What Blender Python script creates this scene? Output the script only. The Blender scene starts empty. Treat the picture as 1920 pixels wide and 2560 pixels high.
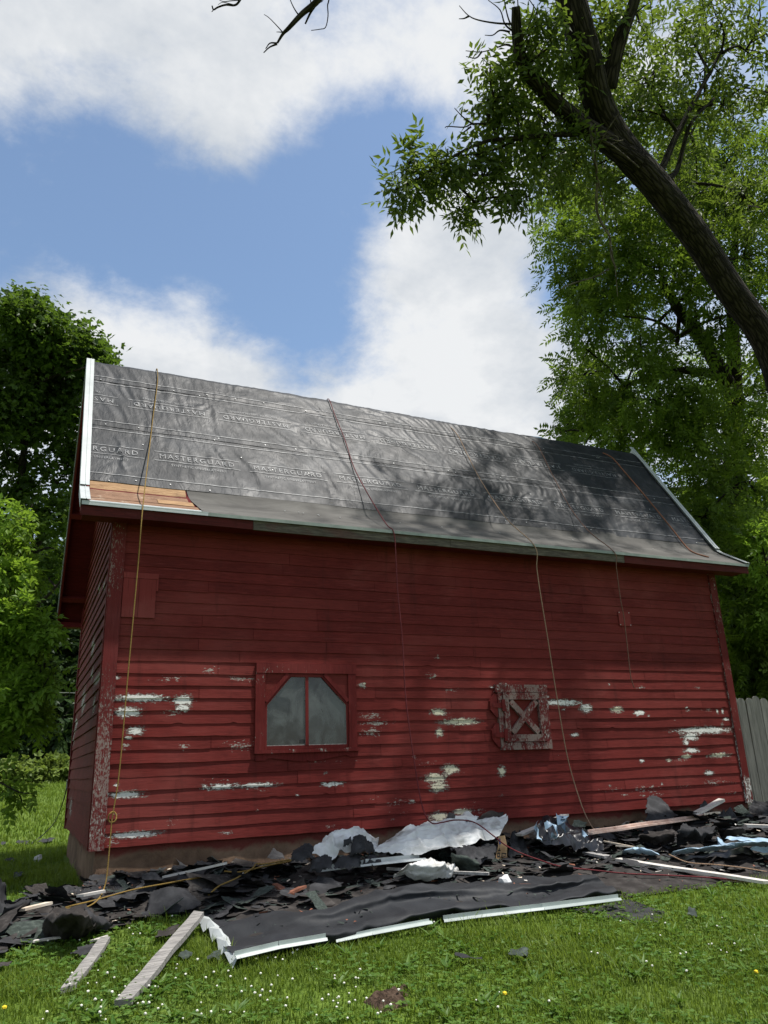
import bpy, bmesh, math, random
import numpy as np
from mathutils import Vector, Matrix, noise as mnoise

random.seed(7)
RNG = np.random.default_rng(7)
scene = bpy.context.scene
COL = scene.collection

# ------------------------------------------------------------------ camera
CAM = np.array([-0.7115, -8.3022, 1.5])
CM = np.array([[0.911020955654815, -0.41078817737877094, -0.03597070590932178],
               [-0.09648306381517238, -0.29715599221887057, 0.9499417533118836],
               [0.4009137522642805, 0.8619462800048769, 0.3103494379423446]])   # right, up, forward
FPX = 1940.87                                                                   # focal length in pixels of a 1920 x 2560 frame
cam = bpy.data.cameras.new('camera')
cam.sensor_fit = 'VERTICAL'
cam.sensor_height = 24.0
cam.lens = 24.0 * FPX / 2560.0
cam.clip_start = 0.05
cam.clip_end = 3000
camo = bpy.data.objects.new('camera', cam)
COL.objects.link(camo)
camo.matrix_world = Matrix(((CM[0][0], CM[1][0], -CM[2][0], CAM[0]), (CM[0][1], CM[1][1], -CM[2][1], CAM[1]),
                            (CM[0][2], CM[1][2], -CM[2][2], CAM[2]), (0, 0, 0, 1)))
scene.camera = camo

def ray(u, v):
    d = np.array([(u - 960) / FPX, -(v - 1280) / FPX, 1.0]) @ CM
    return d / np.linalg.norm(d)
def at(u, v, dist):
    return CAM + ray(u, v) * dist
def on_y(u, v, y=0.0):
    d = ray(u, v)
    return CAM + d * ((y - CAM[1]) / d[1])
def on_x(u, v, x=0.0):
    d = ray(u, v)
    return CAM + d * ((x - CAM[0]) / d[0])

# ------------------------------------------------------------------ light
SUN = np.array([1.5, -1.0, 4.9]); SUN /= np.linalg.norm(SUN)
sl = bpy.data.lights.new('sun', 'SUN')
sl.energy = 4.0
sl.angle = math.radians(1.1)
sl.color = (1.0, 0.96, 0.9)
so = bpy.data.objects.new('sun', sl)
COL.objects.link(so)
so.rotation_euler = Vector(SUN).to_track_quat('Z', 'Y').to_euler()

world = bpy.data.worlds.new('World')
scene.world = world
world.use_nodes = True
wt = world.node_tree
for n in list(wt.nodes):
    wt.nodes.remove(n)
def wn(kind, **kw):
    n = wt.nodes.new(kind)
    for k, v in kw.items():
        if k.startswith('i_'):
            key = k[2:]
            n.inputs[int(key) if key.isdigit() else key].default_value = v
        else:
            setattr(n, k, v)
    return n
def wl(a, b):
    wt.links.new(a, b)
sky = wn('ShaderNodeTexSky', sky_type='NISHITA', sun_disc=False)
sky.sun_elevation = math.asin(SUN[2])
sky.sun_rotation = math.atan2(SUN[0], SUN[1])
sky.air_density = 1.0
sky.dust_density = 0.6
sky.ozone_density = 1.2
tc = wn('ShaderNodeTexCoord')
nz = wn('ShaderNodeVectorMath', operation='NORMALIZE')
wl(tc.outputs['Generated'], nz.inputs[0])
sx = wn('ShaderNodeSeparateXYZ'); wl(nz.outputs[0], sx.inputs[0])
zc = wn('ShaderNodeMath', operation='MAXIMUM'); wl(sx.outputs['Z'], zc.inputs[0]); zc.inputs[1].default_value = 0.0
zo = wn('ShaderNodeMath', operation='ADD'); wl(zc.outputs[0], zo.inputs[0]); zo.inputs[1].default_value = 0.35
dv = wn('ShaderNodeVectorMath', operation='DIVIDE')
wl(nz.outputs[0], dv.inputs[0])
cz = wn('ShaderNodeCombineXYZ')
for i in range(3):
    wl(zo.outputs[0], cz.inputs[i])
wl(cz.outputs[0], dv.inputs[1])
def wnoise(scale, detail, rough, dist, off=(0, 0, 0)):
    mp = wn('ShaderNodeMapping'); wl(dv.outputs[0], mp.inputs['Vector'])
    mp.inputs['Location'].default_value = off
    n = wn('ShaderNodeTexNoise'); n.inputs['Scale'].default_value = scale
    n.inputs['Detail'].default_value = detail; n.inputs['Roughness'].default_value = rough
    n.inputs['Distortion'].default_value = dist
    wl(mp.outputs[0], n.inputs['Vector'])
    return n.outputs['Fac']
def wmath(op, a, b, clamp=False):
    n = wn('ShaderNodeMath', operation=op); n.use_clamp = clamp
    for i, s in enumerate((a, b)):
        if isinstance(s, (int, float)):
            n.inputs[i].default_value = s
        else:
            wl(s, n.inputs[i])
    return n.outputs[0]
n1 = wnoise(2.3, 8.0, 0.62, 0.15, (3.1, 1.7, 0.4))
n2 = wnoise(7.5, 6.0, 0.64, 0.15, (0.3, 5.2, 1.1))
dens = wmath('ADD', wmath('MULTIPLY', n1, 1.25), wmath('MULTIPLY', n2, 1.3))
# clearings and banks of cloud, each a soft patch round one direction of the sky
PATCH = [(-60, 520, 230, -0.26), (720, 470, 190, -0.16), (330, 690, 190, -0.14), (150, 500, 350, -0.34), (520, 540, 320, -0.35), (760, 640, 210, -0.34), (400, 470, 220, -0.25), (820, 930, 120, -0.22),
         (1420, 690, 120, -0.3), (1090, 320, 170, -0.27), (660, 830, 180, -0.28), (130, 250, 130, -0.14), (930, 390, 150, -0.3),
         (330, 120, 320, 0.34), (600, 240, 210, 0.36), (1010, 110, 200, 0.36), (60, 40, 200, 0.2), (560, 330, 120, 0.16), (1240, 240, 150, 0.2), (930, 560, 190, 0.32), (1130, 640, 240, 0.36), (1250, 480, 160, 0.2),
         (160, 800, 200, 0.36), (430, 880, 230, 0.38), (700, 960, 240, 0.34), (1200, 880, 280, 0.36), (60, 330, 120, 0.16), (250, 1080, 240, 0.24), (1000, 1100, 260, 0.24), (1350, 1000, 200, 0.2)]
for (u, v, r, a) in PATCH:
    d0 = ray(u, v); a = a * (0.85 if a > 0 else 1.0)
    dn = wn('ShaderNodeVectorMath', operation='DISTANCE')
    wl(nz.outputs[0], dn.inputs[0]); dn.inputs[1].default_value = d0
    mr = wn('ShaderNodeMapRange', interpolation_type='SMOOTHSTEP')
    wl(dn.outputs['Value'], mr.inputs['Value'])
    mr.inputs['From Min'].default_value = 0.0
    mr.inputs['From Max'].default_value = 1.5 * r / FPX
    mr.inputs['To Min'].default_value = a
    mr.inputs['To Max'].default_value = 0.0
    dens = wmath('ADD', dens, mr.outputs[0])
cm = wn('ShaderNodeMapRange', interpolation_type='SMOOTHSTEP')
wl(dens, cm.inputs['Value'])
cm.inputs['From Min'].default_value = 0.93
cm.inputs['From Max'].default_value = 1.6
n3 = wnoise(4.6, 6.0, 0.6, 0.1, (7.7, 2.2, 3.3))
body = wmath('ADD', wmath('MULTIPLY', n3, 1.5), wmath('MULTIPLY', cm.outputs[0], 0.12))
cr = wn('ShaderNodeValToRGB')
wl(body, cr.inputs[0])
cr.color_ramp.elements[0].position = 0.40; cr.color_ramp.elements[0].color = (5.4, 6.1, 7.0, 1)
cr.color_ramp.elements[1].position = 0.92; cr.color_ramp.elements[1].color = (9.8, 10.0, 10.2, 1)
skg = wn('ShaderNodeMix', data_type='RGBA', blend_type='MULTIPLY')
skg.inputs[0].default_value = 1.0
wl(sky.outputs[0], skg.inputs[6]); skg.inputs[7].default_value = (2.2, 2.2, 2.1, 1)
mx = wn('ShaderNodeMix', data_type='RGBA')
wl(cm.outputs[0], mx.inputs[0]); wl(skg.outputs[2], mx.inputs[6]); wl(cr.outputs[0], mx.inputs[7])
bg = wn('ShaderNodeBackground'); bg.inputs['Strength'].default_value = 0.052
wl(mx.outputs[2], bg.inputs['Color'])
wo = wn('ShaderNodeOutputWorld'); wl(bg.outputs[0], wo.inputs['Surface'])

vs = scene.view_settings
vs.view_transform = 'Standard'
vs.look = 'None'
vs.exposure = 0.75
vs.gamma = 1.0
vs.use_curve_mapping = False
scene.render.engine = 'CYCLES'
scene.cycles.max_bounces = 5
scene.cycles.diffuse_bounces = 3
scene.cycles.glossy_bounces = 2
scene.cycles.transmission_bounces = 4
scene.cycles.transparent_max_bounces = 8

# ------------------------------------------------------------------ helpers
def tag(o, label=None, cat=None, group=None, kind=None):
    if label: o['label'] = label
    if cat: o['category'] = cat
    if group: o['group'] = group
    if kind: o['kind'] = kind
    return o
def empty(name, loc=(0, 0, 0)):
    o = bpy.data.objects.new(name, None)
    o.empty_display_size = 0.2
    o.location = loc
    COL.objects.link(o)
    return o
def mesh_obj(name, verts, faces, mat=None, parent=None, smooth=False, tint=None, peel=None):
    me = bpy.data.meshes.new(name)
    me.from_pydata(verts if isinstance(verts, np.ndarray) else [tuple(v) for v in verts], [], faces)
    if mat is not None:
        for m in (mat if isinstance(mat, (list, tuple)) else [mat]):
            me.materials.append(m)
    if tint is not None:
        a = me.attributes.new('tint', 'FLOAT', 'POINT'); a.data.foreach_set('value', np.asarray(tint, dtype=np.float32))
    if peel is not None:
        a = me.attributes.new('peel', 'FLOAT_COLOR', 'POINT'); a.data.foreach_set('color', np.asarray(peel, dtype=np.float32).ravel())
    if smooth:
        me.polygons.foreach_set('use_smooth', [True] * len(me.polygons))
    me.update()
    o = bpy.data.objects.new(name, me)
    COL.objects.link(o)
    if parent is not None:
        o.parent = parent
        o.matrix_parent_inverse = Matrix.Translation(-Vector(parent.location))
    return o
class MB:
    def __init__(s): s.v = []; s.f = []; s.tc = {}
    def quad(s, a, b, c, d):
        i = len(s.v); s.v += [a, b, c, d]; s.f.append((i, i + 1, i + 2, i + 3))
    def poly(s, pts):
        i = len(s.v); s.v += list(pts); s.f.append(tuple(range(i, i + len(pts))))
    def hexa(s, p):                                   # 8 corners: bottom ring 0-3, top ring 4-7
        i = len(s.v); s.v += [tuple(q) for q in p]
        for f in ((0, 3, 2, 1), (4, 5, 6, 7), (0, 1, 5, 4), (1, 2, 6, 5), (2, 3, 7, 6), (3, 0, 4, 7)):
            s.f.append(tuple(i + k for k in f))
    def box(s, x0, y0, z0, x1, y1, z1):
        s.hexa([(x0, y0, z0), (x1, y0, z0), (x1, y1, z0), (x0, y1, z0), (x0, y0, z1), (x1, y0, z1), (x1, y1, z1), (x0, y1, z1)])
    def prism(s, ring0, ring1):                       # two matching outlines
        n = len(ring0); i = len(s.v); s.v += [tuple(q) for q in ring0] + [tuple(q) for q in ring1]
        s.f.append(tuple(i + k for k in range(n))[::-1]); s.f.append(tuple(i + n + k for k in range(n)))
        for k in range(n):
            l = (k + 1) % n
            s.f.append((i + k, i + l, i + n + l, i + n + k))
    def bar(s, a, b, w, h, up=(0, 0, 1)):             # rectangular bar between two points
        a = Vector(a); b = Vector(b); d = (b - a).normalized(); sd = d.cross(Vector(up)).normalized(); u = sd.cross(d)
        r = [(-w / 2, -h / 2), (w / 2, -h / 2), (w / 2, h / 2), (-w / 2, h / 2)]
        s.prism([a + sd * x + u * y for x, y in r], [b + sd * x + u * y for x, y in r])
    def tube(s, pts, rad, n=6):
        pts = [Vector(p) for p in pts]
        if not isinstance(rad, (list, tuple, np.ndarray)): rad = [rad] * len(pts)
        base = len(s.v); prev = None; run = 0.0; off = random.uniform(0, 40)
        for k, p in enumerate(pts):
            d = (pts[min(k + 1, len(pts) - 1)] - pts[max(k - 1, 0)])
            if d.length < 1e-6: d = Vector((0, 0, 1))
            d.normalize()
            if prev is None:
                prev = d.orthogonal().normalized()
            prev = (prev - d * prev.dot(d))
            if prev.length < 1e-5: prev = d.orthogonal()
            prev.normalize(); q = d.cross(prev)
            if k: run += (p - pts[k - 1]).length
            for j in range(n):
                a = 2 * math.pi * j / n
                s.tc[len(s.v)] = (math.cos(a) * rad[k] + off, math.sin(a) * rad[k], run)
                s.v.append(tuple(p + (prev * math.cos(a) + q * math.sin(a)) * rad[k]))
        for k in range(len(pts) - 1):
            for j in range(n):
                l = (j + 1) % n
                s.f.append((base + k * n + j, base + k * n + l, base + (k + 1) * n + l, base + (k + 1) * n + j))
        s.f.append(tuple(base + j for j in range(n))[::-1])
        s.f.append(tuple(base + (len(pts) - 1) * n + j for j in range(n)))
    def build(s, name, mat, parent=None, smooth=False):
        o = mesh_obj(name, s.v, s.f, mat, parent, smooth)
        if s.tc:
            a = o.data.attributes.new('bark', 'FLOAT_VECTOR', 'POINT'); z = np.zeros((len(s.v), 3), dtype=np.float32)
            for k, q in s.tc.items(): z[k] = q
            a.data.foreach_set('vector', z.ravel())
        return o
def spline(pts, n):                                   # Catmull-Rom through points
    P = [Vector(p) for p in pts]
    P = [P[0] * 2 - P[1]] + P + [P[-1] * 2 - P[-2]]
    out = []
    for i in range(1, len(P) - 2):
        for k in range(n):
            t = k / n
            a, b, c, d = P[i - 1], P[i], P[i + 1], P[i + 2]
            out.append(0.5 * ((2 * b) + (c - a) * t + (2 * a - 5 * b + 4 * c - d) * t * t + (3 * b - a - 3 * c + d) * t ** 3))
    out.append(P[-2])
    return out
# smooth value noise on arrays, -1..1
_H = RNG.random((64, 64, 64)) * 2 - 1
def vnoise(x, y, z=0.0):
    x = np.asarray(x, float); y = np.asarray(y, float); z = np.asarray(z, float) + 0 * x
    xi = np.floor(x).astype(int); yi = np.floor(y).astype(int); zi = np.floor(z).astype(int)
    fx = x - xi; fy = y - yi; fz = z - zi
    fx = fx * fx * (3 - 2 * fx); fy = fy * fy * (3 - 2 * fy); fz = fz * fz * (3 - 2 * fz)
    def h(a, b, c): return _H[(xi + a) % 64, (yi + b) % 64, (zi + c) % 64]
    r = 0
    for a in (0, 1):
        for b in (0, 1):
            for c in (0, 1):
                r = r + h(a, b, c) * (fx if a else 1 - fx) * (fy if b else 1 - fy) * (fz if c else 1 - fz)
    return r
def fbm(x, y, z=0.0, o=3):
    r = 0; a = 1.0; s = 1.0
    for k in range(o):
        r = r + a * vnoise(np.asarray(x) * s + 7.3 * k, np.asarray(y) * s + 3.1 * k, np.asarray(z) * s); a *= 0.5; s *= 2.03
    return r
def grid_faces(nu, nv, off=0):                        # nu x nv vertices, row-major in v
    i = np.arange(nu - 1); j = np.arange(nv - 1)
    I, J = np.meshgrid(i, j)
    a = (J * nu + I).ravel() + off
    return np.stack([a, a + 1, a + nu + 1, a + nu], 1)
def in_poly(px, py, poly):
    px = np.asarray(px); py = np.asarray(py); ins = np.zeros(px.shape, bool); n = len(poly); j = n - 1
    for i in range(n):
        xi, yi = poly[i][0], poly[i][1]; xj, yj = poly[j][0], poly[j][1]
        c = ((yi > py) != (yj > py)) & (px < (xj - xi) * (py - yi) / (yj - yi + 1e-12) + xi)
        ins ^= c; j = i
    return ins

# ------------------------------------------------------------------ ground shape
def ground(x, y):
    x = np.asarray(x, float); y = np.asarray(y, float)
    t = np.clip((y + 8.3) / 8.3, 0, 1); t = t * t * (3 - 2 * t) * 0.35 + t * 0.65
    g = 0.47 * t + 0.013 * np.clip(x, 0, 14) * t
    b = np.clip(y - 3, 0, 34)
    g = g + 0.036 * b * b / (b + 4.0)
    g = g + 0.02 * fbm(x * 0.45, y * 0.45, 2.0, 2) + 0.012 * fbm(x * 1.7, y * 1.7, 5.0, 2)
    return g
def gz(x, y): return float(ground(x, y))
def hit(u, v, fn, smax=400.0):
    """first point of a pixel's line of sight that is below fn(x, y)"""
    d = ray(u, v); s = np.concatenate([np.arange(2.0, 30, 0.05), np.geomspace(30, smax, 120)]); p = CAM + s[:, None] * d
    below = p[:, 2] < fn(p[:, 0], p[:, 1])
    k = int(np.argmax(below)) if below.any() else len(s) - 1
    lo, hi = s[max(k - 1, 0)], s[k]
    ss = np.linspace(lo, hi, 24); p = CAM + ss[:, None] * d; below = p[:, 2] < fn(p[:, 0], p[:, 1])
    j = int(np.argmax(below)) if below.any() else 23
    return CAM + d * ss[j]
def on_ground(u, v, h=0.0):
    return hit(u, v, lambda x, y: ground(x, y) + h)

# ------------------------------------------------------------------ materials
class NT:
    def __init__(s, name):
        s.m = bpy.data.materials.new(name); s.m.use_nodes = True; s.t = s.m.node_tree
        s.b = s.t.nodes['Principled BSDF']; s.out = s.t.nodes['Material Output']
        s.tc = s.t.nodes.new('ShaderNodeTexCoord')
    def node(s, kind, **kw):
        n = s.t.nodes.new(kind)
        for k, v in kw.items(): setattr(n, k, v)
        return n
    def link(s, a, b): s.t.links.new(a, b)
    def coords(s, scale=(1, 1, 1), loc=(0, 0, 0), rot=(0, 0, 0), src='Object'):
        mp = s.node('ShaderNodeMapping'); s.link(s.tc.outputs[src], mp.inputs['Vector'])
        mp.inputs['Scale'].default_value = scale; mp.inputs['Location'].default_value = loc; mp.inputs['Rotation'].default_value = rot
        return mp.outputs[0]
    def noise(s, scale, detail=4, rough=0.55, dist=0.0, co=None, stretch=(1, 1, 1), loc=(0, 0, 0)):
        n = s.node('ShaderNodeTexNoise'); n.inputs['Scale'].default_value = scale; n.inputs['Detail'].default_value = detail
        n.inputs['Roughness'].default_value = rough; n.inputs['Distortion'].default_value = dist
        s.link(co if co is not None else s.coords(stretch, loc), n.inputs['Vector'])
        return n.outputs['Fac']
    def ramp(s, fac, stops):
        n = s.node('ShaderNodeValToRGB'); s.link(fac, n.inputs[0]); e = n.color_ramp.elements
        while len(e) < len(stops): e.new(0.5)
        for k, (p, c) in enumerate(stops):
            e[k].position = p; e[k].color = (c[0], c[1], c[2], 1) if isinstance(c, (tuple, list)) else (c, c, c, 1)
        return n.outputs[0]
    def mix(s, fac, a, b, blend='MIX'):
        n = s.node('ShaderNodeMix', data_type='RGBA', blend_type=blend)
        for i, q in ((0, fac), (6, a), (7, b)):
            if isinstance(q, (int, float)): n.inputs[i].default_value = q
            elif isinstance(q, (tuple, list)): n.inputs[i].default_value = (q[0], q[1], q[2], 1)
            else: s.link(q, n.inputs[i])
        return n.outputs[2]
    def math(s, op, a, b=0.0, clamp=False):
        n = s.node('ShaderNodeMath', operation=op); n.use_clamp = clamp
        for i, q in enumerate((a, b)):
            if isinstance(q, (int, float)): n.inputs[i].default_value = q
            else: s.link(q, n.inputs[i])
        return n.outputs[0]
    def rng(s, v, a, b, c=0.0, d=1.0, smooth=True):
        n = s.node('ShaderNodeMapRange', interpolation_type='SMOOTHSTEP' if smooth else 'LINEAR')
        s.link(v, n.inputs['Value'])
        for k, q in (('From Min', a), ('From Max', b), ('To Min', c), ('To Max', d)): n.inputs[k].default_value = q
        return n.outputs[0]
    def attr(s, name, out='Fac'):
        n = s.node('ShaderNodeAttribute'); n.attribute_name = name
        return n.outputs[out]
    def objrand(s):
        return s.node('ShaderNodeObjectInfo').outputs['Random']
    def bump(s, h, strength=0.3, dist=0.01):
        n = s.node('ShaderNodeBump'); n.inputs['Strength'].default_value = strength; n.inputs['Distance'].default_value = dist
        s.link(h, n.inputs['Height']); s.link(n.outputs[0], s.b.inputs['Normal'])
    def set(s, color=None, rough=None, spec=None, metal=None):
        for key, q in (('Base Color', color), ('Roughness', rough), ('Specular IOR Level', spec), ('Metallic', metal)):
            if q is None: continue
            if isinstance(q, (int, float)): s.b.inputs[key].default_value = q
            elif isinstance(q, (tuple, list)): s.b.inputs[key].default_value = (q[0], q[1], q[2], 1)
            else: s.link(q, s.b.inputs[key])
        return s.m
M = {}
def wood_paint(name, axis, soft=1.0, red=(0.132, 0.0195, 0.0165), red2=(0.078, 0.011, 0.0095), fine=1.0, general=0.0):
    t = NT(name)
    st = {'x': (0.9, 9, 9), 'y': (9, 0.9, 9), 'z': (9, 9, 0.9)}[axis]
    st2 = {'x': (2.2, 26, 26), 'y': (26, 2.2, 26), 'z': (26, 26, 2.2)}[axis]
    grain = t.noise(9, 5, 0.65, 0.4, stretch=st)
    blot = t.noise(1.3, 4, 0.6)
    c = t.mix(t.rng(grain, 0.3, 0.72), red2, red)
    c = t.mix(t.math('MULTIPLY', t.rng(blot, 0.35, 0.7), 0.45), c, tuple(v * 1.35 for v in red))
    orr = t.objrand()
    c = t.mix(t.math('MULTIPLY', t.rng(orr, 0.55, 1.0), 0.3), c, tuple(v * 0.5 for v in red))
    c = t.mix(t.math('MULTIPLY', t.rng(orr, 0.4, 0.0), 0.28), c, (red[0] * 1.25, red[1] * 1.7, red[2] * 1.7))
    fade = t.noise(0.8, 5, 0.62, 0.4, stretch=(1, 1, 1.6), loc=(2, 7, 4)); run = t.noise(2.4, 5, 0.65, 0.2, stretch=(3.2, 3.2, 0.35), loc=(1, 1, 1))
    c = t.mix(t.math('MULTIPLY', t.rng(fade, 0.48, 0.7), 0.38), c, (red[0] * 1.5, red[1] * 2.6, red[2] * 2.6))
    c = t.mix(t.math('MULTIPLY', t.rng(run, 0.56, 0.74), 0.5), c, (red[0] * 0.4, red[1] * 0.6, red[2] * 0.6))
    # flaked paint: the 'peel' attribute says how far each kind of wear has gone, noise gives its edge
    st3 = {'x': (2.2, 9, 9), 'y': (9, 2.2, 9), 'z': (9, 9, 2.2)}[axis]
    e1 = t.noise(8 * fine, 7, 0.72, 0.8, stretch=st3)
    e2 = t.noise(30 * fine, 4, 0.6, 0.2)
    e = t.math('ADD', t.math('MULTIPLY', e1, 0.75), t.math('MULTIPLY', e2, 0.35))
    sp = t.node('ShaderNodeSeparateColor'); t.link(t.attr('peel', 'Color'), sp.inputs[0])
    grit = t.noise(60, 3, 0.6)
    def mask(ch, lo=0.6, w=0.07):
        v = t.math('ADD', ch, t.math('MULTIPLY', t.math('SUBTRACT', e, 0.55), 3.4))
        return t.math('MULTIPLY', t.math('MULTIPLY', t.rng(v, lo, lo + w), soft), t.rng(ch, 0.02, 0.1))
    gen = t.rng(t.noise(14, 6, 0.75, 0.3, stretch=(1, 1, 3) if axis != 'z' else (3, 3, 1), loc=(5, 5, 5)), 0.735 - general, 0.775 - general)
    grey = t.mix(grit, (0.16, 0.15, 0.13), (0.36, 0.34, 0.3))
    white = t.mix(grit, (0.42, 0.41, 0.38), (0.7, 0.69, 0.65))
    cream = t.mix(grit, (0.38, 0.35, 0.25), (0.62, 0.58, 0.44))
    streak = t.noise(5, 6, 0.7, 0.3, stretch={'x': (0.5, 16, 16), 'y': (16, 0.5, 16), 'z': (16, 16, 0.5)}[axis], loc=(3, 1, 8))
    c = t.mix(t.math('MULTIPLY', t.rng(streak, 0.56, 0.74), 0.5), c, tuple(min(1, v * 1.5 + 0.03) for v in red))
    c = t.mix(t.math('MULTIPLY', t.rng(streak, 0.44, 0.3), 0.7), c, tuple(v * 0.42 for v in red2))
    c = t.mix(t.math('MULTIPLY', gen, 0.7), c, grey)
    anyw = t.math('MAXIMUM', sp.outputs[0], sp.outputs[1])
    c = t.mix(mask(anyw, 0.3, 0.12), c, t.mix(grit, (0.05, 0.035, 0.03), (0.2, 0.17, 0.15)))
    c = t.mix(mask(sp.outputs[2]), c, grey)
    c = t.mix(mask(sp.outputs[1]), c, cream)
    c = t.mix(mask(sp.outputs[0]), c, white)
    t.bump(t.math('ADD', grain, t.math('MULTIPLY', e, 0.6)), 0.35, 0.004)
    t.set(c, 0.75, 0.1)
    return t.m
M['red_x'] = wood_paint('red_barn_paint', 'x')
M['red_y'] = wood_paint('red_barn_paint_gable', 'y')
M['red_z'] = wood_paint('red_trim_paint', 'z', red=(0.115, 0.0155, 0.014), red2=(0.075, 0.0095, 0.009))
M['red_flake'] = wood_paint('flaked_trim_paint', 'z', soft=0.5, red=(0.11, 0.017, 0.016), red2=(0.07, 0.01, 0.01), fine=1.2, general=0.0)
M['fresh_red'] = wood_paint('fresh_red_patch_paint', 'z', red=(0.165, 0.028, 0.025), red2=(0.15, 0.024, 0.022), general=-0.2)
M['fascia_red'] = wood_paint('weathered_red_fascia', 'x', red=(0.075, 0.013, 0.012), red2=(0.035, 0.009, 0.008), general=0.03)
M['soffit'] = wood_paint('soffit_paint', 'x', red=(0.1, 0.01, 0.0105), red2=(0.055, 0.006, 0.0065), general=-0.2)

def simple(name, stops, scale=6, rough=0.7, spec=0.3, stretch=(1, 1, 1), bump=0.2, bd=0.01, detail=5, metal=0.0, rnd=0.0):
    t = NT(name)
    n = t.noise(scale, detail, 0.6, 0.2, stretch=stretch)
    c = t.ramp(n, stops)
    if rnd:
        c = t.mix(t.math('MULTIPLY', t.objrand(), rnd), c, stops[0][1])
    if bump: t.bump(n, bump, bd)
    t.set(c, rough, spec, metal)
    M[name] = t.m
    return t.m
simple('white_metal', [(0.3, (0.32, 0.345, 0.345)), (0.7, (0.43, 0.455, 0.45))], 5, 0.42, 0.5, bump=0.05)
simple('pale_green_metal', [(0.3, (0.24, 0.275, 0.26)), (0.7, (0.34, 0.385, 0.365))], 5, 0.4, 0.5, bump=0.05)
simple('eave_metal', [(0.3, (0.13, 0.155, 0.135)), (0.7, (0.23, 0.265, 0.235))], 5, 0.45, 0.4, bump=0.05)
simple('grey_wood', [(0.25, (0.13, 0.125, 0.12)), (0.5, (0.3, 0.29, 0.275)), (0.8, (0.46, 0.44, 0.41))], 5, 0.85, 0.2, stretch=(6, 6, 6), bump=0.5)
simple('bare_wood', [(0.25, (0.45, 0.36, 0.27)), (0.55, (0.62, 0.53, 0.42)), (0.8, (0.72, 0.65, 0.55))], 8, 0.75, 0.2, bump=0.4)
simple('white_wood', [(0.25, (0.36, 0.33, 0.28)), (0.5, (0.5, 0.47, 0.43)), (0.8, (0.6, 0.58, 0.55))], 9, 0.7, 0.3, bump=0.3)
simple('pink_wood', [(0.25, (0.3, 0.17, 0.13)), (0.5, (0.5, 0.36, 0.3)), (0.8, (0.62, 0.52, 0.46))], 9, 0.8, 0.2, bump=0.3)
simple('rust_wood', [(0.25, (0.09, 0.035, 0.02)), (0.7, (0.26, 0.11, 0.07))], 12, 0.85, 0.2, bump=0.4)
simple('fence_wood', [(0.25, (0.1, 0.1, 0.09)), (0.5, (0.19, 0.185, 0.17)), (0.8, (0.3, 0.29, 0.265))], 4, 0.9, 0.15, stretch=(9, 9, 0.7), bump=0.6, rnd=0.5)
simple('felt', [(0.25, (0.013, 0.013, 0.0145)), (0.5, (0.027, 0.027, 0.029)), (0.75, (0.06, 0.06, 0.063))], 7, 0.85, 0.2, bump=0.5, bd=0.008, rnd=0.3)  # paler greys put the sky's reflection on the scrap faces into the colour
simple('felt_brown', [(0.25, (0.017, 0.015, 0.014)), (0.5, (0.033, 0.029, 0.027)), (0.75, (0.075, 0.068, 0.063))], 9, 0.9, 0.15, bump=0.6, bd=0.01, rnd=0.3)
simple('felt_green', [(0.25, (0.016, 0.021, 0.018)), (0.5, (0.036, 0.046, 0.04)), (0.8, (0.085, 0.105, 0.09))], 22, 0.9, 0.2, bump=0.7, bd=0.008, rnd=0.3)
simple('white_tarp', [(0.3, (0.24, 0.23, 0.205)), (0.44, (0.5, 0.5, 0.485)), (0.75, (0.64, 0.65, 0.65))], 4, 0.55, 0.3, bump=0.8, bd=0.03)
simple('blue_film', [(0.3, (0.2, 0.29, 0.38)), (0.7, (0.36, 0.5, 0.62))], 9, 0.42, 0.5, bump=0.4)
simple('black_film', [(0.3, (0.008, 0.008, 0.01)), (0.7, (0.02, 0.02, 0.024))], 6, 0.32, 0.5, bump=0.4)
simple('cardboard', [(0.3, (0.36, 0.22, 0.11)), (0.7, (0.52, 0.35, 0.19))], 10, 0.8, 0.2, bump=0.1)
simple('black_ink', [(0.3, 0.012), (0.7, 0.03)], 10, 0.6, 0.3, bump=0)
simple('blue_ink', [(0.3, (0.03, 0.035, 0.1)), (0.7, (0.05, 0.06, 0.15))], 10, 0.6, 0.3, bump=0)
simple('yellow_rope', [(0.3, (0.11, 0.07, 0.018)), (0.6, (0.24, 0.155, 0.04))], 160, 0.8, 0.2, bump=0.8)
simple('red_rope', [(0.3, (0.05, 0.008, 0.01)), (0.6, (0.14, 0.016, 0.02))], 160, 0.7, 0.3, bump=0.8)
simple('brown_rope', [(0.3, (0.14, 0.08, 0.05)), (0.6, (0.34, 0.23, 0.15))], 160, 0.8, 0.2, bump=0.8)
simple('dark_brown_rope', [(0.3, (0.05, 0.025, 0.018)), (0.6, (0.15, 0.08, 0.055))], 160, 0.8, 0.2, bump=0.8)
simple('rust_rope', [(0.3, (0.09, 0.035, 0.02)), (0.6, (0.23, 0.1, 0.055))], 160, 0.8, 0.2, bump=0.8)
simple('cable', [(0.3, 0.03), (0.7, 0.06)], 30, 0.5, 0.4, bump=0)
simple('dirt', [(0.25, (0.02, 0.013, 0.009)), (0.5, (0.06, 0.04, 0.028)), (0.8, (0.13, 0.09, 0.065))], 34, 0.95, 0.1, bump=1.0, bd=0.02)
simple('nail_cap', [(0.3, 0.3), (0.7, 0.45)], 10, 0.4, 0.5, bump=0)
simple('orange_plastic', [(0.3, (0.55, 0.24, 0.05)), (0.7, (0.65, 0.3, 0.08))], 10, 0.45, 0.5, bump=0)
simple('blue_plastic', [(0.3, (0.03, 0.05, 0.3)), (0.7, (0.05, 0.08, 0.4))], 10, 0.45, 0.5, bump=0)
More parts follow.
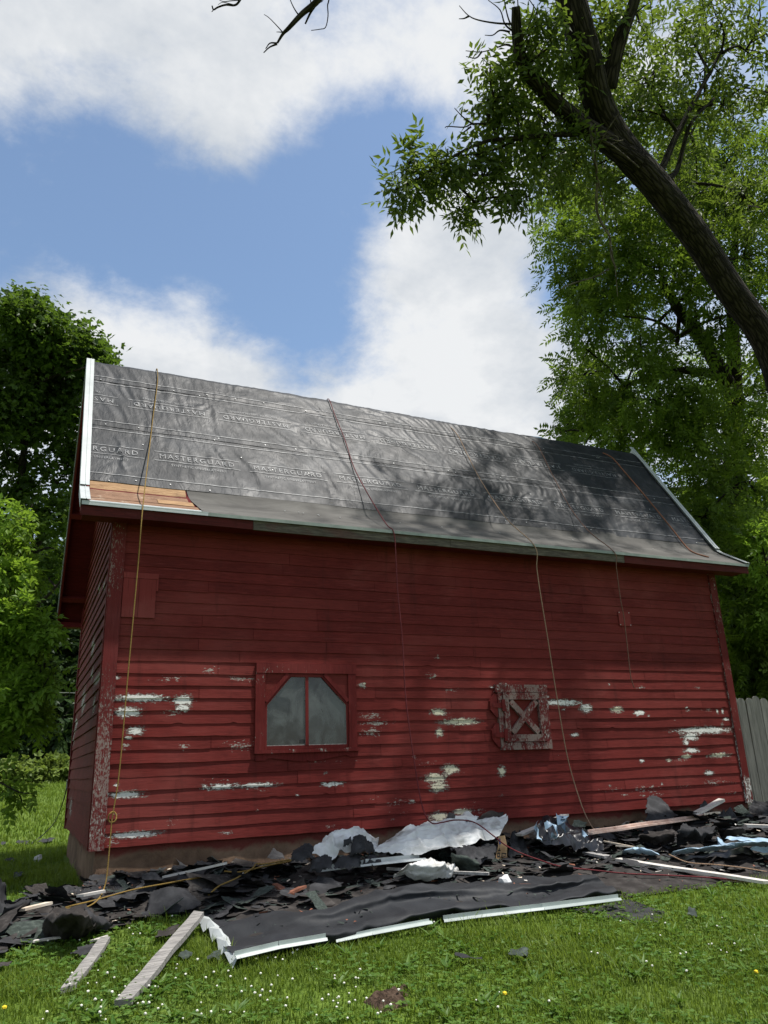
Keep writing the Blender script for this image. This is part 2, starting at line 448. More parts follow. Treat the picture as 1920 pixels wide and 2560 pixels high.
simple('petal_white', [(0.3, (0.6, 0.58, 0.5)), (0.7, (0.8, 0.78, 0.7))], 300, 0.8, 0.2, bump=0.5)
simple('petal_yellow', [(0.3, (0.6, 0.42, 0.02)), (0.7, (0.75, 0.58, 0.04))], 300, 0.8, 0.2, bump=0.5)
simple('print_ink', [(0.36, (0.08, 0.08, 0.083)), (0.6, (0.19, 0.195, 0.2))], 14, 0.55, 0.4, bump=0)
t = NT('weathered_fascia')
gr = t.noise(7, 6, 0.7, 0.4, stretch=(0.8, 8, 8)); bl = t.noise(1.6, 5, 0.65, 0.3, stretch=(0.6, 1, 1))
c = t.mix(t.rng(gr, 0.35, 0.7), (0.045, 0.035, 0.026), (0.13, 0.11, 0.085))
c = t.mix(t.math('MULTIPLY', t.rng(bl, 0.52, 0.64), 0.5), c, t.mix(gr, (0.06, 0.012, 0.011), (0.1, 0.02, 0.018)))
c = t.mix(t.rng(t.noise(11, 6, 0.7, stretch=(1, 3, 3)), 0.66, 0.72), c, (0.3, 0.28, 0.24))
t.bump(gr, 0.5, 0.004); t.set(c, 0.75, 0.3); M['fascia'] = t.m
def underlay(name, base, r0=0.42, r1=0.56, sp=0.125):
    t = NT(name)
    wv = t.noise(13, 5, 0.55, 1.6, stretch=(1.2, 0.55, 0.55))
    fine = t.noise(55, 3, 0.5, 0.3)
    dust = t.noise(1.9, 5, 0.62, 0.4)
    c = t.mix(t.rng(dust, 0.35, 0.75), base, tuple(v * 1.7 for v in base))
    t.bump(t.math('ADD', wv, t.math('MULTIPLY', fine, 0.06)), 0.4, 0.01)
    r = t.rng(t.noise(3, 4, 0.6), 0.3, 0.7, r0, r1)
    t.set(c, r, sp)
    return t.m
M['underlay'] = underlay('synthetic_underlayment', (0.02, 0.0215, 0.024))
M['ground_sheet'] = underlay('ground_sheet_black', (0.011, 0.0122, 0.0145), 0.62, 0.8, 0.3)
t = NT('starter_strip_felt')
a = t.noise(2.2, 6, 0.65, 0.5, stretch=(0.7, 2, 2)); b = t.noise(90, 2, 0.5)
c = t.mix(t.rng(a, 0.3, 0.72), (0.042, 0.039, 0.034), (0.105, 0.1, 0.09)); c = t.mix(t.math('MULTIPLY', b, 0.25), c, (0.03, 0.028, 0.026))
t.bump(t.math('ADD', a, t.math('MULTIPLY', b, 0.2)), 0.35, 0.01); t.set(c, 0.75, 0.3); M['starter'] = t.m
def plank_mat(name, c1, c2, c3):
    t = NT(name)
    g = t.noise(6, 7, 0.7, 0.8, stretch=(1.0, 10, 10)); k = t.noise(3.5, 5, 0.7, 0.2)
    c = t.mix(t.rng(g, 0.32, 0.68), c1, c2); c = t.mix(t.math('MULTIPLY', t.rng(k, 0.55, 0.72), 0.8), c, c3)
    t.bump(g, 0.5, 0.005); t.set(c, 0.8, 0.2); return t.m
M['plank_orange'] = plank_mat('orange_deck_plank', (0.19, 0.105, 0.05), (0.37, 0.235, 0.125), (0.09, 0.05, 0.028))
M['plank_brown'] = plank_mat('brown_deck_plank', (0.1, 0.05, 0.03), (0.26, 0.155, 0.095), (0.42, 0.34, 0.26))
M['plank_grey'] = plank_mat('grey_weathered_plank', (0.12, 0.115, 0.11), (0.3, 0.285, 0.265), (0.05, 0.05, 0.052))
t = NT('foundation_render')
a = t.noise(2.4, 6, 0.65, 0.3); b = t.noise(24, 4, 0.6)
c = t.mix(t.rng(a, 0.3, 0.7), (0.1, 0.06, 0.038), (0.24, 0.155, 0.1)); c = t.mix(t.math('MULTIPLY', b, 0.4), c, (0.05, 0.035, 0.028))
sp = t.node('ShaderNodeSeparateXYZ'); t.link(t.tc.outputs['Object'], sp.inputs[0])
c = t.mix(t.math('MULTIPLY', t.rng(t.math('ADD', sp.outputs[2], t.math('MULTIPLY', a, 0.35)), 0.93, 1.0), 0.85), c, (0.1, 0.012, 0.012))
t.bump(t.math('ADD', a, t.math('MULTIPLY', b, 0.5)), 0.7, 0.02); t.set(c, 0.92, 0.15); M['foundation'] = t.m
t = NT('window_glass')
d = t.noise(3.2, 6, 0.66, 0.8, stretch=(1.2, 1, 0.8)); dd = t.noise(40, 3, 0.6)
c = t.mix(t.rng(d, 0.35, 0.72), (0.003, 0.004, 0.004), (0.075, 0.082, 0.08))
t.set(c, t.rng(d, 0.3, 0.75, 0.05, 0.25), 0.6); t.b.inputs['IOR'].default_value = 1.5
t.b.inputs['Alpha'].default_value = 0.93
t.bump(t.noise(3, 2), 0.04, 0.01)
M['glass'] = t.m
def leaf_mat(name, c1, c2, trans=0.32, rough=0.45):
    t = NT(name)
    c = t.mix(t.attr('tint'), c1, c2)
    t.set(c, rough, 0.18)
    tr = t.node('ShaderNodeBsdfTranslucent')
    hs = t.mix(0.5, c, (c2[0] * 1.5, c2[1] * 1.5, c2[2] * 0.7))
    t.link(hs, tr.inputs['Color'])
    ms = t.node('ShaderNodeMixShader'); ms.inputs[0].default_value = trans
    t.link(t.b.outputs[0], ms.inputs[1]); t.link(tr.outputs[0], ms.inputs[2]); t.link(ms.outputs[0], t.out.inputs['Surface'])
    M[name] = t.m
leaf_mat('ash_leaf', (0.036, 0.062, 0.013), (0.11, 0.155, 0.028), 0.55)
leaf_mat('walnut_leaf', (0.045, 0.085, 0.013), (0.135, 0.2, 0.028), 0.55)
leaf_mat('maple_leaf', (0.028, 0.06, 0.011), (0.085, 0.14, 0.022), 0.5)
leaf_mat('bush_leaf', (0.085, 0.165, 0.018), (0.18, 0.28, 0.04), 0.55)
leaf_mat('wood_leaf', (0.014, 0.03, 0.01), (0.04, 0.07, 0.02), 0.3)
leaf_mat('hedge_leaf', (0.1, 0.15, 0.03), (0.19, 0.25, 0.06), 0.4)
leaf_mat('grass_blade', (0.07, 0.122, 0.013), (0.165, 0.228, 0.036), 0.45, 0.5)
leaf_mat('clover_leaf', (0.05, 0.115, 0.018), (0.11, 0.19, 0.034), 0.35, 0.5)
def bark(name, c1, c2, c3):
    t = NT(name)
    mp = t.node('ShaderNodeMapping'); t.link(t.attr('bark', 'Vector'), mp.inputs['Vector']); mp.inputs['Scale'].default_value = (30, 30, 5)
    wob = t.node('ShaderNodeTexNoise'); wob.inputs['Scale'].default_value = 0.7; wob.inputs['Detail'].default_value = 4; t.link(mp.outputs[0], wob.inputs['Vector'])
    ad = t.node('ShaderNodeVectorMath', operation='MULTIPLY_ADD'); t.link(wob.outputs['Color'], ad.inputs[0]); ad.inputs[1].default_value = (1.6, 1.6, 1.6); t.link(mp.outputs[0], ad.inputs[2])
    v = t.node('ShaderNodeTexVoronoi'); v.feature = 'DISTANCE_TO_EDGE'; v.inputs['Scale'].default_value = 0.75
    t.link(ad.outputs[0], v.inputs['Vector'])
    n = t.noise(2.2, 6, 0.7, 0.5, co=mp.outputs[0])
    f = t.math('ADD', t.math('MULTIPLY', t.rng(v.outputs['Distance'], 0.0, 0.3), 0.75), t.math('MULTIPLY', n, 1.0))
    c = t.mix(t.rng(f, 0.3, 1.2), c1, c2); c = t.mix(t.math('MULTIPLY', t.rng(t.noise(3, 4), 0.5, 0.75), 0.5), c, c3)
    t.bump(f, 0.9, 0.03); t.set(c, 0.95, 0.1); M[name] = t.m
bark('ash_bark', (0.008, 0.0065, 0.005), (0.045, 0.037, 0.03), (0.035, 0.035, 0.022))
bark('dark_bark', (0.012, 0.01, 0.008), (0.05, 0.042, 0.034), (0.03, 0.032, 0.02))
bark('dead_twig', (0.05, 0.04, 0.032), (0.2, 0.17, 0.14), (0.1, 0.085, 0.07))
t = NT('lawn_soil')
a = t.noise(0.9, 5, 0.6); b = t.noise(22, 5, 0.65)
c = t.mix(t.rng(b, 0.3, 0.7), (0.055, 0.095, 0.013), (0.12, 0.18, 0.028)); c = t.mix(t.math('MULTIPLY', t.rng(a, 0.4, 0.7), 0.5), c, (0.1, 0.14, 0.035))
t.bump(b, 0.6, 0.04); t.set(c, 0.95, 0.1); M['lawn'] = t.m
# ------------------------------------------------------------------ ground sheet
def build_ground():
    xs = np.concatenate([np.linspace(-400, -30, 24), np.linspace(-26, -6, 24), np.linspace(-5.6, 13, 94), np.linspace(14, 30, 18), np.linspace(40, 400, 20)])
    ys = np.concatenate([np.linspace(-200, -14, 14), np.linspace(-12, -7, 10), np.linspace(-6.8, 2, 74), np.linspace(2.4, 12, 26), np.linspace(13, 45, 30), np.linspace(55, 500, 20)])
    X, Y = np.meshgrid(xs, ys)
    V = np.stack([X.ravel(), Y.ravel(), ground(X.ravel(), Y.ravel())], 1)
    o = mesh_obj('ground', V, grid_faces(len(xs), len(ys)), M['lawn'], smooth=True)
    tag(o, kind='structure')
build_ground()

# ------------------------------------------------------------------ barn
L = 8.53; W = 3.87
ZB = 0.86                     # bottom of the siding
EXP = 0.1245                  # clapboard exposure
OL, OR = 0.358, 0.444         # gable overhangs
E0 = np.array([-0.295, 4.148]); K0 = np.array([0.215, 4.462]); R0 = np.array([1.653, 6.745]); B0 = np.array([4.041, 3.691])
SL = np.linalg.norm(R0 - K0); SF = np.linalg.norm(K0 - E0); SB = np.linalg.norm(B0 - R0)
def sag(x):
    q = np.clip((np.asarray(x, float) + 0.3) / 9.2, 0, 1)
    return 0.075 * q ** 1.5 - 0.012 * np.sin(q * 7.0)
def roof_pt(x, s, h=0.0):
    """point on the roof: s = 0 at the kink, -SF at the front eave, SL at the ridge, more on the rear slope; h = height off the deck"""
    x = np.asarray(x, float); s = np.asarray(s, float) + 0 * x
    R = np.stack([np.full(x.shape, R0[0]), R0[1] - sag(x)], -1)
    K = np.broadcast_to(K0, R.shape); E = np.broadcast_to(E0, R.shape); B = np.broadcast_to(B0, R.shape)
    up = (R - K) / np.linalg.norm(R - K, axis=-1, keepdims=True); fl = (K - E) / SF; bk = (B - R) / np.linalg.norm(B - R, axis=-1, keepdims=True)
    sl = np.linalg.norm(R - K, axis=-1)
    se = s[..., None]
    p = np.where(se < 0, K + fl * se, np.where(se <= sl[..., None], K + up * se, R + bk * (se - sl[..., None])))
    w = 0.12                                            # soft bend at the kink
    q = np.clip((se + w) / (2 * w), 0, 1)
    bez = (1 - q) ** 2 * (K - fl * w) + 2 * q * (1 - q) * K + q * q * (K + up * w)
    p = np.where((se > -w) & (se < w), bez, p)
    d = np.where(se < -w, fl, np.where(se < w, fl * (1 - q) + up * q, np.where(se < sl[..., None] - 0.03, up, np.where(se > sl[..., None] + 0.03, bk, (up + bk) / 2))))
    d = d / np.linalg.norm(d, axis=-1, keepdims=True)
    nrm = np.stack([-d[..., 1], d[..., 0]], -1)
    p = p + nrm * np.asarray(h, float)[..., None] if np.ndim(h) else p + nrm * h
    return np.stack([x, p[..., 0], p[..., 1]], -1)
def rp(x, s, h=0.0): return tuple(float(q) for q in roof_pt(np.array(x), np.array(s), h))
barn = empty('barn', (L / 2, W / 2, 0.45))
tag(barn, 'old red clapboard barn with steep roof half covered in black underlayment', 'barn')

# worn spots on the front wall, in wall coordinates
SPOTS = []
def spot(u0, v0, u1, v1, ch, k=1.0, grow=1.02):
    a = on_y(u0, v0); b = on_y(u1, v1)
    SPOTS.append(((a[0] + b[0]) / 2, (a[2] + b[2]) / 2, max(abs(b[0] - a[0]) / 2 * grow, 0.02), max(abs(a[2] - b[2]) / 2 * grow, 0.012), ch, k))
for q in [(285, 1736, 420, 1754), (433, 1738, 480, 1764), (440, 1764, 474, 1778), (286, 1768, 350, 1792), (318, 1818, 360, 1836), (312, 1840, 330, 1848), (270, 1980, 360, 1994),
          (505, 1962, 600, 1971), (590, 1960, 690, 1966), (285, 1690, 300, 1698), (1363, 1749, 1446, 1764), (1449, 1761, 1480, 1781), (1583, 1776, 1610, 1789), (1789, 1774, 1796, 1784),
          (1802, 1772, 1808, 1784), (1806, 1796, 1822, 1802), (1690, 1819, 1828, 1832), (1703, 1832, 1746, 1850), (1706, 1850, 1722, 1862), (1707, 1871, 1747, 1881), (1759, 1927, 1783, 1938),
          (1598, 1899, 1612, 1907), (802, 1956, 860, 1964), (272, 2083, 400, 2090), (1424, 1833, 1447, 1841), (288, 1958, 293, 1966), (1520, 1709, 1524, 1713)]:
    spot(*q, 0)
for q in [(1076, 1772, 1116, 1788), (1103, 1797, 1195, 1812), (1088, 1820, 1107, 1841), (1103, 1913, 1146, 1935), (1060, 1935, 1117, 1954), (1074, 1955, 1117, 1978), (1244, 1916, 1263, 1941),
          (1525, 1767, 1557, 1781), (1771, 1884, 1824, 1892), (1701, 1887, 1730, 1895), (1665, 1898, 1679, 1904), (1072, 2033, 1120, 2052), (1130, 2024, 1180, 2034), (908, 1706, 913, 1712)]:
    spot(*q, 1)
for q in [(297, 1855, 335, 1876), (1750, 1949, 1816, 1962), (505, 1664, 545, 1688), (886, 1704, 920, 1726), (888, 1800, 985, 1815), (890, 1820, 960, 1842), (888, 1780, 960, 1800), (1084, 1632, 1100, 1650),
          (1060, 1680, 1096, 1700), (1010, 1995, 1040, 2012), (265, 2090, 300, 2118), (560, 1850, 640, 1876), (440, 1855, 480, 1875), (560, 1690, 640, 1705)]:
    spot(*q, 2, 0.62)
for k in range(30):
    sx_, sz_ = random.uniform(0.2, 8.4), random.uniform(0.9, 2.6)
    SPOTS.append((sx_, sz_, random.uniform(0.03, 0.22), random.uniform(0.012, 0.04), 2, random.uniform(0.4, 0.62)))
for k in range(20):
    SPOTS.append((random.uniform(0.2, 8.4), random.uniform(0.9, 2.4), random.uniform(0.02, 0.07), 0.012, 0, random.uniform(0.5, 0.8)))
for k in range(9):
    SPOTS.append((random.uniform(5.9, 7.6), random.uniform(1.0, 1.12), random.uniform(0.1, 0.3), 0.03, 2, 0.5))
def spot_field(x, z, spots=SPOTS):
    c = np.zeros((x.size, 4)); c[:, 3] = 1
    for (cx, cz, rx, rz, ch, k) in spots:
        d = np.sqrt(((x - cx) / rx) ** 2 + ((z - cz) / rz) ** 2)
        v = np.clip((1.55 - d) / 1.25, 0, 1) * k
        c[:, ch] = np.maximum(c[:, ch], v)
    return c
GSPOTS = []
for (u, v, du, dvv, ch, k) in [(235, 1620, 4, 27, 0, 0.62), (265, 1591, 4, 18, 0, 0.62), (233, 1686, 3, 18, 0, 0.62), (211, 1754, 5, 34, 0, 0.62), (238, 1760, 3, 25, 0, 0.62), (193, 1810, 3, 22, 0, 0.62),
                           (186, 1842, 3, 20, 0, 0.62), (251, 1471, 2, 14, 0, 0.62), (263, 1462, 2, 14, 0, 0.62), (179, 2018, 3, 27, 0, 0.62), (170, 2018, 2, 13, 0, 0.62), (247, 1697, 10, 14, 2, 1.0), (254, 1815, 2, 16, 2, 1.0)]:
    a = on_x(u - du, v); b = on_x(u + du, v); c1 = on_x(u, v - dvv); c2 = on_x(u, v + dvv)
    GSPOTS.append(((a[1] + b[1]) / 2, (c1[2] + c2[2]) / 2, max(abs(a[1] - b[1]) / 2, 0.03), abs(c1[2] - c2[2]) / 2, ch, k))
def clap(name, face, a0, a1, zb, h, mat, spots, parent, a0t=None, a1t=None, lap=0.0105):
    a0t = a0 if a0t is None else a0t; a1t = a1 if a1t is None else a1t
    near = [s for s in spots if s[0] + s[2] * 1.7 > min(a0, a0t) and s[0] - s[2] * 1.7 < max(a1, a1t) and s[1] + s[3] * 1.7 > zb and s[1] - s[3] * 1.7 < zb + h]
    ln = max(a1 - a0, 0.02)
    nx = max(3, int(ln / (0.02 if near else 0.3)) + 1)
    nr = 8 if near else 2
    T = np.linspace(0, 1, nx); S = np.linspace(0, 1, nr)
    seed = random.uniform(0, 50)
    rows = []
    amp = (0.5 + 1.2 * random.random() ** 3) * (1.7 if zb < 2.5 else 1.0)
    for ri, s in enumerate([None] + list(S)):
        ss = 0.0 if s is None else s
        A = (a0 + (a0t - a0) * ss) * (1 - T) + (a1 + (a1t - a1) * ss) * T
        wz = 0.0035 * amp * vnoise(A * 2.1 + seed, 0 * A + zb * 3) + 0.0022 * vnoise(A * 9 + seed, 0 * A)
        chip = np.clip(vnoise(A * 5.3 + seed * 2, 0 * A + 4.0) - 0.72, 0, 1) * 0.06
        wy = 0.003 * amp * vnoise(A * 1.3 + seed + 9, 0 * A)
        z = zb + ss * (h + 0.014) + (wz + chip) * (1 - ss)
        out = (0.001 + 0 * A) if s is None else (lap * (1 - ss) + 0.0015 + wy * (1 - ss))
        rows.append((A, out, z))
    A = np.concatenate([r[0] for r in rows]); O = np.concatenate([r[1] for r in rows]); Z = np.concatenate([r[2] for r in rows])
    peel = spot_field(A, Z, near) if near else None
    if face == 'front': V = np.stack([A, -O, Z], 1)
    elif face == 'left': V = np.stack([-O, A, Z], 1)
    else: V = np.stack([L + O, A, Z], 1)
    F = grid_faces(nx, len(rows))
    if face == 'left': F = F[:, ::-1]
    return mesh_obj(name, V, F, mat, parent, peel=peel)
# ---- front wall: sheathing with the window opening, boards with butt joints, openings left free
WX0, WX1, WZ0, WZ1 = 1.648, 2.612, 1.735, 2.505
front = empty('front_wall', (L / 2, 0, ZB)); front.parent = barn; front.matrix_parent_inverse = Matrix.Translation(-Vector(barn.location))
b = MB()
ZT = 4.16
b.box(0.01, 0.0, ZB + 0.004, WX0, 0.02, ZT); b.box(WX1, 0.0, ZB + 0.004, L - 0.01, 0.02, ZT); b.box(WX0, 0.0, ZB + 0.004, WX1, 0.02, WZ0); b.box(WX0, 0.0, WZ1, WX1, 0.02, ZT)
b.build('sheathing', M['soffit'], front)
nc = int((ZT - ZB) / EXP)
for i in range(nc):
    z0 = ZB + i * EXP
    cuts = [0.03]
    x = random.uniform(0.9, 3.2)
    while x < L - 0.5:
        cuts.append(x); x += random.uniform(1.3, 3.6)
    cuts.append(L - 0.03)
    for k in range(len(cuts) - 1):
        segs = [(cuts[k] + 0.0025, cuts[k + 1] - 0.0025)]
        if z0 + EXP > WZ0 - 0.02 and z0 < WZ1 + 0.02:
            ns = []
            for (p, q) in segs:
                if q <= WX0 or p >= WX1: ns.append((p, q))
                else:
                    if p < WX0 - 0.02: ns.append((p, WX0 - 0.02))
                    if q > WX1 + 0.02: ns.append((WX1 + 0.02, q))
            segs = ns
        for (p, q) in segs:
            clap('clapboard', 'front', p, q, z0 + random.uniform(-0.003, 0.003), EXP, M['red_x'], SPOTS, front)
# ---- gable walls
def gable_front(z): return 0.012 if z < 4.1 else (0.215 + (z - 4.40) * (R0[0] - K0[0]) / (R0[1] - K0[1]))
def gable_rear(z): return W - 0.012 if z < 3.8 else (B0[0] - (z - 3.60) * (B0[0] - R0[0]) / (R0[1] - B0[1]))
for face, nm in (('left', 'gable_wall'), ('right', 'gable_wall')):
    gw = empty(nm, (0 if face == 'left' else L, W / 2, ZB)); gw.parent = barn; gw.matrix_parent_inverse = Matrix.Translation(-Vector(barn.location))
    xx = 0.015 if face == 'left' else L - 0.015
    b = MB()
    out = [(0.01, ZB + 0.004), (W - 0.01, ZB + 0.004), (W - 0.01, 3.8), (R0[0], 6.62), (0.2, 4.36), (0.01, 4.1)]
    x2 = xx + (0.02 if face == 'left' else -0.02)
    b.prism([(xx, p, q) for p, q in out], [(x2, p, q) for p, q in out])
    b.build('sheathing', M['soffit'], gw)
    i = 0
    while True:
        z0 = ZB + i * EXP
        lo0, lo1 = gable_front(z0), gable_front(z0 + EXP); hi0, hi1 = gable_rear(z0), gable_rear(z0 + EXP)
        if hi1 - lo1 < 0.1: break
        cut = random.uniform(0.8, 3.0)
        dz = random.uniform(-0.004, 0.004)
        m = M['red_y']
        sp_ = GSPOTS if face == 'left' else []
        lp = 0.015 + 0.006 * random.random()
        if lo0 + 0.4 < cut < hi0 - 0.4 and i % 3 != 1:
            clap('clapboard', face, lo0, cut - 0.002, z0 + dz, EXP, m, sp_, gw, lo1, cut - 0.002, lp)
            clap('clapboard', face, cut + 0.002, hi0, z0 + dz, EXP, m, sp_, gw, cut + 0.002, hi1, lp)
        else:
            clap('clapboard', face, lo0, hi0, z0 + dz, EXP, m, sp_, gw, lo1, hi1, lp)
        i += 1
b = MB(); b.box(0.02, W, ZB, L - 0.02, W + 0.02, 3.85); b.build('rear_wall', M['red_x'], barn)
# ---- corner boards with flaking paint
def flaked_box(name, x0, y0, z0, x1, y1, z1, mat, parent, fn, step=0.03):
    """box with a gridded front (-y) face that carries the wear attribute"""
    nx = max(4, int((x1 - x0) / step) + 1); nz_ = max(4, int((z1 - z0) / step) + 1)
    X, Z = np.meshgrid(np.linspace(x0, x1, nx), np.linspace(z0, z1, nz_)); X = X.ravel(); Z = Z.ravel()
    ew = 0.0025 * vnoise(Z * 6 + x0 * 9, 0 * Z)
    V = np.stack([X + ew * ((X <= x0 + 1e-6) | (X >= x1 - 1e-6)), np.full(X.size, y0), Z], 1)
    F = grid_faces(nx, nz_).tolist()
    n = len(V)
    ring = [(x0, y0, z0), (x1, y0, z0), (x1, y0, z1), (x0, y0, z1), (x0, y1, z0), (x1, y1, z0), (x1, y1, z1), (x0, y1, z1)]
    V = np.concatenate([V, np.array(ring)])
    F += [[n + 0, n + 4, n + 5, n + 1], [n + 1, n + 5, n + 6, n + 2], [n + 2, n + 6, n + 7, n + 3], [n + 3, n + 7, n + 4, n + 0], [n + 4, n + 7, n + 6, n + 5]]
    P = np.zeros((len(V), 4)); P[:, 3] = 1; fn(V, P)
    return mesh_obj(name, V, F, mat, parent, peel=P)
def wear_corner(V, P):
    z = V[:, 2]; f = fbm(V[:, 0] * 5, z * 2.2, 3, 3)
    low = np.clip((2.6 - z) / 0.7, 0, 1) ** 0.6
    P[:, 0] = np.clip(low * (0.2 + 0.22 * f), 0, 1); P[:, 2] = np.clip(low * (0.62 - 0.2 * f), 0, 1)
    P[:, 2] = P[:, 2] + np.clip(np.clip((z - 3.05) / 0.3, 0, 1) * (0.5 + 0.3 * f), 0, 1) + np.clip(0.5 - np.abs(V[:, 0] - 0.0) / 0.03, 0, 0.5) * (z < 3)
flaked_box('corner_board', -0.02, -0.034, ZB - 0.02, 0.118, -0.0005, 4.06, M['red_flake'], barn, wear_corner)
b = MB(); b.box(-0.028, 0.0, ZB - 0.015, 0.0, 0.075, 4.04); b.build('corner_board', M['red_z'], barn)
def wear_some(V, P):
    f = fbm(V[:, 0] * 6, V[:, 2] * 3, 9, 3); P[:, 2] = np.clip(0.25 + 0.3 * f, 0, 0.6); P[:, 0] = np.clip(0.55 * (f > 0.55) * (V[:, 2] < 1.8), 0, 1)
flaked_box('corner_board', L - 0.105, -0.034, ZB - 0.02, L + 0.022, -0.0005, 4.06, M['red_z'], barn, wear_some)
b = MB(); b.box(L, 0.0, ZB - 0.015, L + 0.03, 0.09, 4.04); b.build('corner_board', M['red_z'], barn)
b = MB(); b.box(-0.03, W - 0.09, ZB - 0.015, 0.0, W + 0.02, 3.86); b.build('corner_board', M['red_z'], barn)
# ---- foundation
def foundation():
    V = []; F = []
    path = [(0.05, W), (0.05, 0.035), (L - 0.04, 0.035), (L - 0.04, W), (0.05, W)]
    nzr = 7
    P = []
    for (p, q) in zip(path[:-1], path[1:]):
        n = max(2, int(math.dist(p, q) / 0.12))
        for k in range(n): P.append((p[0] + (q[0] - p[0]) * k / n, p[1] + (q[1] - p[1]) * k / n))
    n = len(P); cx, cy = L / 2, W / 2
    for j in range(nzr):
        z = -0.2 + (ZB + 0.02 + 0.2) * j / (nzr - 1)
        for (x, y) in P:
            s = 1 + 0.0
            bat = 0.03 * (1 - j / (nzr - 1))                       # slight batter towards the ground
            w = 0.012 * float(fbm(x * 4, z * 5 + y * 4, 1, 3))
            V.append((x + (w + bat) * (1 if x > cx else -1) * (abs(x - cx) > 4.1), y + (w + bat) * (1 if y > cy else -1) * (abs(y - cy) > 1.8), z))
    for j in range(nzr - 1):
        for k in range(n):
            l = (k + 1) % n
            F.append((j * n + k, j * n + l, (j + 1) * n + l, (j + 1) * n + k))
    mesh_obj('foundation', V, F, M['foundation'], barn)
foundation()
# ---- roof deck, fascia, soffit, barge boards
def slab(name, x0, x1, s0, s1, h0, h1, mat, parent, nx=24, ns=2):
    X = np.linspace(x0, x1, nx); S = np.linspace(s0, s1, ns)
    XX, SS = np.meshgrid(X, S); a = roof_pt(XX.ravel(), SS.ravel(), h1); c = roof_pt(XX.ravel(), SS.ravel(), h0)
    n = len(a); F = grid_faces(nx, ns).tolist() + [f[::-1] for f in grid_faces(nx, ns, n).tolist()]
    def side(idx):
        for p, q in zip(idx[:-1], idx[1:]): F.append([p, q, q + n, p + n])
    side(list(range(nx))[::-1]); side([(ns - 1) * nx + k for k in range(nx)]); side([k * nx for k in range(ns)]); side([k * nx + nx - 1 for k in range(ns)][::-1])
    return mesh_obj(name, np.concatenate([a, c]), F, mat, parent)
slab('roof_deck', -OL + 0.01, L + OR - 0.01, -SF + 0.01, SL - 0.02, -0.04, 0.0, M['soffit'], barn, ns=16)
slab('roof_deck', -OL + 0.01, L + OR - 0.01, SL + 0.02, SL + SB, -0.04, 0.0, M['soffit'], barn, ns=3)
slab('rear_roof_felt', -OL + 0.012, L + OR - 0.012, SL + 0.3, SL + SB + 0.01, 0.002, 0.012, M['starter'], barn, ns=3)
# fascia boards along the eave
for (x0, x1, m) in ((-OL + 0.005, 1.42, 'fascia_red'), (1.424, 3.9, 'fascia'), (3.904, 6.62, 'fascia'), (6.624, L + OR - 0.005, 'fascia_red')):
    b = MB(); n = 8
    top = [(x, E0[0] + 0.012, 4.128) for x in np.linspace(x0, x1, n)]
    for k in range(n - 1):
        xa, xb = top[k][0], top[k + 1][0]
        da, db = 0.004 * math.sin(xa * 2.3), 0.004 * math.sin(xb * 2.3)
        b.hexa([(xa, -0.288, 4.02 + da), (xb, -0.288, 4.02 + db), (xb, -0.262, 4.02 + db), (xa, -0.262, 4.02 + da), (xa, -0.288, 4.126), (xb, -0.288, 4.126), (xb, -0.262, 4.126), (xa, -0.262, 4.126)])
    b.build('fascia_board', M[m], barn)
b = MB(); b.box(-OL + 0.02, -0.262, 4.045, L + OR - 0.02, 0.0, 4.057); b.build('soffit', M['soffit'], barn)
def rake_board(x0, x1, s0, s1, h0, h1, mat, name='barge_board'):
    ss = [s0] + [s for s in (-0.12, -0.06, 0.0, 0.06, 0.12) if s0 < s < s1] + [s1]
    b = MB()
    for p, q in zip(ss[:-1], ss[1:]):
        b.hexa([rp(x0, p, h0), rp(x1, p, h0), rp(x1, q, h0), rp(x0, q, h0), rp(x0, p, h1), rp(x1, p, h1), rp(x1, q, h1), rp(x0, q, h1)])
    return b.build(name, mat, barn)
for (x0, x1) in ((-OL, -OL + 0.025), (L + OR - 0.025, L + OR)):
    rake_board(x0, x1, -SF + 0.03, SL - 0.01, -0.135, -0.042, M['red_y'])
    rake_board(x0, x1, SL + 0.01, SL + SB, -0.135, -0.042, M['red_y'])
# pale metal edge on the rear rake and lookouts under the overhang
rake_board(-OL - 0.012, -OL + 0.05, SL + 0.05, SL + SB + 0.03, 0.014, 0.02, M['pale_green_metal'], 'rake_edge_metal')
rake_board(-OL - 0.012, -OL - 0.006, SL + 0.05, SL + SB + 0.03, -0.03, 0.02, M['pale_green_metal'], 'rake_edge_metal')
for s in (SL + SB - 0.45, SL + SB - 1.75, SL + SB - 3.0):
    b = MB()
    b.hexa([rp(-OL + 0.026, s, -0.115), rp(0.0, s, -0.115), rp(0.0, s + 0.07, -0.115), rp(-OL + 0.026, s + 0.07, -0.115), rp(-OL + 0.026, s, -0.041), rp(0.0, s, -0.041), rp(0.0, s + 0.07, -0.041), rp(-OL + 0.026, s + 0.07, -0.041)])
    b.build('lookout', M['red_y'], barn)
for s in (0.5, 1.6):
    b = MB()
    b.hexa([rp(-OL + 0.026, s, -0.115), rp(0.0, s, -0.115), rp(0.0, s + 0.07, -0.115), rp(-OL + 0.026, s + 0.07, -0.115), rp(-OL + 0.026, s, -0.041), rp(0.0, s, -0.041), rp(0.0, s + 0.07, -0.041), rp(-OL + 0.026, s + 0.07, -0.041)])
    b.build('lookout', M['red_y'], barn)
# closing board of the rear eave on the gable side
b = MB(); b.box(-OL + 0.03, B0[0] - 0.16, B0[1] - 0.1, 0.0, B0[0] - 0.02, B0[1] - 0.03); b.build('eave_return', M['soffit'], barn)
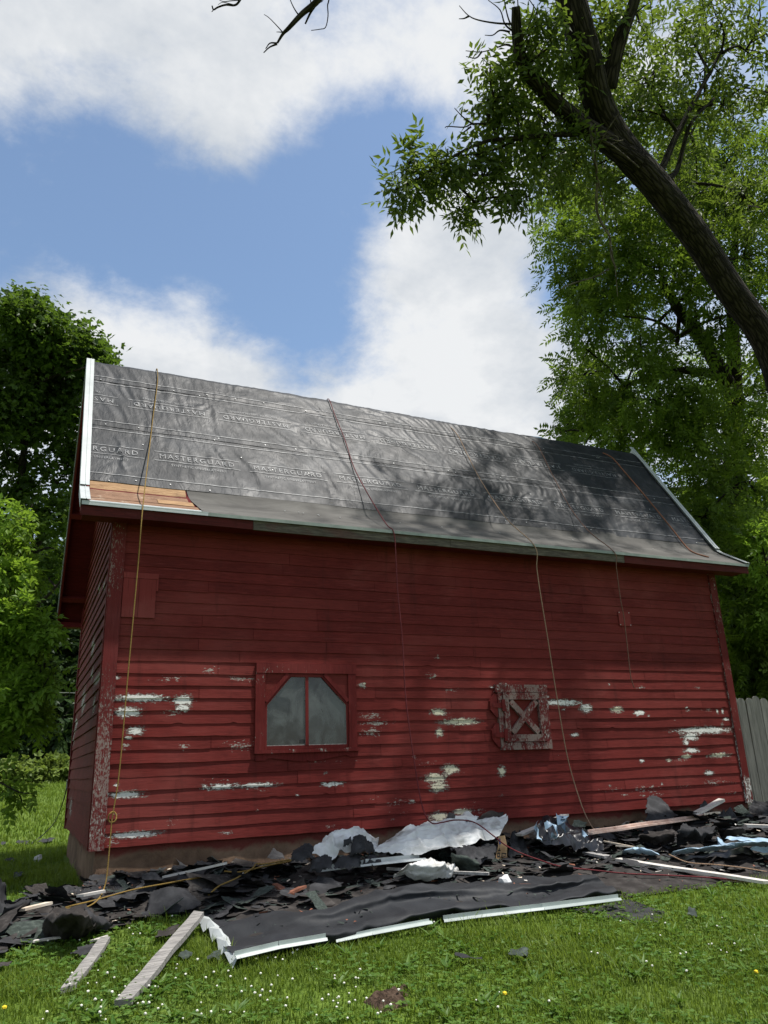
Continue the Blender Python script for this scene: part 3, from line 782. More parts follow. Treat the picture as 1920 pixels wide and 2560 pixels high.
# ---- new white rake metal on the front slope (left), its lower length, right rake, eave drip edge
def rq(x, s, h):
    if s < SL - 0.1: return rp(x, s, h)
    a = np.array(rp(x, SL - 0.5, h)); c = np.array(rp(x, SL - 0.1, h)); return tuple(c + (c - a) / 0.4 * (s - SL + 0.1))
def rake_metal(xo, side, s0, s1, w, mat, lift=0.0):
    b = MB()
    ss = [s0] + [s for s in (-0.12, -0.06, 0.0, 0.06, 0.12) if s0 < s < s1] + [s1]
    xi = xo + side * w
    for p, q in zip(ss[:-1], ss[1:]):
        b.hexa([rq(xo, p, 0.026 + lift), rq(xi, p, 0.026 + lift), rq(xi, q, 0.026 + lift), rq(xo, q, 0.026 + lift), rq(xo, p, 0.03 + lift), rq(xi, p, 0.03 + lift), rq(xi, q, 0.03 + lift), rq(xo, q, 0.03 + lift)])
        m_ = xo + side * w * 0.52                                      # rib along the flange
        b.hexa([rq(m_, p, 0.0301 + lift), rq(m_ + side * 0.008, p, 0.0301 + lift), rq(m_ + side * 0.008, q, 0.0301 + lift), rq(m_, q, 0.0301 + lift), rq(m_, p, 0.036 + lift), rq(m_ + side * 0.008, p, 0.036 + lift), rq(m_ + side * 0.008, q, 0.036 + lift), rq(m_, q, 0.036 + lift)])
        b.hexa([rq(xo - side * 0.004, p, -0.05), rq(xo, p, -0.05), rq(xo, q, -0.05), rq(xo - side * 0.004, q, -0.05), rq(xo - side * 0.004, p, 0.03 + lift), rq(xo, p, 0.03 + lift), rq(xo, q, 0.03 + lift), rq(xo - side * 0.004, q, 0.03 + lift)])
    return b.build('rake_metal', M[mat], barn)
rake_metal(-OL - 0.008, 1, -0.03, SL + 0.02, 0.092, 'white_metal', 0.03)
rake_metal(-OL - 0.010, 1, -SF - 0.01, -0.035, 0.092, 'white_metal', 0.012)
rake_metal(L + OR + 0.008, -1, 0.02, SL + 0.10, 0.085, 'white_metal', 0.04)
rake_metal(L + OR + 0.010, -1, -SF - 0.01, 0.015, 0.07, 'white_metal', 0.012)
def drip(x0, x1, wtop, mat, h):
    b = MB(); n = 20
    X = np.linspace(x0, x1, n)
    for p, q in zip(X[:-1], X[1:]):
        b.hexa([rp(p, -SF - 0.012, h), rp(q, -SF - 0.012, h), rp(q, -SF + wtop, h), rp(p, -SF + wtop, h), rp(p, -SF - 0.012, h + 0.003), rp(q, -SF - 0.012, h + 0.003), rp(q, -SF + wtop, h + 0.003), rp(p, -SF + wtop, h + 0.003)])
        b.hexa([(p, -0.312, 4.122), (q, -0.312, 4.122), (q, -0.308, 4.122), (p, -0.308, 4.122), (p, -0.312, 4.153 + h), (q, -0.312, 4.153 + h), (q, -0.308, 4.153 + h), (p, -0.308, 4.153 + h)])
    return b.build('drip_edge', M[mat], barn)
drip(-OL + 0.0, 0.92, 0.07, 'white_metal', 0.012)
drip(0.922, 4.6, 0.03, 'eave_metal', 0.006)
drip(4.602, L + OR - 0.005, 0.03, 'eave_metal', 0.006)
# ---- exposed deck planks at the left eave
def plank(x0, x1, s0, s1, h, mat):
    b = MB(); n = 7; X = np.linspace(x0, x1, n)
    for p, q in zip(X[:-1], X[1:]):
        ja, jb = 0.004 * math.sin(p * 17 + s0 * 40), 0.004 * math.sin(q * 17 + s0 * 40)
        b.hexa([rp(p, s0 + ja, 0.001), rp(q, s0 + jb, 0.001), rp(q, s1 + jb, 0.001), rp(p, s1 + ja, 0.001), rp(p, s0 + ja, h), rp(q, s0 + jb, h), rp(q, s1 + jb, h), rp(p, s1 + ja, h)])
    b.build('deck_plank', M[mat], barn)
plank(-0.268, 0.765, 0.005, 0.2, 0.010, 'plank_orange')
plank(-0.268, 0.772, -0.175, -0.006, 0.008, 'plank_brown')
plank(-0.268, 0.42, -0.36, -0.183, 0.009, 'plank_brown')
plank(0.424, 0.81, -0.355, -0.181, 0.012, 'plank_orange')
plank(-0.268, 0.845, -0.53, -0.368, 0.007, 'plank_brown')
# ---- starter strip on the flare
def strip():
    X = np.linspace(0.78, L + OR - 0.01, 110); S = np.linspace(-SF + 0.004, 0.22, 16)
    XX, SS = np.meshgrid(X, S); x = XX.ravel(); s = SS.ravel()
    x = np.where(x < 0.8, x + 0.09 * np.clip((0.15 - s) / 0.75, 0, 1), x)
    h = 0.014 + 0.004 * fbm(x * 1.1, s * 6, 0, 3) + 0.003 * np.abs(fbm(x * 3.3, s * 3.3, 3, 2))
    mesh_obj('starter_strip', roof_pt(x, s, h), grid_faces(110, 16), M['starter'], barn, smooth=True)
strip()
# ---- wrinkled underlayment
STARS = [(random.uniform(-0.2, 8.9), random.uniform(0.2, 2.6), random.uniform(0.1, 0.32), random.randint(7, 13), random.uniform(0, 6), random.uniform(0.4, 1.2)) for _ in range(70)]
def wrinkle(x, s):
    x = np.asarray(x, float); s = np.asarray(s, float)
    wx = x + 0.25 * vnoise(x * 0.9, s * 1.3, 1.0); ws = s + 0.3 * vnoise(x * 1.1, s * 0.8, 4.0)
    dirn = 0.7 * vnoise(x * 0.5, s * 0.9, 7.0)
    a = wx * np.cos(dirn) + ws * np.sin(dirn); c = -wx * np.sin(dirn) + ws * np.cos(dirn)
    amp = 0.35 + 0.65 * np.clip(0.5 + 0.9 * vnoise(x * 0.8 + 5, s * 1.5, 2.0), 0, 1)
    w = 0.0062 * amp * (1 - 2.0 * np.abs(vnoise(a * 8.0, c * 2.4, 0.0)))
    w = w + 0.0032 * amp * (1 - 2.0 * np.abs(vnoise(a * 15 + 3, c * 5.5, 3.0)))
    w = w + 0.004 * vnoise(x * 1.4, s * 2.2, 9.0)
    for (cx, cs, r, k, ph, g) in STARS:
        dx = x - cx; ds = s - cs; rr = np.sqrt(dx * dx + ds * ds) + 1e-6
        m = rr < r * 3
        if not m.any(): continue
        th = np.arctan2(ds, dx)
        w = w + np.where(m, 0.006 * g * np.abs(np.cos(th * k / 2 + ph)) ** 3 * np.exp(-(rr / r) ** 2) * np.clip(rr / 0.05, 0, 1), 0)
    # longer slack folds on the right half of the upper sheet
    for (x0, s0, x1, s1, g) in ((3.5, 2.1, 4.3, 1.35, 0.02), (3.65, 2.05, 4.35, 1.45, 0.014), (4.75, 1.15, 5.2, 0.25, 0.016), (4.9, 0.55, 5.35, 0.2, 0.02), (6.05, 2.1, 6.35, 1.5, 0.015), (6.2, 2.0, 6.5, 1.5, 0.012), (0.02, 1.1, 0.12, 0.25, 0.016), (5.6, 2.35, 7.5, 2.3, 0.012), (5.0, 1.15, 8.5, 1.12, 0.010)):
        dx, ds = x1 - x0, s1 - s0; ll = dx * dx + ds * ds
        tt = np.clip(((x - x0) * dx + (s - s0) * ds) / ll, 0, 1)
        d = np.hypot(x - x0 - tt * dx + 0.02 * np.sin(tt * 20), s - s0 - tt * ds)
        w = w + g * np.exp(-(d / 0.022) ** 2) * np.sin(np.pi * np.clip(tt, 0.03, 0.97))
    return w
def sheet_h(x, s, base): return base + wrinkle(x, s)
def under(name, s0, s1, base, label, x0=-OL + 0.03, x1=L + OR - 0.05):
    nx = int((x1 - x0) / 0.022); ns = int((s1 - s0) / 0.022)
    X = np.linspace(x0, x1, nx); S = np.linspace(s0, s1, ns)
    XX, SS = np.meshgrid(X, S); x = XX.ravel(); s = SS.ravel()
    e = np.clip(np.minimum(np.abs(s - s0), np.abs(s1 - s)) / 0.06, 0, 1)
    s = s + 0.008 * vnoise(x * 2.1, 0 * x + s0) * (1 - e)
    h = base + wrinkle(x, s) * (0.35 + 0.65 * e)
    o = mesh_obj(name, roof_pt(x, s, np.maximum(h, base * 0.6)), grid_faces(nx, ns), M['underlay'], barn, smooth=True)
    o['label'] = label
    return o
rowA = under('underlayment_sheet', 0.155, 1.275, 0.020, 'lower course of printed black roof underlayment')
rowB = under('underlayment_sheet', 1.23, 2.30, 0.026, 'middle course of black underlayment printed upside down')
rowC = under('underlayment_sheet', 2.25, SL + 0.34, 0.032, 'black underlayment strip folded over the ridge')
def ribbon(x0, x1, s, w, base, parent, name='printed_line'):
    n = max(2, int((x1 - x0) / 0.03)); X = np.linspace(x0, x1, n)
    x = np.concatenate([X, X]); ss = np.concatenate([np.full(n, s - w / 2), np.full(n, s + w / 2)])
    h = base + wrinkle(x, ss) + 0.006
    return mesh_obj(name, roof_pt(x, ss, h), grid_faces(n, 2), M['print_ink'], parent)
def lettering(body, x, s, width, height, base, parent, flip=False, x_min=-OL + 0.085, x_max=L + OR - 0.09):
    cu = bpy.data.curves.new('lettering', 'FONT'); cu.body = body; cu.size = 1.0; cu.resolution_u = 2; cu.space_character = 1.25
    to = bpy.data.objects.new('lettering', cu); COL.objects.link(to)
    bpy.context.view_layer.update()
    dg = bpy.context.evaluated_depsgraph_get()
    me = bpy.data.meshes.new_from_object(to.evaluated_get(dg))
    bpy.data.objects.remove(to); bpy.data.curves.remove(cu)
    bm = bmesh.new(); bm.from_mesh(me)
    bmesh.ops.triangulate(bm, faces=bm.faces)
    n = len(bm.verts)
    xs = [v.co.x for v in bm.verts]; ys = [v.co.y for v in bm.verts]
    sx_ = width / (max(xs) - min(xs)); sy_ = height / (max(ys) - min(ys)); mx_, my_ = min(xs), min(ys)
    for v in bm.verts: v.co = ((v.co.x - mx_) * sx_, (v.co.y - my_) * sy_, 0)
    for it in range(2):
        ed = [e for e in bm.edges if e.calc_length() > 0.035]
        if ed: bmesh.ops.subdivide_edges(bm, edges=ed, cuts=1, use_grid_fill=False)
        bmesh.ops.triangulate(bm, faces=bm.faces)
    P = np.array([v.co for v in bm.verts])
    if flip: X = x - P[:, 0]; S = s - P[:, 1]
    else: X = x + P[:, 0]; S = s + P[:, 1]
    V = roof_pt(X, S, base + wrinkle(X, S) + 0.007)
    bm.verts.index_update()
    F = [[v.index for v in f.verts] for f in bm.faces]
    F = [f for f in F if all(x_min < X[i] < x_max for i in f)]
    bm.free(); bpy.data.meshes.remove(me)
    if F: mesh_obj('lettering', V, F, M['print_ink'], parent)
for k in range(-1, 8):
    x = 0.50 + 1.1485 * k
    lettering('MASTERGUARD', x, 0.705, 0.90, 0.085, 0.020, rowA)
    lettering('SYNTHETIC UNDERLAYMENT', x + 0.13, 0.565, 0.66, 0.042, 0.020, rowA)
    a, c = max(x - 0.06, -OL + 0.085), min(x + 0.97, L + OR - 0.09)
    if c > a:
        ribbon(a, c, 0.835, 0.009, 0.020, rowA); ribbon(a, c, 0.66, 0.009, 0.020, rowA)
    x = -0.03 + 1.1485 * k
    lettering('MASTERGUARD', x, 1.845, 0.90, 0.085, 0.026, rowB, True)
    lettering('SYNTHETIC UNDERLAYMENT', x - 0.13, 1.985, 0.66, 0.042, 0.026, rowB, True)
    a, c = max(x - 0.97, -OL + 0.085), min(x + 0.06, L + OR - 0.09)
    if c > a:
        ribbon(a, c, 1.895, 0.009, 0.026, rowB); ribbon(a, c, 1.715, 0.009, 0.026, rowB)
for (s, base, par) in ((0.29, 0.020, rowA), (1.16, 0.020, rowA), (1.33, 0.026, rowB), (2.2, 0.026, rowB), (2.34, 0.032, rowC)):
    ribbon(-OL + 0.085, L + OR - 0.09, s, 0.011, base, par)
# cap nails
cap = None
for k in range(60):
    s = random.choice((0.2, 0.21, 0.75, 0.95, 1.25, 1.26, 1.8, 2.27, 2.28, -0.2)) + random.uniform(-0.03, 0.03)
    x = random.uniform(-0.2, 8.7)
    base = 0.020 if s < 1.23 else (0.026 if s < 2.25 else 0.032)
    if s < 0.155 and x < 1.0: continue
    c = roof_pt(np.array(x), np.array(s), base + float(wrinkle(np.array([x]), np.array([s]))[0]) + 0.004 if s > 0.15 else 0.024)
    d = roof_pt(np.array(x), np.array(s), 0.2); n_ = Vector(d - c).normalized()
    if cap is None:
        b = MB(); b.tube([(0, 0, 0), (0, 0, 0.004)], 0.009, 6); cap = b.build('cap_nail', M['nail_cap'], barn); o = cap
    else:
        o = cap.copy(); COL.objects.link(o)
    o.rotation_euler = n_.to_track_quat('Z', 'Y').to_euler(); o.location = c
# ---- window
win = empty('window', (2.12, -0.03, 1.66)); win.parent = barn; win.matrix_parent_inverse = Matrix.Translation(-Vector(barn.location))
def wpart(name, x0, z0, x1, z1, y0, y1, mat='red_z', fn=None):
    if fn: return flaked_box(name, x0, y0, z0, x1, y1, z1, M[mat], win, fn)
    b = MB(); b.box(x0, y0, z0, x1, y1, z1); return b.build(name, M[mat], win)
def wear_light(V, P): P[:, 2] = np.clip(0.16 + 0.3 * fbm(V[:, 0] * 7, V[:, 2] * 7, 2, 3), 0, 0.5)
wpart('casing', 1.545, 1.70, 1.650, 2.50, -0.036, 0.0, fn=wear_light)
wpart('casing', 2.610, 1.70, 2.705, 2.495, -0.036, 0.0, fn=wear_light)
wpart('head_casing', 1.548, 2.498, 2.708, 2.60, -0.04, 0.0, fn=wear_light)
wpart('sill', 1.54, 1.665, 2.726, 1.702, -0.052, 0.0, fn=wear_light)
# scalloped apron below the sill
ap = [(1.555, 1.664), (1.555, 1.594), (1.66, 1.594), (1.69, 1.612), (1.74, 1.614), (2.07, 1.571), (2.10, 1.571), (2.125, 1.585), (2.15, 1.571), (2.19, 1.571), (2.53, 1.622), (2.58, 1.624), (2.61, 1.606), (2.70, 1.606), (2.70, 1.664)]
b = MB(); b.prism([(x, -0.022, z) for x, z in ap][::-1], [(x, -0.004, z) for x, z in ap][::-1]); b.build('apron', M['red_z'], win)
# sash: outer stiles and rails, clipped corners
GX0, GX1, GZ0, GZ1 = 1.678, 2.583, 1.742, 2.462
CXL, CXR, CZ = 1.93, 2.31, 2.155
def wbar(name, a, c, w, y0, y1, mat='red_z'):
    a = Vector((a[0], 0, a[1])); c = Vector((c[0], 0, c[1])); d = (c - a).normalized(); n_ = Vector((-d.z, 0, d.x)) * (w / 2)
    r = [a - n_, c - n_, c + n_, a + n_]
    b = MB(); b.prism([(p.x, y0, p.z) for p in r], [(p.x, y1, p.z) for p in r]); return b.build(name, M[mat], win)
wbar('sash_stile', (1.664, 1.703), (1.664, 2.17), 0.027, -0.022, 0.012)
wbar('sash_stile', (2.597, 1.703), (2.597, 2.17), 0.027, -0.022, 0.012)
wbar('sash_rail', (1.678, 1.722), (2.583, 1.722), 0.036, -0.0215, 0.012)
wbar('sash_rail', (1.92, 2.476), (2.32, 2.476), 0.034, -0.0215, 0.012)
wbar('sash_corner', (1.664, 2.165), (1.935, 2.472), 0.03, -0.023, 0.011)
wbar('sash_corner', (2.597, 2.165), (2.305, 2.472), 0.03, -0.023, 0.011)
wbar('mullion', (2.125, 1.74), (2.125, 2.462), 0.034, -0.024, 0.011)
for sgn, (x0, x1, xc) in ((1, (1.651, 1.93, 1.651)), (-1, (2.609, 2.31, 2.609))):
    pts = [(x0, 2.205), (x1 - sgn * 0.045, 2.497), (x0, 2.497)]
    if sgn < 0: pts = pts[::-1]
    b = MB(); b.prism([(x, -0.016, z) for x, z in pts], [(x, 0.004, z) for x, z in pts]); b.build('corner_panel', M['red_x'], win)
    wbar('corner_trim', (x0 - sgn * 0.0 + sgn * 0.004, 2.20), (x1 - sgn * 0.02, 2.492), 0.042, -0.034, -0.012)
gl = [(GX0, GZ0), (2.1085, GZ0), (2.1085, GZ1), (CXL, GZ1), (GX0, CZ)]
gr_ = [(2.1415, GZ0), (GX1, GZ0), (GX1, CZ), (CXR, GZ1), (2.1415, GZ1)]
for g in (gl, gr_):
    b = MB(); b.prism([(x, -0.006, z) for x, z in g], [(x, -0.002, z) for x, z in g]); b.build('pane', M['glass'], win)
b = MB(); b.box(2.045, -0.0095, 1.76, 2.10, -0.0068, 1.80); b.build('broken_corner', M['black_ink'], win)
# putty lines round the glass
for g in (gl, gr_):
    b = MB()
    for p, q in zip(g, g[1:] + g[:1]): b.bar((p[0], -0.009, p[1]), (q[0], -0.009, q[1]), 0.006, 0.006, (0, 1, 0))
    b.build('putty', M['grey_wood'], win)
# ---- cross-braced hatch
hat = empty('hatch', (4.92, -0.03, 1.63)); hat.parent = barn; hat.matrix_parent_inverse = Matrix.Translation(-Vector(barn.location))
def wear_heavy(V, P):
    f = fbm(V[:, 0] * 9, V[:, 2] * 9, 5, 3); P[:, 2] = np.clip(0.56 + 0.45 * f, 0, 1); P[:, 0] = np.clip(0.12 - 0.45 * f, 0, 0.5)
def hp(name, x0, z0, x1, z1, y0, y1): return flaked_box(name, x0, y0, z0, x1, y1, z1, M['red_flake'], hat, wear_heavy, 0.02)
hp('casing', 4.535, 2.305, 5.30, 2.395, -0.05, 0.0)
hp('casing', 4.56, 1.625, 5.295, 1.71, -0.05, 0.0)
hp('casing', 5.225, 1.711, 5.295, 2.304, -0.047, 0.0)
hp('casing', 4.56, 1.711, 4.628, 2.304, -0.045, 0.0)
hp('stile', 4.63, 1.715, 4.705, 2.30, -0.062, -0.014)
hp('stile', 5.145, 1.715, 5.222, 2.30, -0.062, -0.014)
hp('rail', 4.706, 2.215, 5.144, 2.298, -0.06, -0.014)
hp('rail', 4.706, 1.717, 5.144, 1.80, -0.06, -0.014)
def brace(a, c, y0, y1):
    d = np.array([c[0] - a[0], c[1] - a[1]]); ln = np.linalg.norm(d); d /= ln; n_ = np.array([-d[1], d[0]]) * 0.036
    nx = 28; T = np.linspace(0, 1, nx); V = []
    for s in (-1, 0, 1):
        for q in T: V.append((a[0] + d[0] * ln * q + n_[0] * s, y0, a[1] + d[1] * ln * q + n_[1] * s))
    F = grid_faces(nx, 3).tolist(); n = len(V)
    r = [(a[0] - n_[0], a[1] - n_[1]), (c[0] - n_[0], c[1] - n_[1]), (c[0] + n_[0], c[1] + n_[1]), (a[0] + n_[0], a[1] + n_[1])]
    V += [(p[0], y0, p[1]) for p in r] + [(p[0], y1, p[1]) for p in r]
    F += [[n + k, n + 4 + k, n + 4 + (k + 1) % 4, n + (k + 1) % 4] for k in range(4)]
    V = np.array(V); P = np.zeros((len(V), 4)); P[:, 3] = 1; wear_heavy(V, P)
    mesh_obj('brace', V, F, M['red_flake'], hat, peel=P)
brace((4.735, 2.195), (5.115, 1.82), -0.058, -0.016); brace((4.735, 1.82), (5.115, 2.195), -0.0565, -0.016)
b = MB(); b.box(4.63, -0.0145, 1.715, 5.222, -0.0125, 2.30); b.build('panel', M['red_x'], hat)
for zc in (2.145, 1.80):
    ol = [(4.45, zc - 0.05), (4.45, zc + 0.055), (4.51, zc + 0.135), (4.555, zc + 0.135), (4.555, zc - 0.14), (4.53, zc - 0.14)]
    b = MB(); b.prism([(x, -0.04, z) for x, z in ol], [(x, -0.002, z) for x, z in ol]); hb = b.build('hinge_block', M['red_z'], hat)
    b = MB()
    ol = [(4.465, zc - 0.022), (4.465, zc + 0.022), (4.60, zc + 0.035), (4.60, zc - 0.035)]
    b.prism([(x, -0.067, z) for x, z in ol], [(x, -0.063, z) for x, z in ol]); b.box(4.60, -0.075, zc - 0.07, 4.645, -0.063, zc + 0.07); b.build('hinge', M['red_z'], hat)
# ---- patches screwed on the wall
pt = empty('wall_patch', (0.3, -0.02, 3.05)); pt.parent = barn; pt.matrix_parent_inverse = Matrix.Translation(-Vector(barn.location))
b = MB(); b.box(0.125, -0.026, 3.045, 0.285, -0.016, 3.455); b.build('patch_panel', M['fresh_red'], pt)
b = MB(); b.box(0.288, -0.027, 3.045, 0.458, -0.016, 3.455); b.build('patch_panel', M['fresh_red'], pt)
b = MB(); b.box(0.122, -0.031, 3.457, 0.48, -0.016, 3.515); b.build('patch_cap', M['fresh_red'], pt)
b = MB(); b.box(0.46, -0.029, 3.33, 0.48, -0.016, 3.456); b.build('patch_cap', M['fresh_red'], pt)
b = MB(); b.box(6.625, -0.024, 3.20, 6.83, -0.015, 3.40); o = b.build('wall_patch', M['fresh_red'], barn)
for (x, z) in ((6.64, 3.215), (6.815, 3.215), (6.81, 3.385), (6.64, 3.385)):
    b = MB(); b.tube([(x, -0.0245, z), (x, -0.028, z)], 0.007, 6); b.build('screw', M['nail_cap'], o)
# ------------------------------------------------------------------ board fence beside the barn
def fence():
    f = empty('board_fence', (9.6, 0.6, gz(9.6, 0.6)))
    tag(f, 'weathered grey vertical board fence beyond the barn right corner', 'fence')
    p0 = np.array([8.86, 0.5]); p1 = np.array([12.6, -0.55]); d = (p1 - p0) / np.linalg.norm(p1 - p0); n = np.array([d[1], -d[0]])
    if n[1] > 0: n = -n
    ln = np.linalg.norm(p1 - p0); w = 0.118; k = 0
    while k * (w + 0.006) < ln:
        a = p0 + d * k * (w + 0.006); b_ = a + d * w
        zb = gz(a[0], a[1]) + 0.05 + random.uniform(-0.02, 0.02); zt = zb + 1.62 + random.uniform(-0.012, 0.012)
        out = [(0, 0), (w, 0), (w, zt - zb - 0.05), (w * 0.86, zt - zb - 0.018), (w * 0.62, zt - zb), (w * 0.38, zt - zb), (w * 0.14, zt - zb - 0.018), (0, zt - zb - 0.05)]
        o_ = random.uniform(-0.004, 0.004); ln_ = random.uniform(-0.006, 0.006)
        r0 = [(a[0] + d[0] * (q + ln_ * z) + n[0] * (0.01 + o_), a[1] + d[1] * (q + ln_ * z) + n[1] * (0.01 + o_), zb + z) for q, z in out]
        r1 = [(a[0] + d[0] * (q + ln_ * z) - n[0] * (0.01 - o_), a[1] + d[1] * (q + ln_ * z) - n[1] * (0.01 - o_), zb + z) for q, z in out]
        m = MB(); m.prism(r0, r1); m.build('board', M['fence_wood'], f); k += 1
    for h in (0.35, 1.25):
        m = MB(); m.bar((p0[0] - n[0] * 0.035, p0[1] - n[1] * 0.035, gz(*p0) + h), (p1[0] - n[0] * 0.035, p1[1] - n[1] * 0.035, gz(*p1) + h), 0.04, 0.085); m.build('rail', M['fence_wood'], f)
    for q in (0.12, 0.5, 0.95):
        p = p0 + (p1 - p0) * q - n * 0.1; m = MB(); m.box(p[0] - 0.045, p[1] - 0.045, gz(*p) - 0.1, p[0] + 0.045, p[1] + 0.045, gz(*p) + 1.45); m.build('post', M['fence_wood'], f)
fence()

# ------------------------------------------------------------------ debris bed
FRONT_PX = [(-90, 2440), (0, 2402), (84, 2360), (180, 2350), (274, 2340), (380, 2304), (500, 2292), (592, 2410), (748, 2377), (895, 2344), (1064, 2306), (1220, 2287), (1422, 2268), (1553, 2241), (1642, 2232), (1920, 2199), (2080, 2175)]
FRONT = [on_ground(u, v)[:2] for u, v in FRONT_PX]
BED = [tuple(p) for p in FRONT] + [(10.2, -0.05), (0.1, -0.05), (0.02, 0.12)] + [tuple(on_ground(u, v)[:2]) for u, v in ((205, 2215), (120, 2252), (0, 2285), (-120, 2330))]
def seg_dist(x, y, line):
    x = np.asarray(x, float); y = np.asarray(y, float); r = np.full(x.shape, 1e9)
    for (a, b_) in zip(line[:-1], line[1:]):
        dx, dy = b_[0] - a[0], b_[1] - a[1]; t_ = np.clip(((x - a[0]) * dx + (y - a[1]) * dy) / (dx * dx + dy * dy + 1e-9), 0, 1)
        r = np.minimum(r, np.hypot(x - a[0] - t_ * dx, y - a[1] - t_ * dy))
    return r
BACKL = BED[len(FRONT) + 2:] + [BED[0]]
def bed_h(x, y):
    x = np.asarray(x, float); y = np.asarray(y, float)
    ins = in_poly(x, y, BED)
    d = np.minimum(seg_dist(x, y, FRONT), seg_dist(x, y, BACKL))
    e = np.clip(d / 0.55, 0, 1); e = e * e * (3 - 2 * e)
    h = 0.03 + e * (0.055 + 0.05 * fbm(x * 1.7, y * 1.7, 3, 3) + 0.07 * np.exp(-(y + 0.35) ** 2 / 0.3) * (0.8 + 0.5 * vnoise(x * 1.3, y)))
    h = h + 0.012 * np.abs(fbm(x * 7, y * 7, 2, 2)) * e
    return np.where(ins, np.maximum(h, 0.012), 0.0)
def bz(x, y): return float(ground(x, y) + bed_h(np.array([x]), np.array([y]))[0])
def on_bed(u, v, h=0.0):
    return hit(u, v, lambda x, y: ground(x, y) + bed_h(x, y) + h, 60.0)
def debris_bed():
    xs = np.arange(-2.2, 10.4, 0.06); ys = np.arange(-4.2, 0.1, 0.06)
    X, Y = np.meshgrid(xs, ys); x = X.ravel(); y = Y.ravel()
    Z = ground(x, y) + bed_h(x, y) + 0.002
    ins = in_poly(x, y, BED)
    F = grid_faces(len(xs), len(ys)); F = F[ins[F].all(1)]
    used = np.unique(F); mp = np.full(x.size, -1); mp[used] = np.arange(used.size)
    o = mesh_obj('torn_felt_litter', np.stack([x, y, Z], 1)[used], mp[F], M['felt_brown'], smooth=False)
    tag(o, 'dark mat of shredded roofing felt along the foot of barn', 'debris', kind='stuff')
    # shards lying flat on it: too many to count
    mb_v = []; mb_f = []; mats = []
    n = 0
    while n < 1500:
        px_ = random.uniform(-2.1, 9.9); py_ = random.uniform(-4.0, 0.0)
        if not in_poly(np.array([px_]), np.array([py_]), BED)[0]: continue
        if in_poly(np.array([px_]), np.array([py_]), SHEET_FREE)[0] and random.random() < 0.93: continue
        n += 1
        r = random.uniform(0.03, 0.15) * (1.6 if random.random() < 0.15 else 1); k = random.randint(4, 6); a0 = random.uniform(0, 6.3)
        tx, ty = random.gauss(0, 0.17), random.gauss(0, 0.17); z0 = bz(px_, py_) + 0.012
        i = len(mb_v); asp = random.uniform(0.35, 1)
        ca, sa = math.cos(a0), math.sin(a0)
        for j in range(k):
            a = 2 * math.pi * j / k + random.uniform(-0.3, 0.3); q = r * random.uniform(0.6, 1.15)
            lx, ly = q * math.cos(a), q * math.sin(a) * asp
            dx, dy = lx * ca - ly * sa, lx * sa + ly * ca
            mb_v.append((px_ + dx, py_ + dy, z0 + dx * tx + dy * ty + random.uniform(-0.006, 0.01)))
        mb_f.append(tuple(range(i, i + k))); mats.append(random.choices((0, 1, 2, 3), (5, 4, 3, 0.12))[0])
    # crumbs: nails, splinters, granule flakes
    n = 0
    while n < 1300:
        px_ = random.uniform(-2.1, 9.9); py_ = random.uniform(-4.0, 0.0)
        if not in_poly(np.array([px_]), np.array([py_]), BED)[0]: continue
        n += 1; z0 = bz(px_, py_) + 0.03; r = random.uniform(0.004, 0.010); a = random.uniform(0, 6.3); l = r * random.choice((1, 1.5, 3, 5)); i = len(mb_v); ca, sa = math.cos(a), math.sin(a)
        for (q, w) in ((-l, -r), (l, -r * 0.7), (l, r), (-l, r * 0.8)):
            mb_v.append((px_ + q * ca - w * sa, py_ + q * sa + w * ca, z0 + random.uniform(-0.008, 0.012)))
        mb_f.append(tuple(range(i, i + 4))); mats.append(random.choices((2, 3, 4, 5), (6, 0.8, 0.35, 1.0))[0])
    o = mesh_obj('felt_shards', mb_v, mb_f, [M['felt'], M['felt_brown'], M['felt_green'], M['bare_wood'], M['white_wood'], M['rust_wood']])
    o.data.polygons.foreach_set('material_index', mats)
    tag(o, 'countless small black and greenish roofing shards in the debris', 'debris', kind='stuff')
SHEET_PX = [(515, 2300), (592, 2408), (748, 2376), (895, 2343), (1064, 2305), (1220, 2286), (1422, 2267), (1553, 2240), (1642, 2231), (1920, 2198), (1900, 2180), (1560, 2190), (1300, 2205), (1000, 2240), (800, 2290), (640, 2300)]
SHEET_FREE = [tuple(on_ground(u, v, 0.05)[:2]) for u, v in SHEET_PX]
debris_bed()

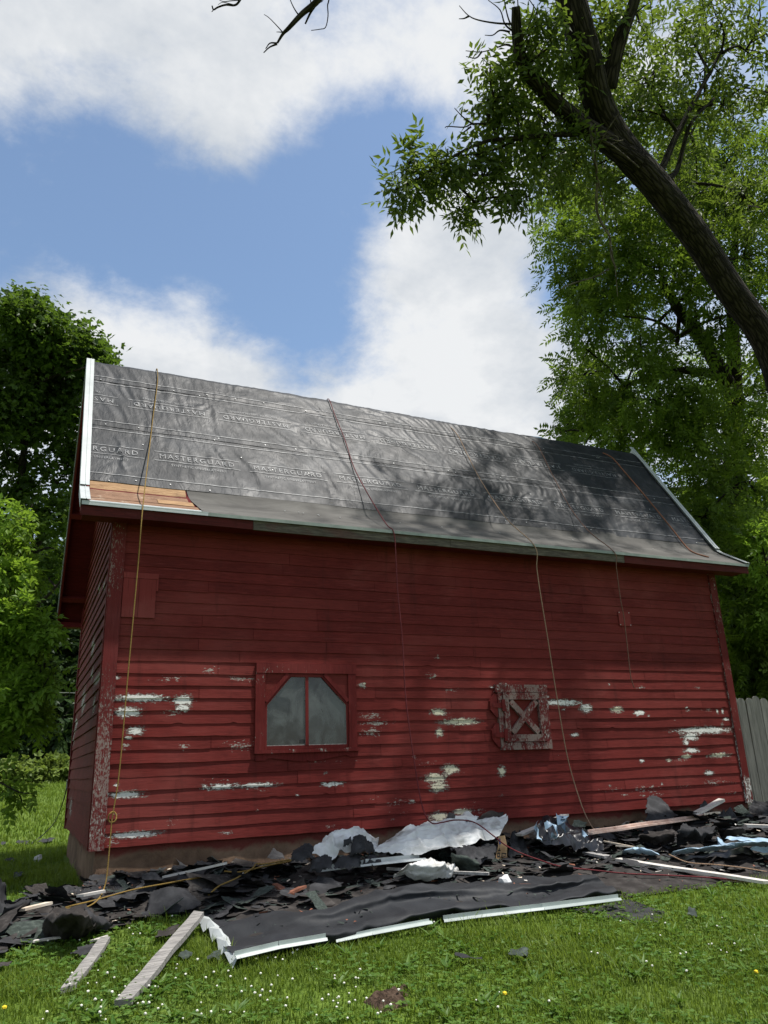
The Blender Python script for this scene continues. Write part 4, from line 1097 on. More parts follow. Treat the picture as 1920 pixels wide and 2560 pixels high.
def loft(name, rows, n, m, amp, mat, parent=None, freq=3.0, seed=0.0, smooth=True, torn=0.0, mats=None, crease=0.0):
    """cloth through several rows of 3-D points, with folds"""
    R_ = []
    for r in rows:
        r = [Vector(p) for p in r]; d = [0]
        for a, b_ in zip(r[:-1], r[1:]): d.append(d[-1] + (b_ - a).length)
        sp_ = spline(r, 6) if len(r) > 2 else [r[0].lerp(r[1], k / 12) for k in range(13)]
        d = [0]
        for a, b_ in zip(sp_[:-1], sp_[1:]): d.append(d[-1] + (b_ - a).length)
        P = np.array(sp_); dd = np.array(d) / d[-1]; tt = np.linspace(0, 1, n)
        R_.append(np.stack([np.interp(tt, dd, P[:, k]) for k in range(3)], 1))
    R_ = np.array(R_)
    cols = []
    for i in range(n):
        c = [Vector(q) for q in R_[:, i]]
        sp_ = spline(c, 8) if len(c) > 2 else [c[0].lerp(c[1], k / 10) for k in range(11)]
        P = np.array(sp_); tt = np.linspace(0, 1, len(P)); t2 = np.linspace(0, 1, m)
        cols.append(np.stack([np.interp(t2, tt, P[:, k]) for k in range(3)], 1))
    G = np.array(cols).transpose(1, 0, 2)                      # m x n x 3
    V = G.reshape(-1, 3).copy()
    x, y, z = V[:, 0], V[:, 1], V[:, 2]
    w1 = fbm(x * freq + seed, y * freq, z * freq, 3); w2 = fbm(x * freq + 11 + seed, y * freq + 5, z * freq, 3); w3 = np.abs(vnoise(x * freq * 2 + seed, y * freq * 2 + 3, z * freq * 2)) - 0.3
    V[:, 2] += amp * (w1 * 0.8 - w3); V[:, 1] += amp * w2 * 0.7; V[:, 0] += amp * 0.4 * w1
    if crease:
        for q, (fa, fb) in enumerate(((2.1, 0.9), (1.0, 2.4), (3.3, 3.1))):
            rg_ = 1 - 2.2 * np.abs(vnoise(x * freq * fa * 0.5 + 3 * q + seed, y * freq * fb * 0.5 + z * freq * fb * 0.5, q * 3.3))
            rg_ = np.clip(rg_, 0, 1) ** 2; V[:, 2] += crease * rg_ * (1.0, 0.8, 0.5)[q]; V[:, 1] -= crease * 0.6 * rg_ * (0.8, 1.0, 0.5)[q]
    if torn:
        U = np.tile(np.linspace(0, 1, n), m); T = np.repeat(np.linspace(0, 1, m), n)
        c0 = G.reshape(-1, 3).mean(0)
        edge = 1 - np.clip(np.minimum(np.minimum(U, 1 - U) * n, np.minimum(T, 1 - T) * m) / 1.01, 0, 1)
        rr = RNG.random(len(V)) * torn * edge
        V += (c0 - V) * rr[:, None]
    F = grid_faces(n, m)
    o = mesh_obj(name, V, F, mats or mat, parent, smooth=smooth)
    return o
def bp(u, v, h=0.02): return on_bed(u, v, h)

# ---- the long black sheet spread on the grass
def ground_sheets():
    r0 = [on_ground(u, v, 0.015) for u, v in ((592, 2412), (748, 2379), (895, 2346), (1064, 2308), (1220, 2289), (1422, 2270), (1553, 2242))]
    r1 = [on_ground(u, v, 0.09) for u, v in ((575, 2385), (748, 2352), (895, 2318), (1064, 2284), (1220, 2268), (1422, 2250), (1540, 2228))]
    r2 = [on_ground(u, v, 0.07) for u, v in ((550, 2350), (760, 2318), (900, 2286), (1060, 2258), (1220, 2244), (1400, 2228), (1510, 2214))]
    r3 = [on_bed(u, v, 0.07) for u, v in ((520, 2310), (770, 2290), (900, 2256), (1060, 2228), (1220, 2218), (1390, 2208), (1490, 2200))]
    r4 = [on_bed(u, v, 0.02) for u, v in ((505, 2296), (780, 2280), (910, 2240), (1060, 2212), (1220, 2204), (1380, 2196), (1470, 2190))]
    o = loft('roofing_sheet', [r0, r1, r2, r3, r4], 150, 46, 0.032, M['ground_sheet'], freq=2.6, seed=2.0, crease=0.012)
    tag(o, 'long black underlayment sheet spread in folds on the grass before barn', 'sheet')
    r0 = [on_ground(u, v, 0.012) for u, v in ((1548, 2246), (1642, 2234), (1780, 2217), (1920, 2200), (2060, 2184))]
    r1 = [on_bed(u, v, 0.035) for u, v in ((1500, 2225), (1600, 2215), (1760, 2204), (1900, 2190), (2040, 2176))]
    r2 = [on_bed(u, v, 0.03) for u, v in ((1440, 2200), (1560, 2196), (1740, 2192), (1890, 2182), (2030, 2170))]
    o = loft('roofing_sheet', [r0, r1, r2], 80, 16, 0.012, M['felt_brown'], freq=3, seed=5.0)
    tag(o, 'flat brownish black felt sheet at the right end of debris', 'sheet')
    r0 = [on_ground(u, v, 0.02) for u, v in ((1428, 2272), (1500, 2290), (1580, 2301), (1646, 2306))]
    r1 = [on_ground(u, v, 0.03) for u, v in ((1500, 2262), (1560, 2270), (1620, 2284), (1659, 2288))]
    r2 = [on_ground(u, v, 0.03) for u, v in ((1530, 2248), (1575, 2250), (1630, 2268), (1662, 2277))]
    o = loft('roofing_sheet', [r0, r1, r2], 30, 12, 0.008, M['felt'], freq=4, seed=8.0, torn=0.03)
    tag(o, 'torn black corner of felt sticking out over the grass under metal strip', 'sheet')
ground_sheets()

# ---- sheet metal lengths
def metal_strip(name, pts, w, flange, mat, label, bend=0.0, group=None):
    pts = [Vector(p) for p in pts]; b_ = MB()
    for k in range(len(pts) - 1):
        a, c = pts[k], pts[k + 1]; d = (c - a).normalized(); sd = Vector((-d.y, d.x, 0)).normalized()
        if sd.y < 0: sd = -sd
        up = Vector((0, 0, 1)); e = 0.003
        b_.hexa([a, c, c + sd * w, a + sd * w, a + up * e, c + up * e, c + sd * w + up * e, a + sd * w + up * e])             # flat leg
        b_.hexa([a + sd * (w - e) + up * e, c + sd * (w - e) + up * e, c + sd * w + up * e, a + sd * w + up * e, a + sd * (w - e) + up * flange, c + sd * (w - e) + up * flange, c + sd * w + up * flange, a + sd * w + up * flange])
        b_.hexa([a + up * e, c + up * e, c - sd * 0.012 - up * 0.012, a - sd * 0.012 - up * 0.012, a + up * (e + 0.002), c + up * (e + 0.002), c - sd * 0.012 - up * 0.01, a - sd * 0.012 - up * 0.01])
    o = b_.build(name, M[mat]); tag(o, label, 'metal strip', group)
    return o
def gl_(u, v, h): return on_ground(u, v, h)
metal_strip('drip_edge', [gl_(590, 2392, 0.10), gl_(700, 2366, 0.11), gl_(818, 2346, 0.12)], 0.03, 0.026, 'pale_green_metal', 'pale green drip edge strip on the near left corner of black sheet')
metal_strip('drip_edge', [gl_(840, 2351, 0.05), gl_(930, 2332, 0.07), gl_(1080, 2304, 0.07)], 0.04, 0.015, 'pale_green_metal', 'thin pale metal strip along the middle of sheet front edge')
metal_strip('drip_edge', [gl_(1110, 2301, 0.05), gl_(1200, 2289, 0.07), gl_(1360, 2270, 0.09), gl_(1552, 2246, 0.10)], 0.03, 0.028, 'pale_green_metal', 'long pale green drip edge on sheet front edge nearest the torn corner')
metal_strip('white_channel', [bp(803, 2176, 0.12), bp(930, 2160, 0.15), bp(1064, 2146, 0.17)], 0.08, 0.035, 'white_metal', 'white metal channel lying across the heap before the white tarp')
# crumpled metal along the sheet's left end
def crumple_metal():
    px_ = [(504, 2300), (519, 2318), (532, 2326), (541, 2344), (552, 2352), (560, 2376), (572, 2388), (593, 2408)]
    L0 = [Vector(gl_(u, v, 0.06)) for u, v in px_]
    V = []; F = []
    for k, p in enumerate(L0):
        z = 0.025 * (-1) ** k
        V += [tuple(p + Vector((-0.035, -0.02, z))), tuple(p + Vector((0.02, 0.02, 0.035 - z * 0.5))), tuple(p + Vector((0.06, 0.03, 0.01)))]
    for k in range(len(L0) - 1):
        for j in range(2): F.append((k * 3 + j, k * 3 + j + 1, k * 3 + 4 + j, k * 3 + 3 + j))
    o = mesh_obj('crumpled_flashing', V, F, M['white_metal']); tag(o, 'crumpled white flashing strip along the left end of black sheet', 'metal strip')
crumple_metal()

# ---- loose boards
def board(name, a, c, w, h, mat, label, cat='board', chip=True, up=(0, 0, 1)):
    a = Vector(a); c = Vector(c); d = (c - a); ln = d.length; d.normalize(); sd = d.cross(Vector(up)).normalized(); u = sd.cross(d)
    n = max(4, int(ln / 0.07)); b_ = MB(); prev = None; V = []; F = []
    for k in range(n + 1):
        t_ = k / n; p = a + (c - a) * t_
        wl_ = w / 2 + (0.006 * float(vnoise(t_ * ln * 7 + w * 99, 1.0)) if chip else 0); wr_ = w / 2 + (0.006 * float(vnoise(t_ * ln * 7 + w * 99, 5.0)) if chip else 0)
        sk = 0.0
        if k == 0 or k == n: sk = random.uniform(-0.03, 0.03) if chip else 0
        b0 = 0.005 * float(vnoise(t_ * ln * 2, 9.0))
        V += [tuple(p - sd * wl_ + d * sk + u * (-h / 2 + b0)), tuple(p + sd * wr_ - d * sk + u * (-h / 2 + b0)), tuple(p + sd * wr_ - d * sk + u * (h / 2 + b0)), tuple(p - sd * wl_ + d * sk + u * (h / 2 + b0))]
    for k in range(n):
        for j in range(4):
            l = (j + 1) % 4; F.append((k * 4 + j, (k + 1) * 4 + j, (k + 1) * 4 + l, k * 4 + l))
    F.append((0, 1, 2, 3)); F.append((n * 4 + 3, n * 4 + 2, n * 4 + 1, n * 4))
    o = mesh_obj(name, V, F, M[mat]); tag(o, label, cat); return o
board('weathered_board', gl_(170, 2474, 0.03), gl_(264, 2349, 0.05), 0.068, 0.03, 'plank_grey', 'short grey weathered board lying in the grass, left of longer one')
board('weathered_board', gl_(308, 2508, 0.03), gl_(498, 2284, 0.13), 0.085, 0.035, 'plank_grey', 'long grey weathered board leaning on the sheet corner in the grass')
board('pale_lath', bp(413, 2192, 0.04), bp(563, 2158, 0.16), 0.05, 0.02, 'white_wood', 'pale lath leaning against the foundation near the yellow rope')
board('pale_lath', bp(200, 2240, 0.06), bp(262, 2228, 0.09), 0.05, 0.02, 'white_wood', 'short pale wood stick under the hanging yellow rope')
board('pale_lath', bp(51, 2276, 0.06), bp(122, 2258, 0.08), 0.06, 0.02, 'bare_wood', 'short bare wood offcut at the far left of debris')
board('white_trim', bp(84, 2354, 0.04), bp(168, 2340, 0.05), 0.045, 0.012, 'white_wood', 'bent white strip at the front of left debris')
board('white_trim', bp(236, 2352, 0.03), bp(262, 2344, 0.04), 0.05, 0.012, 'white_wood', 'small white fragment at the top of short grey board')
board('grey_lath', bp(967, 2172, 0.10), bp(1222, 2185, 0.10), 0.035, 0.022, 'grey_wood', 'thin grey stick lying across the small white cloth')
board('lath', on_y(1470, 2078, -1.0), on_y(1780, 2034, -0.55), 0.05, 0.02, 'pink_wood', 'long pinkish weathered lath across the heap at right')
board('lath', on_y(1476, 2084, -1.06), on_y(1770, 2042, -0.62), 0.03, 0.02, 'pink_wood', 'thinner pinkish lath just below the long one')
board('pale_board', on_y(1296, 2088, -0.9), on_y(1412, 2038, -0.4), 0.09, 0.02, 'white_wood', 'pale board sticking up behind the blue lined bundle')
board('pale_board', on_y(1728, 2040, -0.55), on_y(1804, 2000, -0.3), 0.10, 0.03, 'white_wood', 'short pale broken board leaning on barn wall at right')
board('pale_board', on_y(1760, 2036, -0.6), on_y(1796, 2031, -0.55), 0.05, 0.02, 'bare_wood', 'small bare wood end on the right heap')
board('grey_board', bp(1545, 2149, 0.05), bp(1920, 2206, 0.05), 0.09, 0.025, 'white_wood', 'long pale grey board lying to the right edge over felt')
board('grey_board', bp(1466, 2133, 0.05), bp(1520, 2142, 0.05), 0.08, 0.025, 'grey_wood', 'short grey board end half buried in right debris')
board('white_board', bp(1863, 2064, 0.10), bp(1990, 2068, 0.10), 0.10, 0.03, 'white_wood', 'white painted board on the ground before the fence')
board('red_stick', bp(686, 2212, 0.06), bp(728, 2236, 0.06), 0.05, 0.02, 'rust_wood', 'rusty red wood splinter in the middle of debris')
board('red_stick', bp(715, 2238, 0.06), bp(757, 2218, 0.06), 0.045, 0.02, 'rust_wood', 'second red wood splinter crossing the first')
board('twig', bp(1490, 2100, 0.09), bp(1590, 2118, 0.05), 0.018, 0.014, 'bare_wood', 'thin bare stick beside the blue strip', 'stick')
board('twig', bp(1545, 2115, 0.09), bp(1592, 2118, 0.05), 0.012, 0.012, 'bare_wood', 'short thin twig under the bare stick', 'stick')
board('twig', bp(1803, 2202, 0.03), bp(1920, 2205, 0.03), 0.02, 0.015, 'pink_wood', 'slender pinkish splinter beside the long grey board', 'stick')

# ---- white tarps
def P_(u, v, y): return on_y(u, v, y)
o = loft('white_tarp', [[P_(936, 2134, -1.16), P_(1000, 2140, -1.2), P_(1030, 2136, -1.22), P_(1110, 2124, -1.22), P_(1190, 2112, -1.2), P_(1246, 2092, -1.1)],
                        [P_(938, 2126, -1.12), P_(1005, 2112, -1.12), P_(1045, 2104, -1.12), P_(1110, 2092, -1.12), P_(1190, 2084, -1.1), P_(1262, 2066, -1.0)],
                        [P_(942, 2120, -1.05), P_(1010, 2088, -0.98), P_(1050, 2074, -0.95), P_(1120, 2066, -0.92), P_(1190, 2066, -0.9), P_(1266, 2050, -0.85)],
                        [P_(950, 2118, -0.9), P_(1015, 2080, -0.78), P_(1060, 2064, -0.75), P_(1120, 2058, -0.72), P_(1180, 2062, -0.7), P_(1262, 2048, -0.7)],
                        [P_(960, 2122, -0.75), P_(1020, 2094, -0.55), P_(1060, 2080, -0.5), P_(1120, 2075, -0.45), P_(1180, 2074, -0.45), P_(1255, 2066, -0.5)]],
         130, 70, 0.02, M['white_tarp'], crease=0.026, freq=6.5, seed=1.0)
tag(o, 'large dirty white tarp draped over the heap beside barn wall', 'tarp')
o = loft('white_tarp', [[P_(1136, 2056, -0.8), P_(1160, 2062, -0.82), P_(1185, 2066, -0.8)], [P_(1137, 2046, -0.72), P_(1160, 2038, -0.68), P_(1194, 2050, -0.7)], [P_(1146, 2048, -0.5), P_(1165, 2040, -0.45), P_(1196, 2050, -0.5)], [P_(1146, 2064, -0.4), P_(1165, 2062, -0.35), P_(1196, 2064, -0.4)]],
         40, 36, 0.012, M['white_tarp'], crease=0.025, freq=6, seed=3.0)
tag(o, 'small white tarp bulge behind the large white tarp', 'tarp')
o = loft('white_tarp', [[P_(778, 2128, -1.15), P_(800, 2140, -1.22), P_(826, 2152, -1.25), P_(850, 2130, -1.2), P_(880, 2132, -1.15), P_(940, 2122, -1.05)],
                        [P_(790, 2118, -1.1), P_(820, 2104, -1.08), P_(840, 2098, -1.06), P_(870, 2092, -1.02), P_(900, 2100, -1.0), P_(944, 2114, -0.98)],
                        [P_(806, 2112, -0.95), P_(836, 2090, -0.85), P_(860, 2083, -0.82), P_(885, 2080, -0.8), P_(905, 2086, -0.8), P_(946, 2110, -0.85)],
                        [P_(812, 2120, -0.8), P_(836, 2100, -0.65), P_(860, 2094, -0.6), P_(885, 2092, -0.6), P_(905, 2098, -0.6), P_(946, 2116, -0.7)]],
         80, 50, 0.02, M['white_tarp'], crease=0.04, freq=6.5, seed=7.0)
tag(o, 'crumpled white tarp left of the black arched scraps', 'tarp')
o = loft('white_cloth', [[bp(982, 2196, 0.03), bp(1020, 2200, 0.03), bp(1070, 2206, 0.03), bp(1110, 2202, 0.03), bp(1148, 2186, 0.04)],
                         [bp(985, 2188, 0.06), bp(1024, 2184, 0.10), bp(1070, 2186, 0.12), bp(1105, 2184, 0.11), bp(1146, 2180, 0.06)],
                         [bp(1000, 2184, 0.08), bp(1030, 2166, 0.15), bp(1070, 2160, 0.18), bp(1105, 2164, 0.16), bp(1140, 2176, 0.08)],
                         [bp(1010, 2182, 0.03), bp(1036, 2168, 0.06), bp(1070, 2164, 0.06), bp(1105, 2168, 0.06), bp(1135, 2178, 0.03)]],
         70, 44, 0.014, M['white_tarp'], crease=0.03, freq=8, seed=9.0)
tag(o, 'small white cloth heap under the thin grey stick', 'cloth')
# ---- printed wrapper standing at the tarp's right end
w_ = empty('printed_wrapper', P_(1258, 2150, -1.08)); tag(w_, 'torn brown paper wrapper with black print at the tarp right end', 'wrapper')
c4 = [P_(1240, 2148, -1.10), P_(1268, 2152, -1.06), P_(1262, 2088, -1.05), P_(1247, 2092, -1.09)]
def on_quad(q, s, t_): return (Vector(q[0]) * (1 - s) + Vector(q[1]) * s) * (1 - t_) + (Vector(q[3]) * (1 - s) + Vector(q[2]) * s) * t_
V = []; nq = 9
for j in range(nq):
    for i in range(nq):
        p = on_quad(c4, i / 8, j / 8); V.append((p.x, p.y + 0.015 * math.sin(i * 0.6) + 0.01 * math.sin(j), p.z))
mesh_obj('paper', V, grid_faces(nq, nq), M['cardboard'], w_, smooth=True)
for (s0, t0, s1, t1, m) in ((0.1, 0.66, 0.42, 0.9, 'blue_ink'), (0.15, 0.1, 0.42, 0.16, 'black_ink'), (0.15, 0.24, 0.42, 0.3, 'black_ink'), (0.15, 0.16, 0.22, 0.24, 'black_ink'), (0.36, 0.16, 0.42, 0.24, 'black_ink'), (0.15, 0.36, 0.42, 0.42, 'black_ink'), (0.25, 0.42, 0.33, 0.5, 'black_ink'),
                            (0.55, 0.06, 0.9, 0.1, 'black_ink'), (0.55, 0.26, 0.9, 0.3, 'black_ink'), (0.55, 0.1, 0.61, 0.26, 'black_ink'), (0.84, 0.1, 0.9, 0.26, 'black_ink'), (0.66, 0.14, 0.8, 0.19, 'black_ink')):
    pts = []
    for (s, t_) in ((s0, t0), (s1, t0), (s1, t1), (s0, t1)):
        p = on_quad(c4, s, t_); pts.append((p.x - 0.0, p.y + 0.015 * math.sin(s * 8 * 0.6) + 0.01 * math.sin(t_ * 8) - 0.006, p.z))
    b_ = MB(); b_.poly(pts); b_.build('print', M[m], w_)
# ---- blue-lined black film
o = loft('film_bundle', [[P_(1338, 2106, -1.15), P_(1370, 2116, -1.2), P_(1420, 2118, -1.2), P_(1470, 2118, -1.15), P_(1510, 2128, -1.2)],
                         [P_(1336, 2080, -1.1), P_(1365, 2084, -1.15), P_(1410, 2092, -1.15), P_(1460, 2096, -1.1), P_(1505, 2108, -1.1)],
                         [P_(1345, 2060, -0.95), P_(1375, 2046, -0.9), P_(1415, 2062, -0.9), P_(1460, 2078, -0.95), P_(1500, 2100, -1.0)],
                         [P_(1350, 2075, -0.75), P_(1385, 2060, -0.7), P_(1415, 2066, -0.7), P_(1450, 2080, -0.8), P_(1490, 2100, -0.9)]],
         56, 34, 0.07, M['black_film'], freq=6, seed=4.0)
tag(o, 'crumpled black film bundle with pale blue lining near the barn wall', 'film')
def film_strip(pts, w, seed, parent):
    P = spline(pts, 8); V = []
    for k, p in enumerate(P):
        a = 0.9 + 0.7 * math.sin(k * 0.37 + seed); d = (P[min(k + 1, len(P) - 1)] - P[max(k - 1, 0)]).normalized(); sd = Vector((-d.y, d.x, 0)).normalized()
        off = sd * math.cos(a) * w + Vector((0, 0, 1)) * math.sin(a) * w
        V += [tuple(p - off * 0.5), tuple(p + Vector((0, 0, 0.012 * math.sin(k)))), tuple(p + off * 0.5)]
    F = []
    for k in range(len(P) - 1):
        for j in range(2): F.append((k * 3 + j, k * 3 + j + 1, k * 3 + 4 + j, k * 3 + 3 + j))
    return mesh_obj('lining', V, F, M['blue_film'], parent, smooth=True)
film_strip([P_(1340, 2060, -1.2), P_(1344, 2085, -1.24), P_(1356, 2104, -1.26)], 0.09, 0, o)
film_strip([P_(1362, 2066, -1.24), P_(1376, 2058, -1.22), P_(1392, 2074, -1.25), P_(1390, 2092, -1.28), P_(1378, 2088, -1.28)], 0.07, 1, o)
film_strip([P_(1392, 2048, -1.0), P_(1408, 2044, -0.98), P_(1414, 2072, -1.08)], 0.12, 2, o)
film_strip([P_(1455, 2080, -1.14), P_(1466, 2092, -1.2)], 0.05, 2, o)
def blue_sheet(rows, label, seed):
    o = loft('film_strip', rows, 40, 10, 0.02, M['blue_film'], freq=6, seed=seed); tag(o, label, 'film'); return o
blue_sheet([[bp(1556, 2132, 0.03), bp(1600, 2136, 0.03), bp(1652, 2138, 0.03)], [bp(1560, 2124, 0.08), bp(1605, 2122, 0.10), bp(1650, 2134, 0.06)], [bp(1580, 2122, 0.05), bp(1610, 2121, 0.06), bp(1640, 2130, 0.04)]], 'short pale blue film strip on the right debris', 1.0)
blue_sheet([[bp(1674, 2138, 0.04), bp(1740, 2130, 0.06), bp(1820, 2122, 0.08), bp(1880, 2114, 0.1), bp(1990, 2120, 0.1)], [bp(1682, 2132, 0.09), bp(1745, 2120, 0.14), bp(1820, 2110, 0.17), bp(1880, 2103, 0.19), bp(1990, 2110, 0.18)], [bp(1690, 2130, 0.06), bp(1750, 2118, 0.1), bp(1820, 2108, 0.14), bp(1880, 2100, 0.16), bp(1990, 2106, 0.15)]], 'long pale blue film strip running to the right edge', 2.0)
blue_sheet([[bp(1788, 2098, 0.12), bp(1800, 2112, 0.12), bp(1826, 2116, 0.14)], [bp(1792, 2096, 0.15), bp(1806, 2108, 0.16), bp(1834, 2112, 0.17)], [bp(1798, 2094, 0.14), bp(1812, 2106, 0.15), bp(1838, 2110, 0.16)]], 'looped blue film fold above the long strip', 3.0)
blue_sheet([[bp(1812, 2094, 0.18), bp(1850, 2098, 0.2), bp(1980, 2112, 0.2)], [bp(1818, 2089, 0.2), bp(1860, 2090, 0.22), bp(1980, 2104, 0.22)]], 'upper pale blue film fold at the right edge', 4.0)
blue_sheet([[bp(1874, 2128, 0.08), bp(1920, 2130, 0.08), bp(1990, 2134, 0.08)], [bp(1880, 2118, 0.12), bp(1920, 2116, 0.13), bp(1990, 2122, 0.12)]], 'lower pale blue film fold at the right edge', 5.0)
o = loft('black_film', [[bp(1690, 2146, 0.03), bp(1800, 2140, 0.05), bp(1880, 2134, 0.05)], [bp(1700, 2138, 0.06), bp(1810, 2126, 0.1), bp(1880, 2116, 0.12)]], 40, 10, 0.03, M['black_film'], freq=6, seed=6.0)
tag(o, 'black film fold below the long blue strip', 'film')

# ---- torn felt pieces that stand out
def sheet4(name, label, rows, amp=0.02, mat='felt', freq=5, seed=0.0, torn=0.10, n=22, m=14):
    o = loft(name, rows, n, m, amp * 1.5, M[mat], freq=freq * 1.5, seed=seed, torn=torn * 1.7); tag(o, label, 'scrap'); return o
sheet4('felt_scrap', 'jagged black felt scrap standing upright against the foundation corner', [[bp(280, 2240, 0.02), bp(300, 2245, 0.02), bp(318, 2240, 0.02)], [P_(284, 2205, -0.3), P_(302, 2205, -0.32), P_(318, 2205, -0.3)], [P_(286, 2178, -0.22), P_(300, 2180, -0.2), P_(322, 2180, -0.2)]], 0.02, 'felt', 8, 1, 0.22)
sheet4('felt_scrap', 'black felt scrap with torn top edge right of the upright jagged one', [[bp(318, 2240, 0.02), bp(338, 2244, 0.02), bp(350, 2236, 0.02)], [P_(322, 2215, -0.35), P_(340, 2215, -0.35), P_(356, 2212, -0.33)], [P_(322, 2198, -0.3), P_(342, 2198, -0.3), P_(368, 2196, -0.3)]], 0.02, 'felt', 8, 2, 0.2)
sheet4('felt_scrap', 'smooth grey black felt sheet leaning left of the jagged upright scrap', [[bp(203, 2240, 0.02), bp(225, 2236, 0.03), bp(255, 2228, 0.02)], [P_(215, 2210, -0.25), P_(238, 2208, -0.25), P_(262, 2206, -0.28)], [P_(226, 2186, -0.08), P_(245, 2185, -0.06), P_(266, 2184, -0.1)]], 0.012, 'felt', 4, 3, 0.06)
sheet4('felt_scrap', 'greenish granule shingle piece below the jagged scrap', [[bp(264, 2252, 0.03), bp(290, 2256, 0.03), bp(316, 2250, 0.03)], [P_(266, 2232, -0.4), P_(290, 2228, -0.42), P_(316, 2226, -0.4)], [P_(270, 2218, -0.38), P_(290, 2212, -0.38), P_(314, 2208, -0.36)]], 0.01, 'felt_green', 6, 4, 0.1)
sheet4('felt_scrap', 'curled brown black felt scrap arching at the front of left debris', [[bp(108, 2336, 0.02), bp(150, 2342, 0.02), bp(200, 2345, 0.02), bp(240, 2338, 0.02)], [bp(108, 2310, 0.12), bp(150, 2306, 0.2), bp(200, 2308, 0.2), bp(240, 2316, 0.12)], [bp(118, 2286, 0.18), bp(150, 2284, 0.24), bp(200, 2284, 0.26), bp(232, 2296, 0.18)], [bp(130, 2276, 0.05), bp(160, 2272, 0.07), bp(200, 2270, 0.08), bp(236, 2280, 0.04)]], 0.03, 'felt_brown', 5, 5, 0.1, 34, 22)
sheet4('felt_scrap', 'pointed black felt fold right of the curled brown scrap', [[bp(200, 2345, 0.02), bp(240, 2338, 0.02), bp(285, 2320, 0.02)], [bp(200, 2310, 0.14), bp(225, 2300, 0.18), bp(270, 2308, 0.06)], [bp(205, 2274, 0.24), bp(215, 2272, 0.24), bp(262, 2300, 0.05)]], 0.02, 'felt', 5, 6, 0.08, 24, 16)
sheet4('felt_scrap', 'large bent felt sheet with seams before the foundation left of long board', [[bp(366, 2288, 0.02), bp(430, 2284, 0.03), bp(500, 2268, 0.04)], [bp(368, 2264, 0.06), bp(430, 2260, 0.07), bp(506, 2256, 0.05)], [bp(372, 2238, 0.10), bp(425, 2228, 0.14), bp(484, 2236, 0.09)], [bp(384, 2224, 0.12), bp(428, 2216, 0.16), bp(472, 2222, 0.10)]], 0.009, 'felt', 4, 7, 0.06, 34, 22)
sheet4('felt_scrap', 'upright black felt blade at the far left edge of debris', [[bp(-20, 2290, 0.02), bp(10, 2288, 0.02), bp(40, 2276, 0.02)], [P_(-12, 2248, -0.9), P_(6, 2248, -0.9), P_(26, 2252, -0.85)], [P_(-10, 2196, -0.85), P_(4, 2192, -0.85), P_(14, 2210, -0.8)]], 0.03, 'felt', 6, 8, 0.12)
sheet4('felt_scrap', 'black felt roll beside the far left blade', [[bp(5, 2294, 0.02), bp(40, 2288, 0.03), bp(76, 2270, 0.03)], [bp(8, 2272, 0.12), bp(40, 2264, 0.12), bp(78, 2256, 0.07)], [bp(14, 2262, 0.05), bp(44, 2256, 0.05), bp(80, 2252, 0.03)]], 0.02, 'felt', 6, 9, 0.1)
sheet4('felt_scrap', 'black arched felt piece between the two white tarps', [[P_(866, 2150, -1.3), P_(880, 2140, -1.34), P_(905, 2138, -1.34), P_(938, 2136, -1.25)], [P_(876, 2120, -1.3), P_(885, 2110, -1.32), P_(910, 2106, -1.3), P_(936, 2118, -1.22)], [P_(880, 2102, -1.2), P_(892, 2094, -1.2), P_(912, 2090, -1.18), P_(930, 2104, -1.15)], [P_(884, 2110, -1.05), P_(896, 2104, -1.05), P_(912, 2100, -1.05), P_(928, 2112, -1.05)]], 0.025, 'felt', 7, 10, 0.08, 26, 20)
sheet4('felt_scrap', 'small torn black felt flap on the left white tarp', [[P_(856, 2118, -1.3), P_(868, 2116, -1.3), P_(884, 2110, -1.3)], [P_(858, 2102, -1.25), P_(868, 2098, -1.25), P_(880, 2096, -1.25)], [P_(862, 2094, -1.2), P_(868, 2100, -1.2), P_(878, 2092, -1.2)]], 0.015, 'felt', 9, 11, 0.2, 14, 10)
for i, (u0, v0, u1, v1) in enumerate([(722, 2150, 785, 2110), (770, 2172, 830, 2136), (832, 2168, 905, 2138), (900, 2160, 955, 2140)]):
    lb = ['dark felt wedge at the left foot of crumpled white tarp', 'black felt flap under the crumpled white tarp', 'black felt flap under the black arched piece', 'black felt flap under the left tip of large tarp'][i]
    y0 = -1.35
    sheet4('felt_scrap', lb, [[P_(u0, v0 + 8, y0 - 0.1), P_((u0 + u1) / 2, v0 + 8, y0 - 0.14), P_(u1, v0 + 4, y0 - 0.1)], [P_(u0 + 6, (v0 + v1) / 2, y0), P_((u0 + u1) / 2, (v0 + v1) / 2 - 6, y0 - 0.02), P_(u1, (v0 + v1) / 2, y0)], [P_(u0 + 18, v1 + 8, y0 + 0.14), P_((u0 + u1) / 2 + 6, v1, y0 + 0.14), P_(u1 - 4, v1 + 6, y0 + 0.14)]], 0.02, 'felt', 7, 12 + i, 0.14, 18, 12)
sheet4('felt_scrap', 'black felt triangle poking up by foundation left of white tarps', [[P_(664, 2148, -0.35), P_(690, 2150, -0.4), P_(716, 2148, -0.35)], [P_(676, 2130, -0.25), P_(692, 2130, -0.25), P_(708, 2136, -0.25)], [P_(682, 2118, -0.18), P_(686, 2117, -0.18), P_(692, 2122, -0.18)]], 0.012, 'felt', 8, 17, 0.1, 14, 12)
sheet4('felt_scrap', 'tall black felt sheet leaning on the barn wall at right', [[P_(1612, 2052, -0.6), P_(1650, 2058, -0.62), P_(1700, 2044, -0.6)], [P_(1614, 2018, -0.35), P_(1645, 2016, -0.35), P_(1680, 2024, -0.38)], [P_(1616, 1990, -0.12), P_(1636, 1990, -0.12), P_(1662, 2006, -0.14)]], 0.02, 'felt', 5, 18, 0.08, 24, 18)
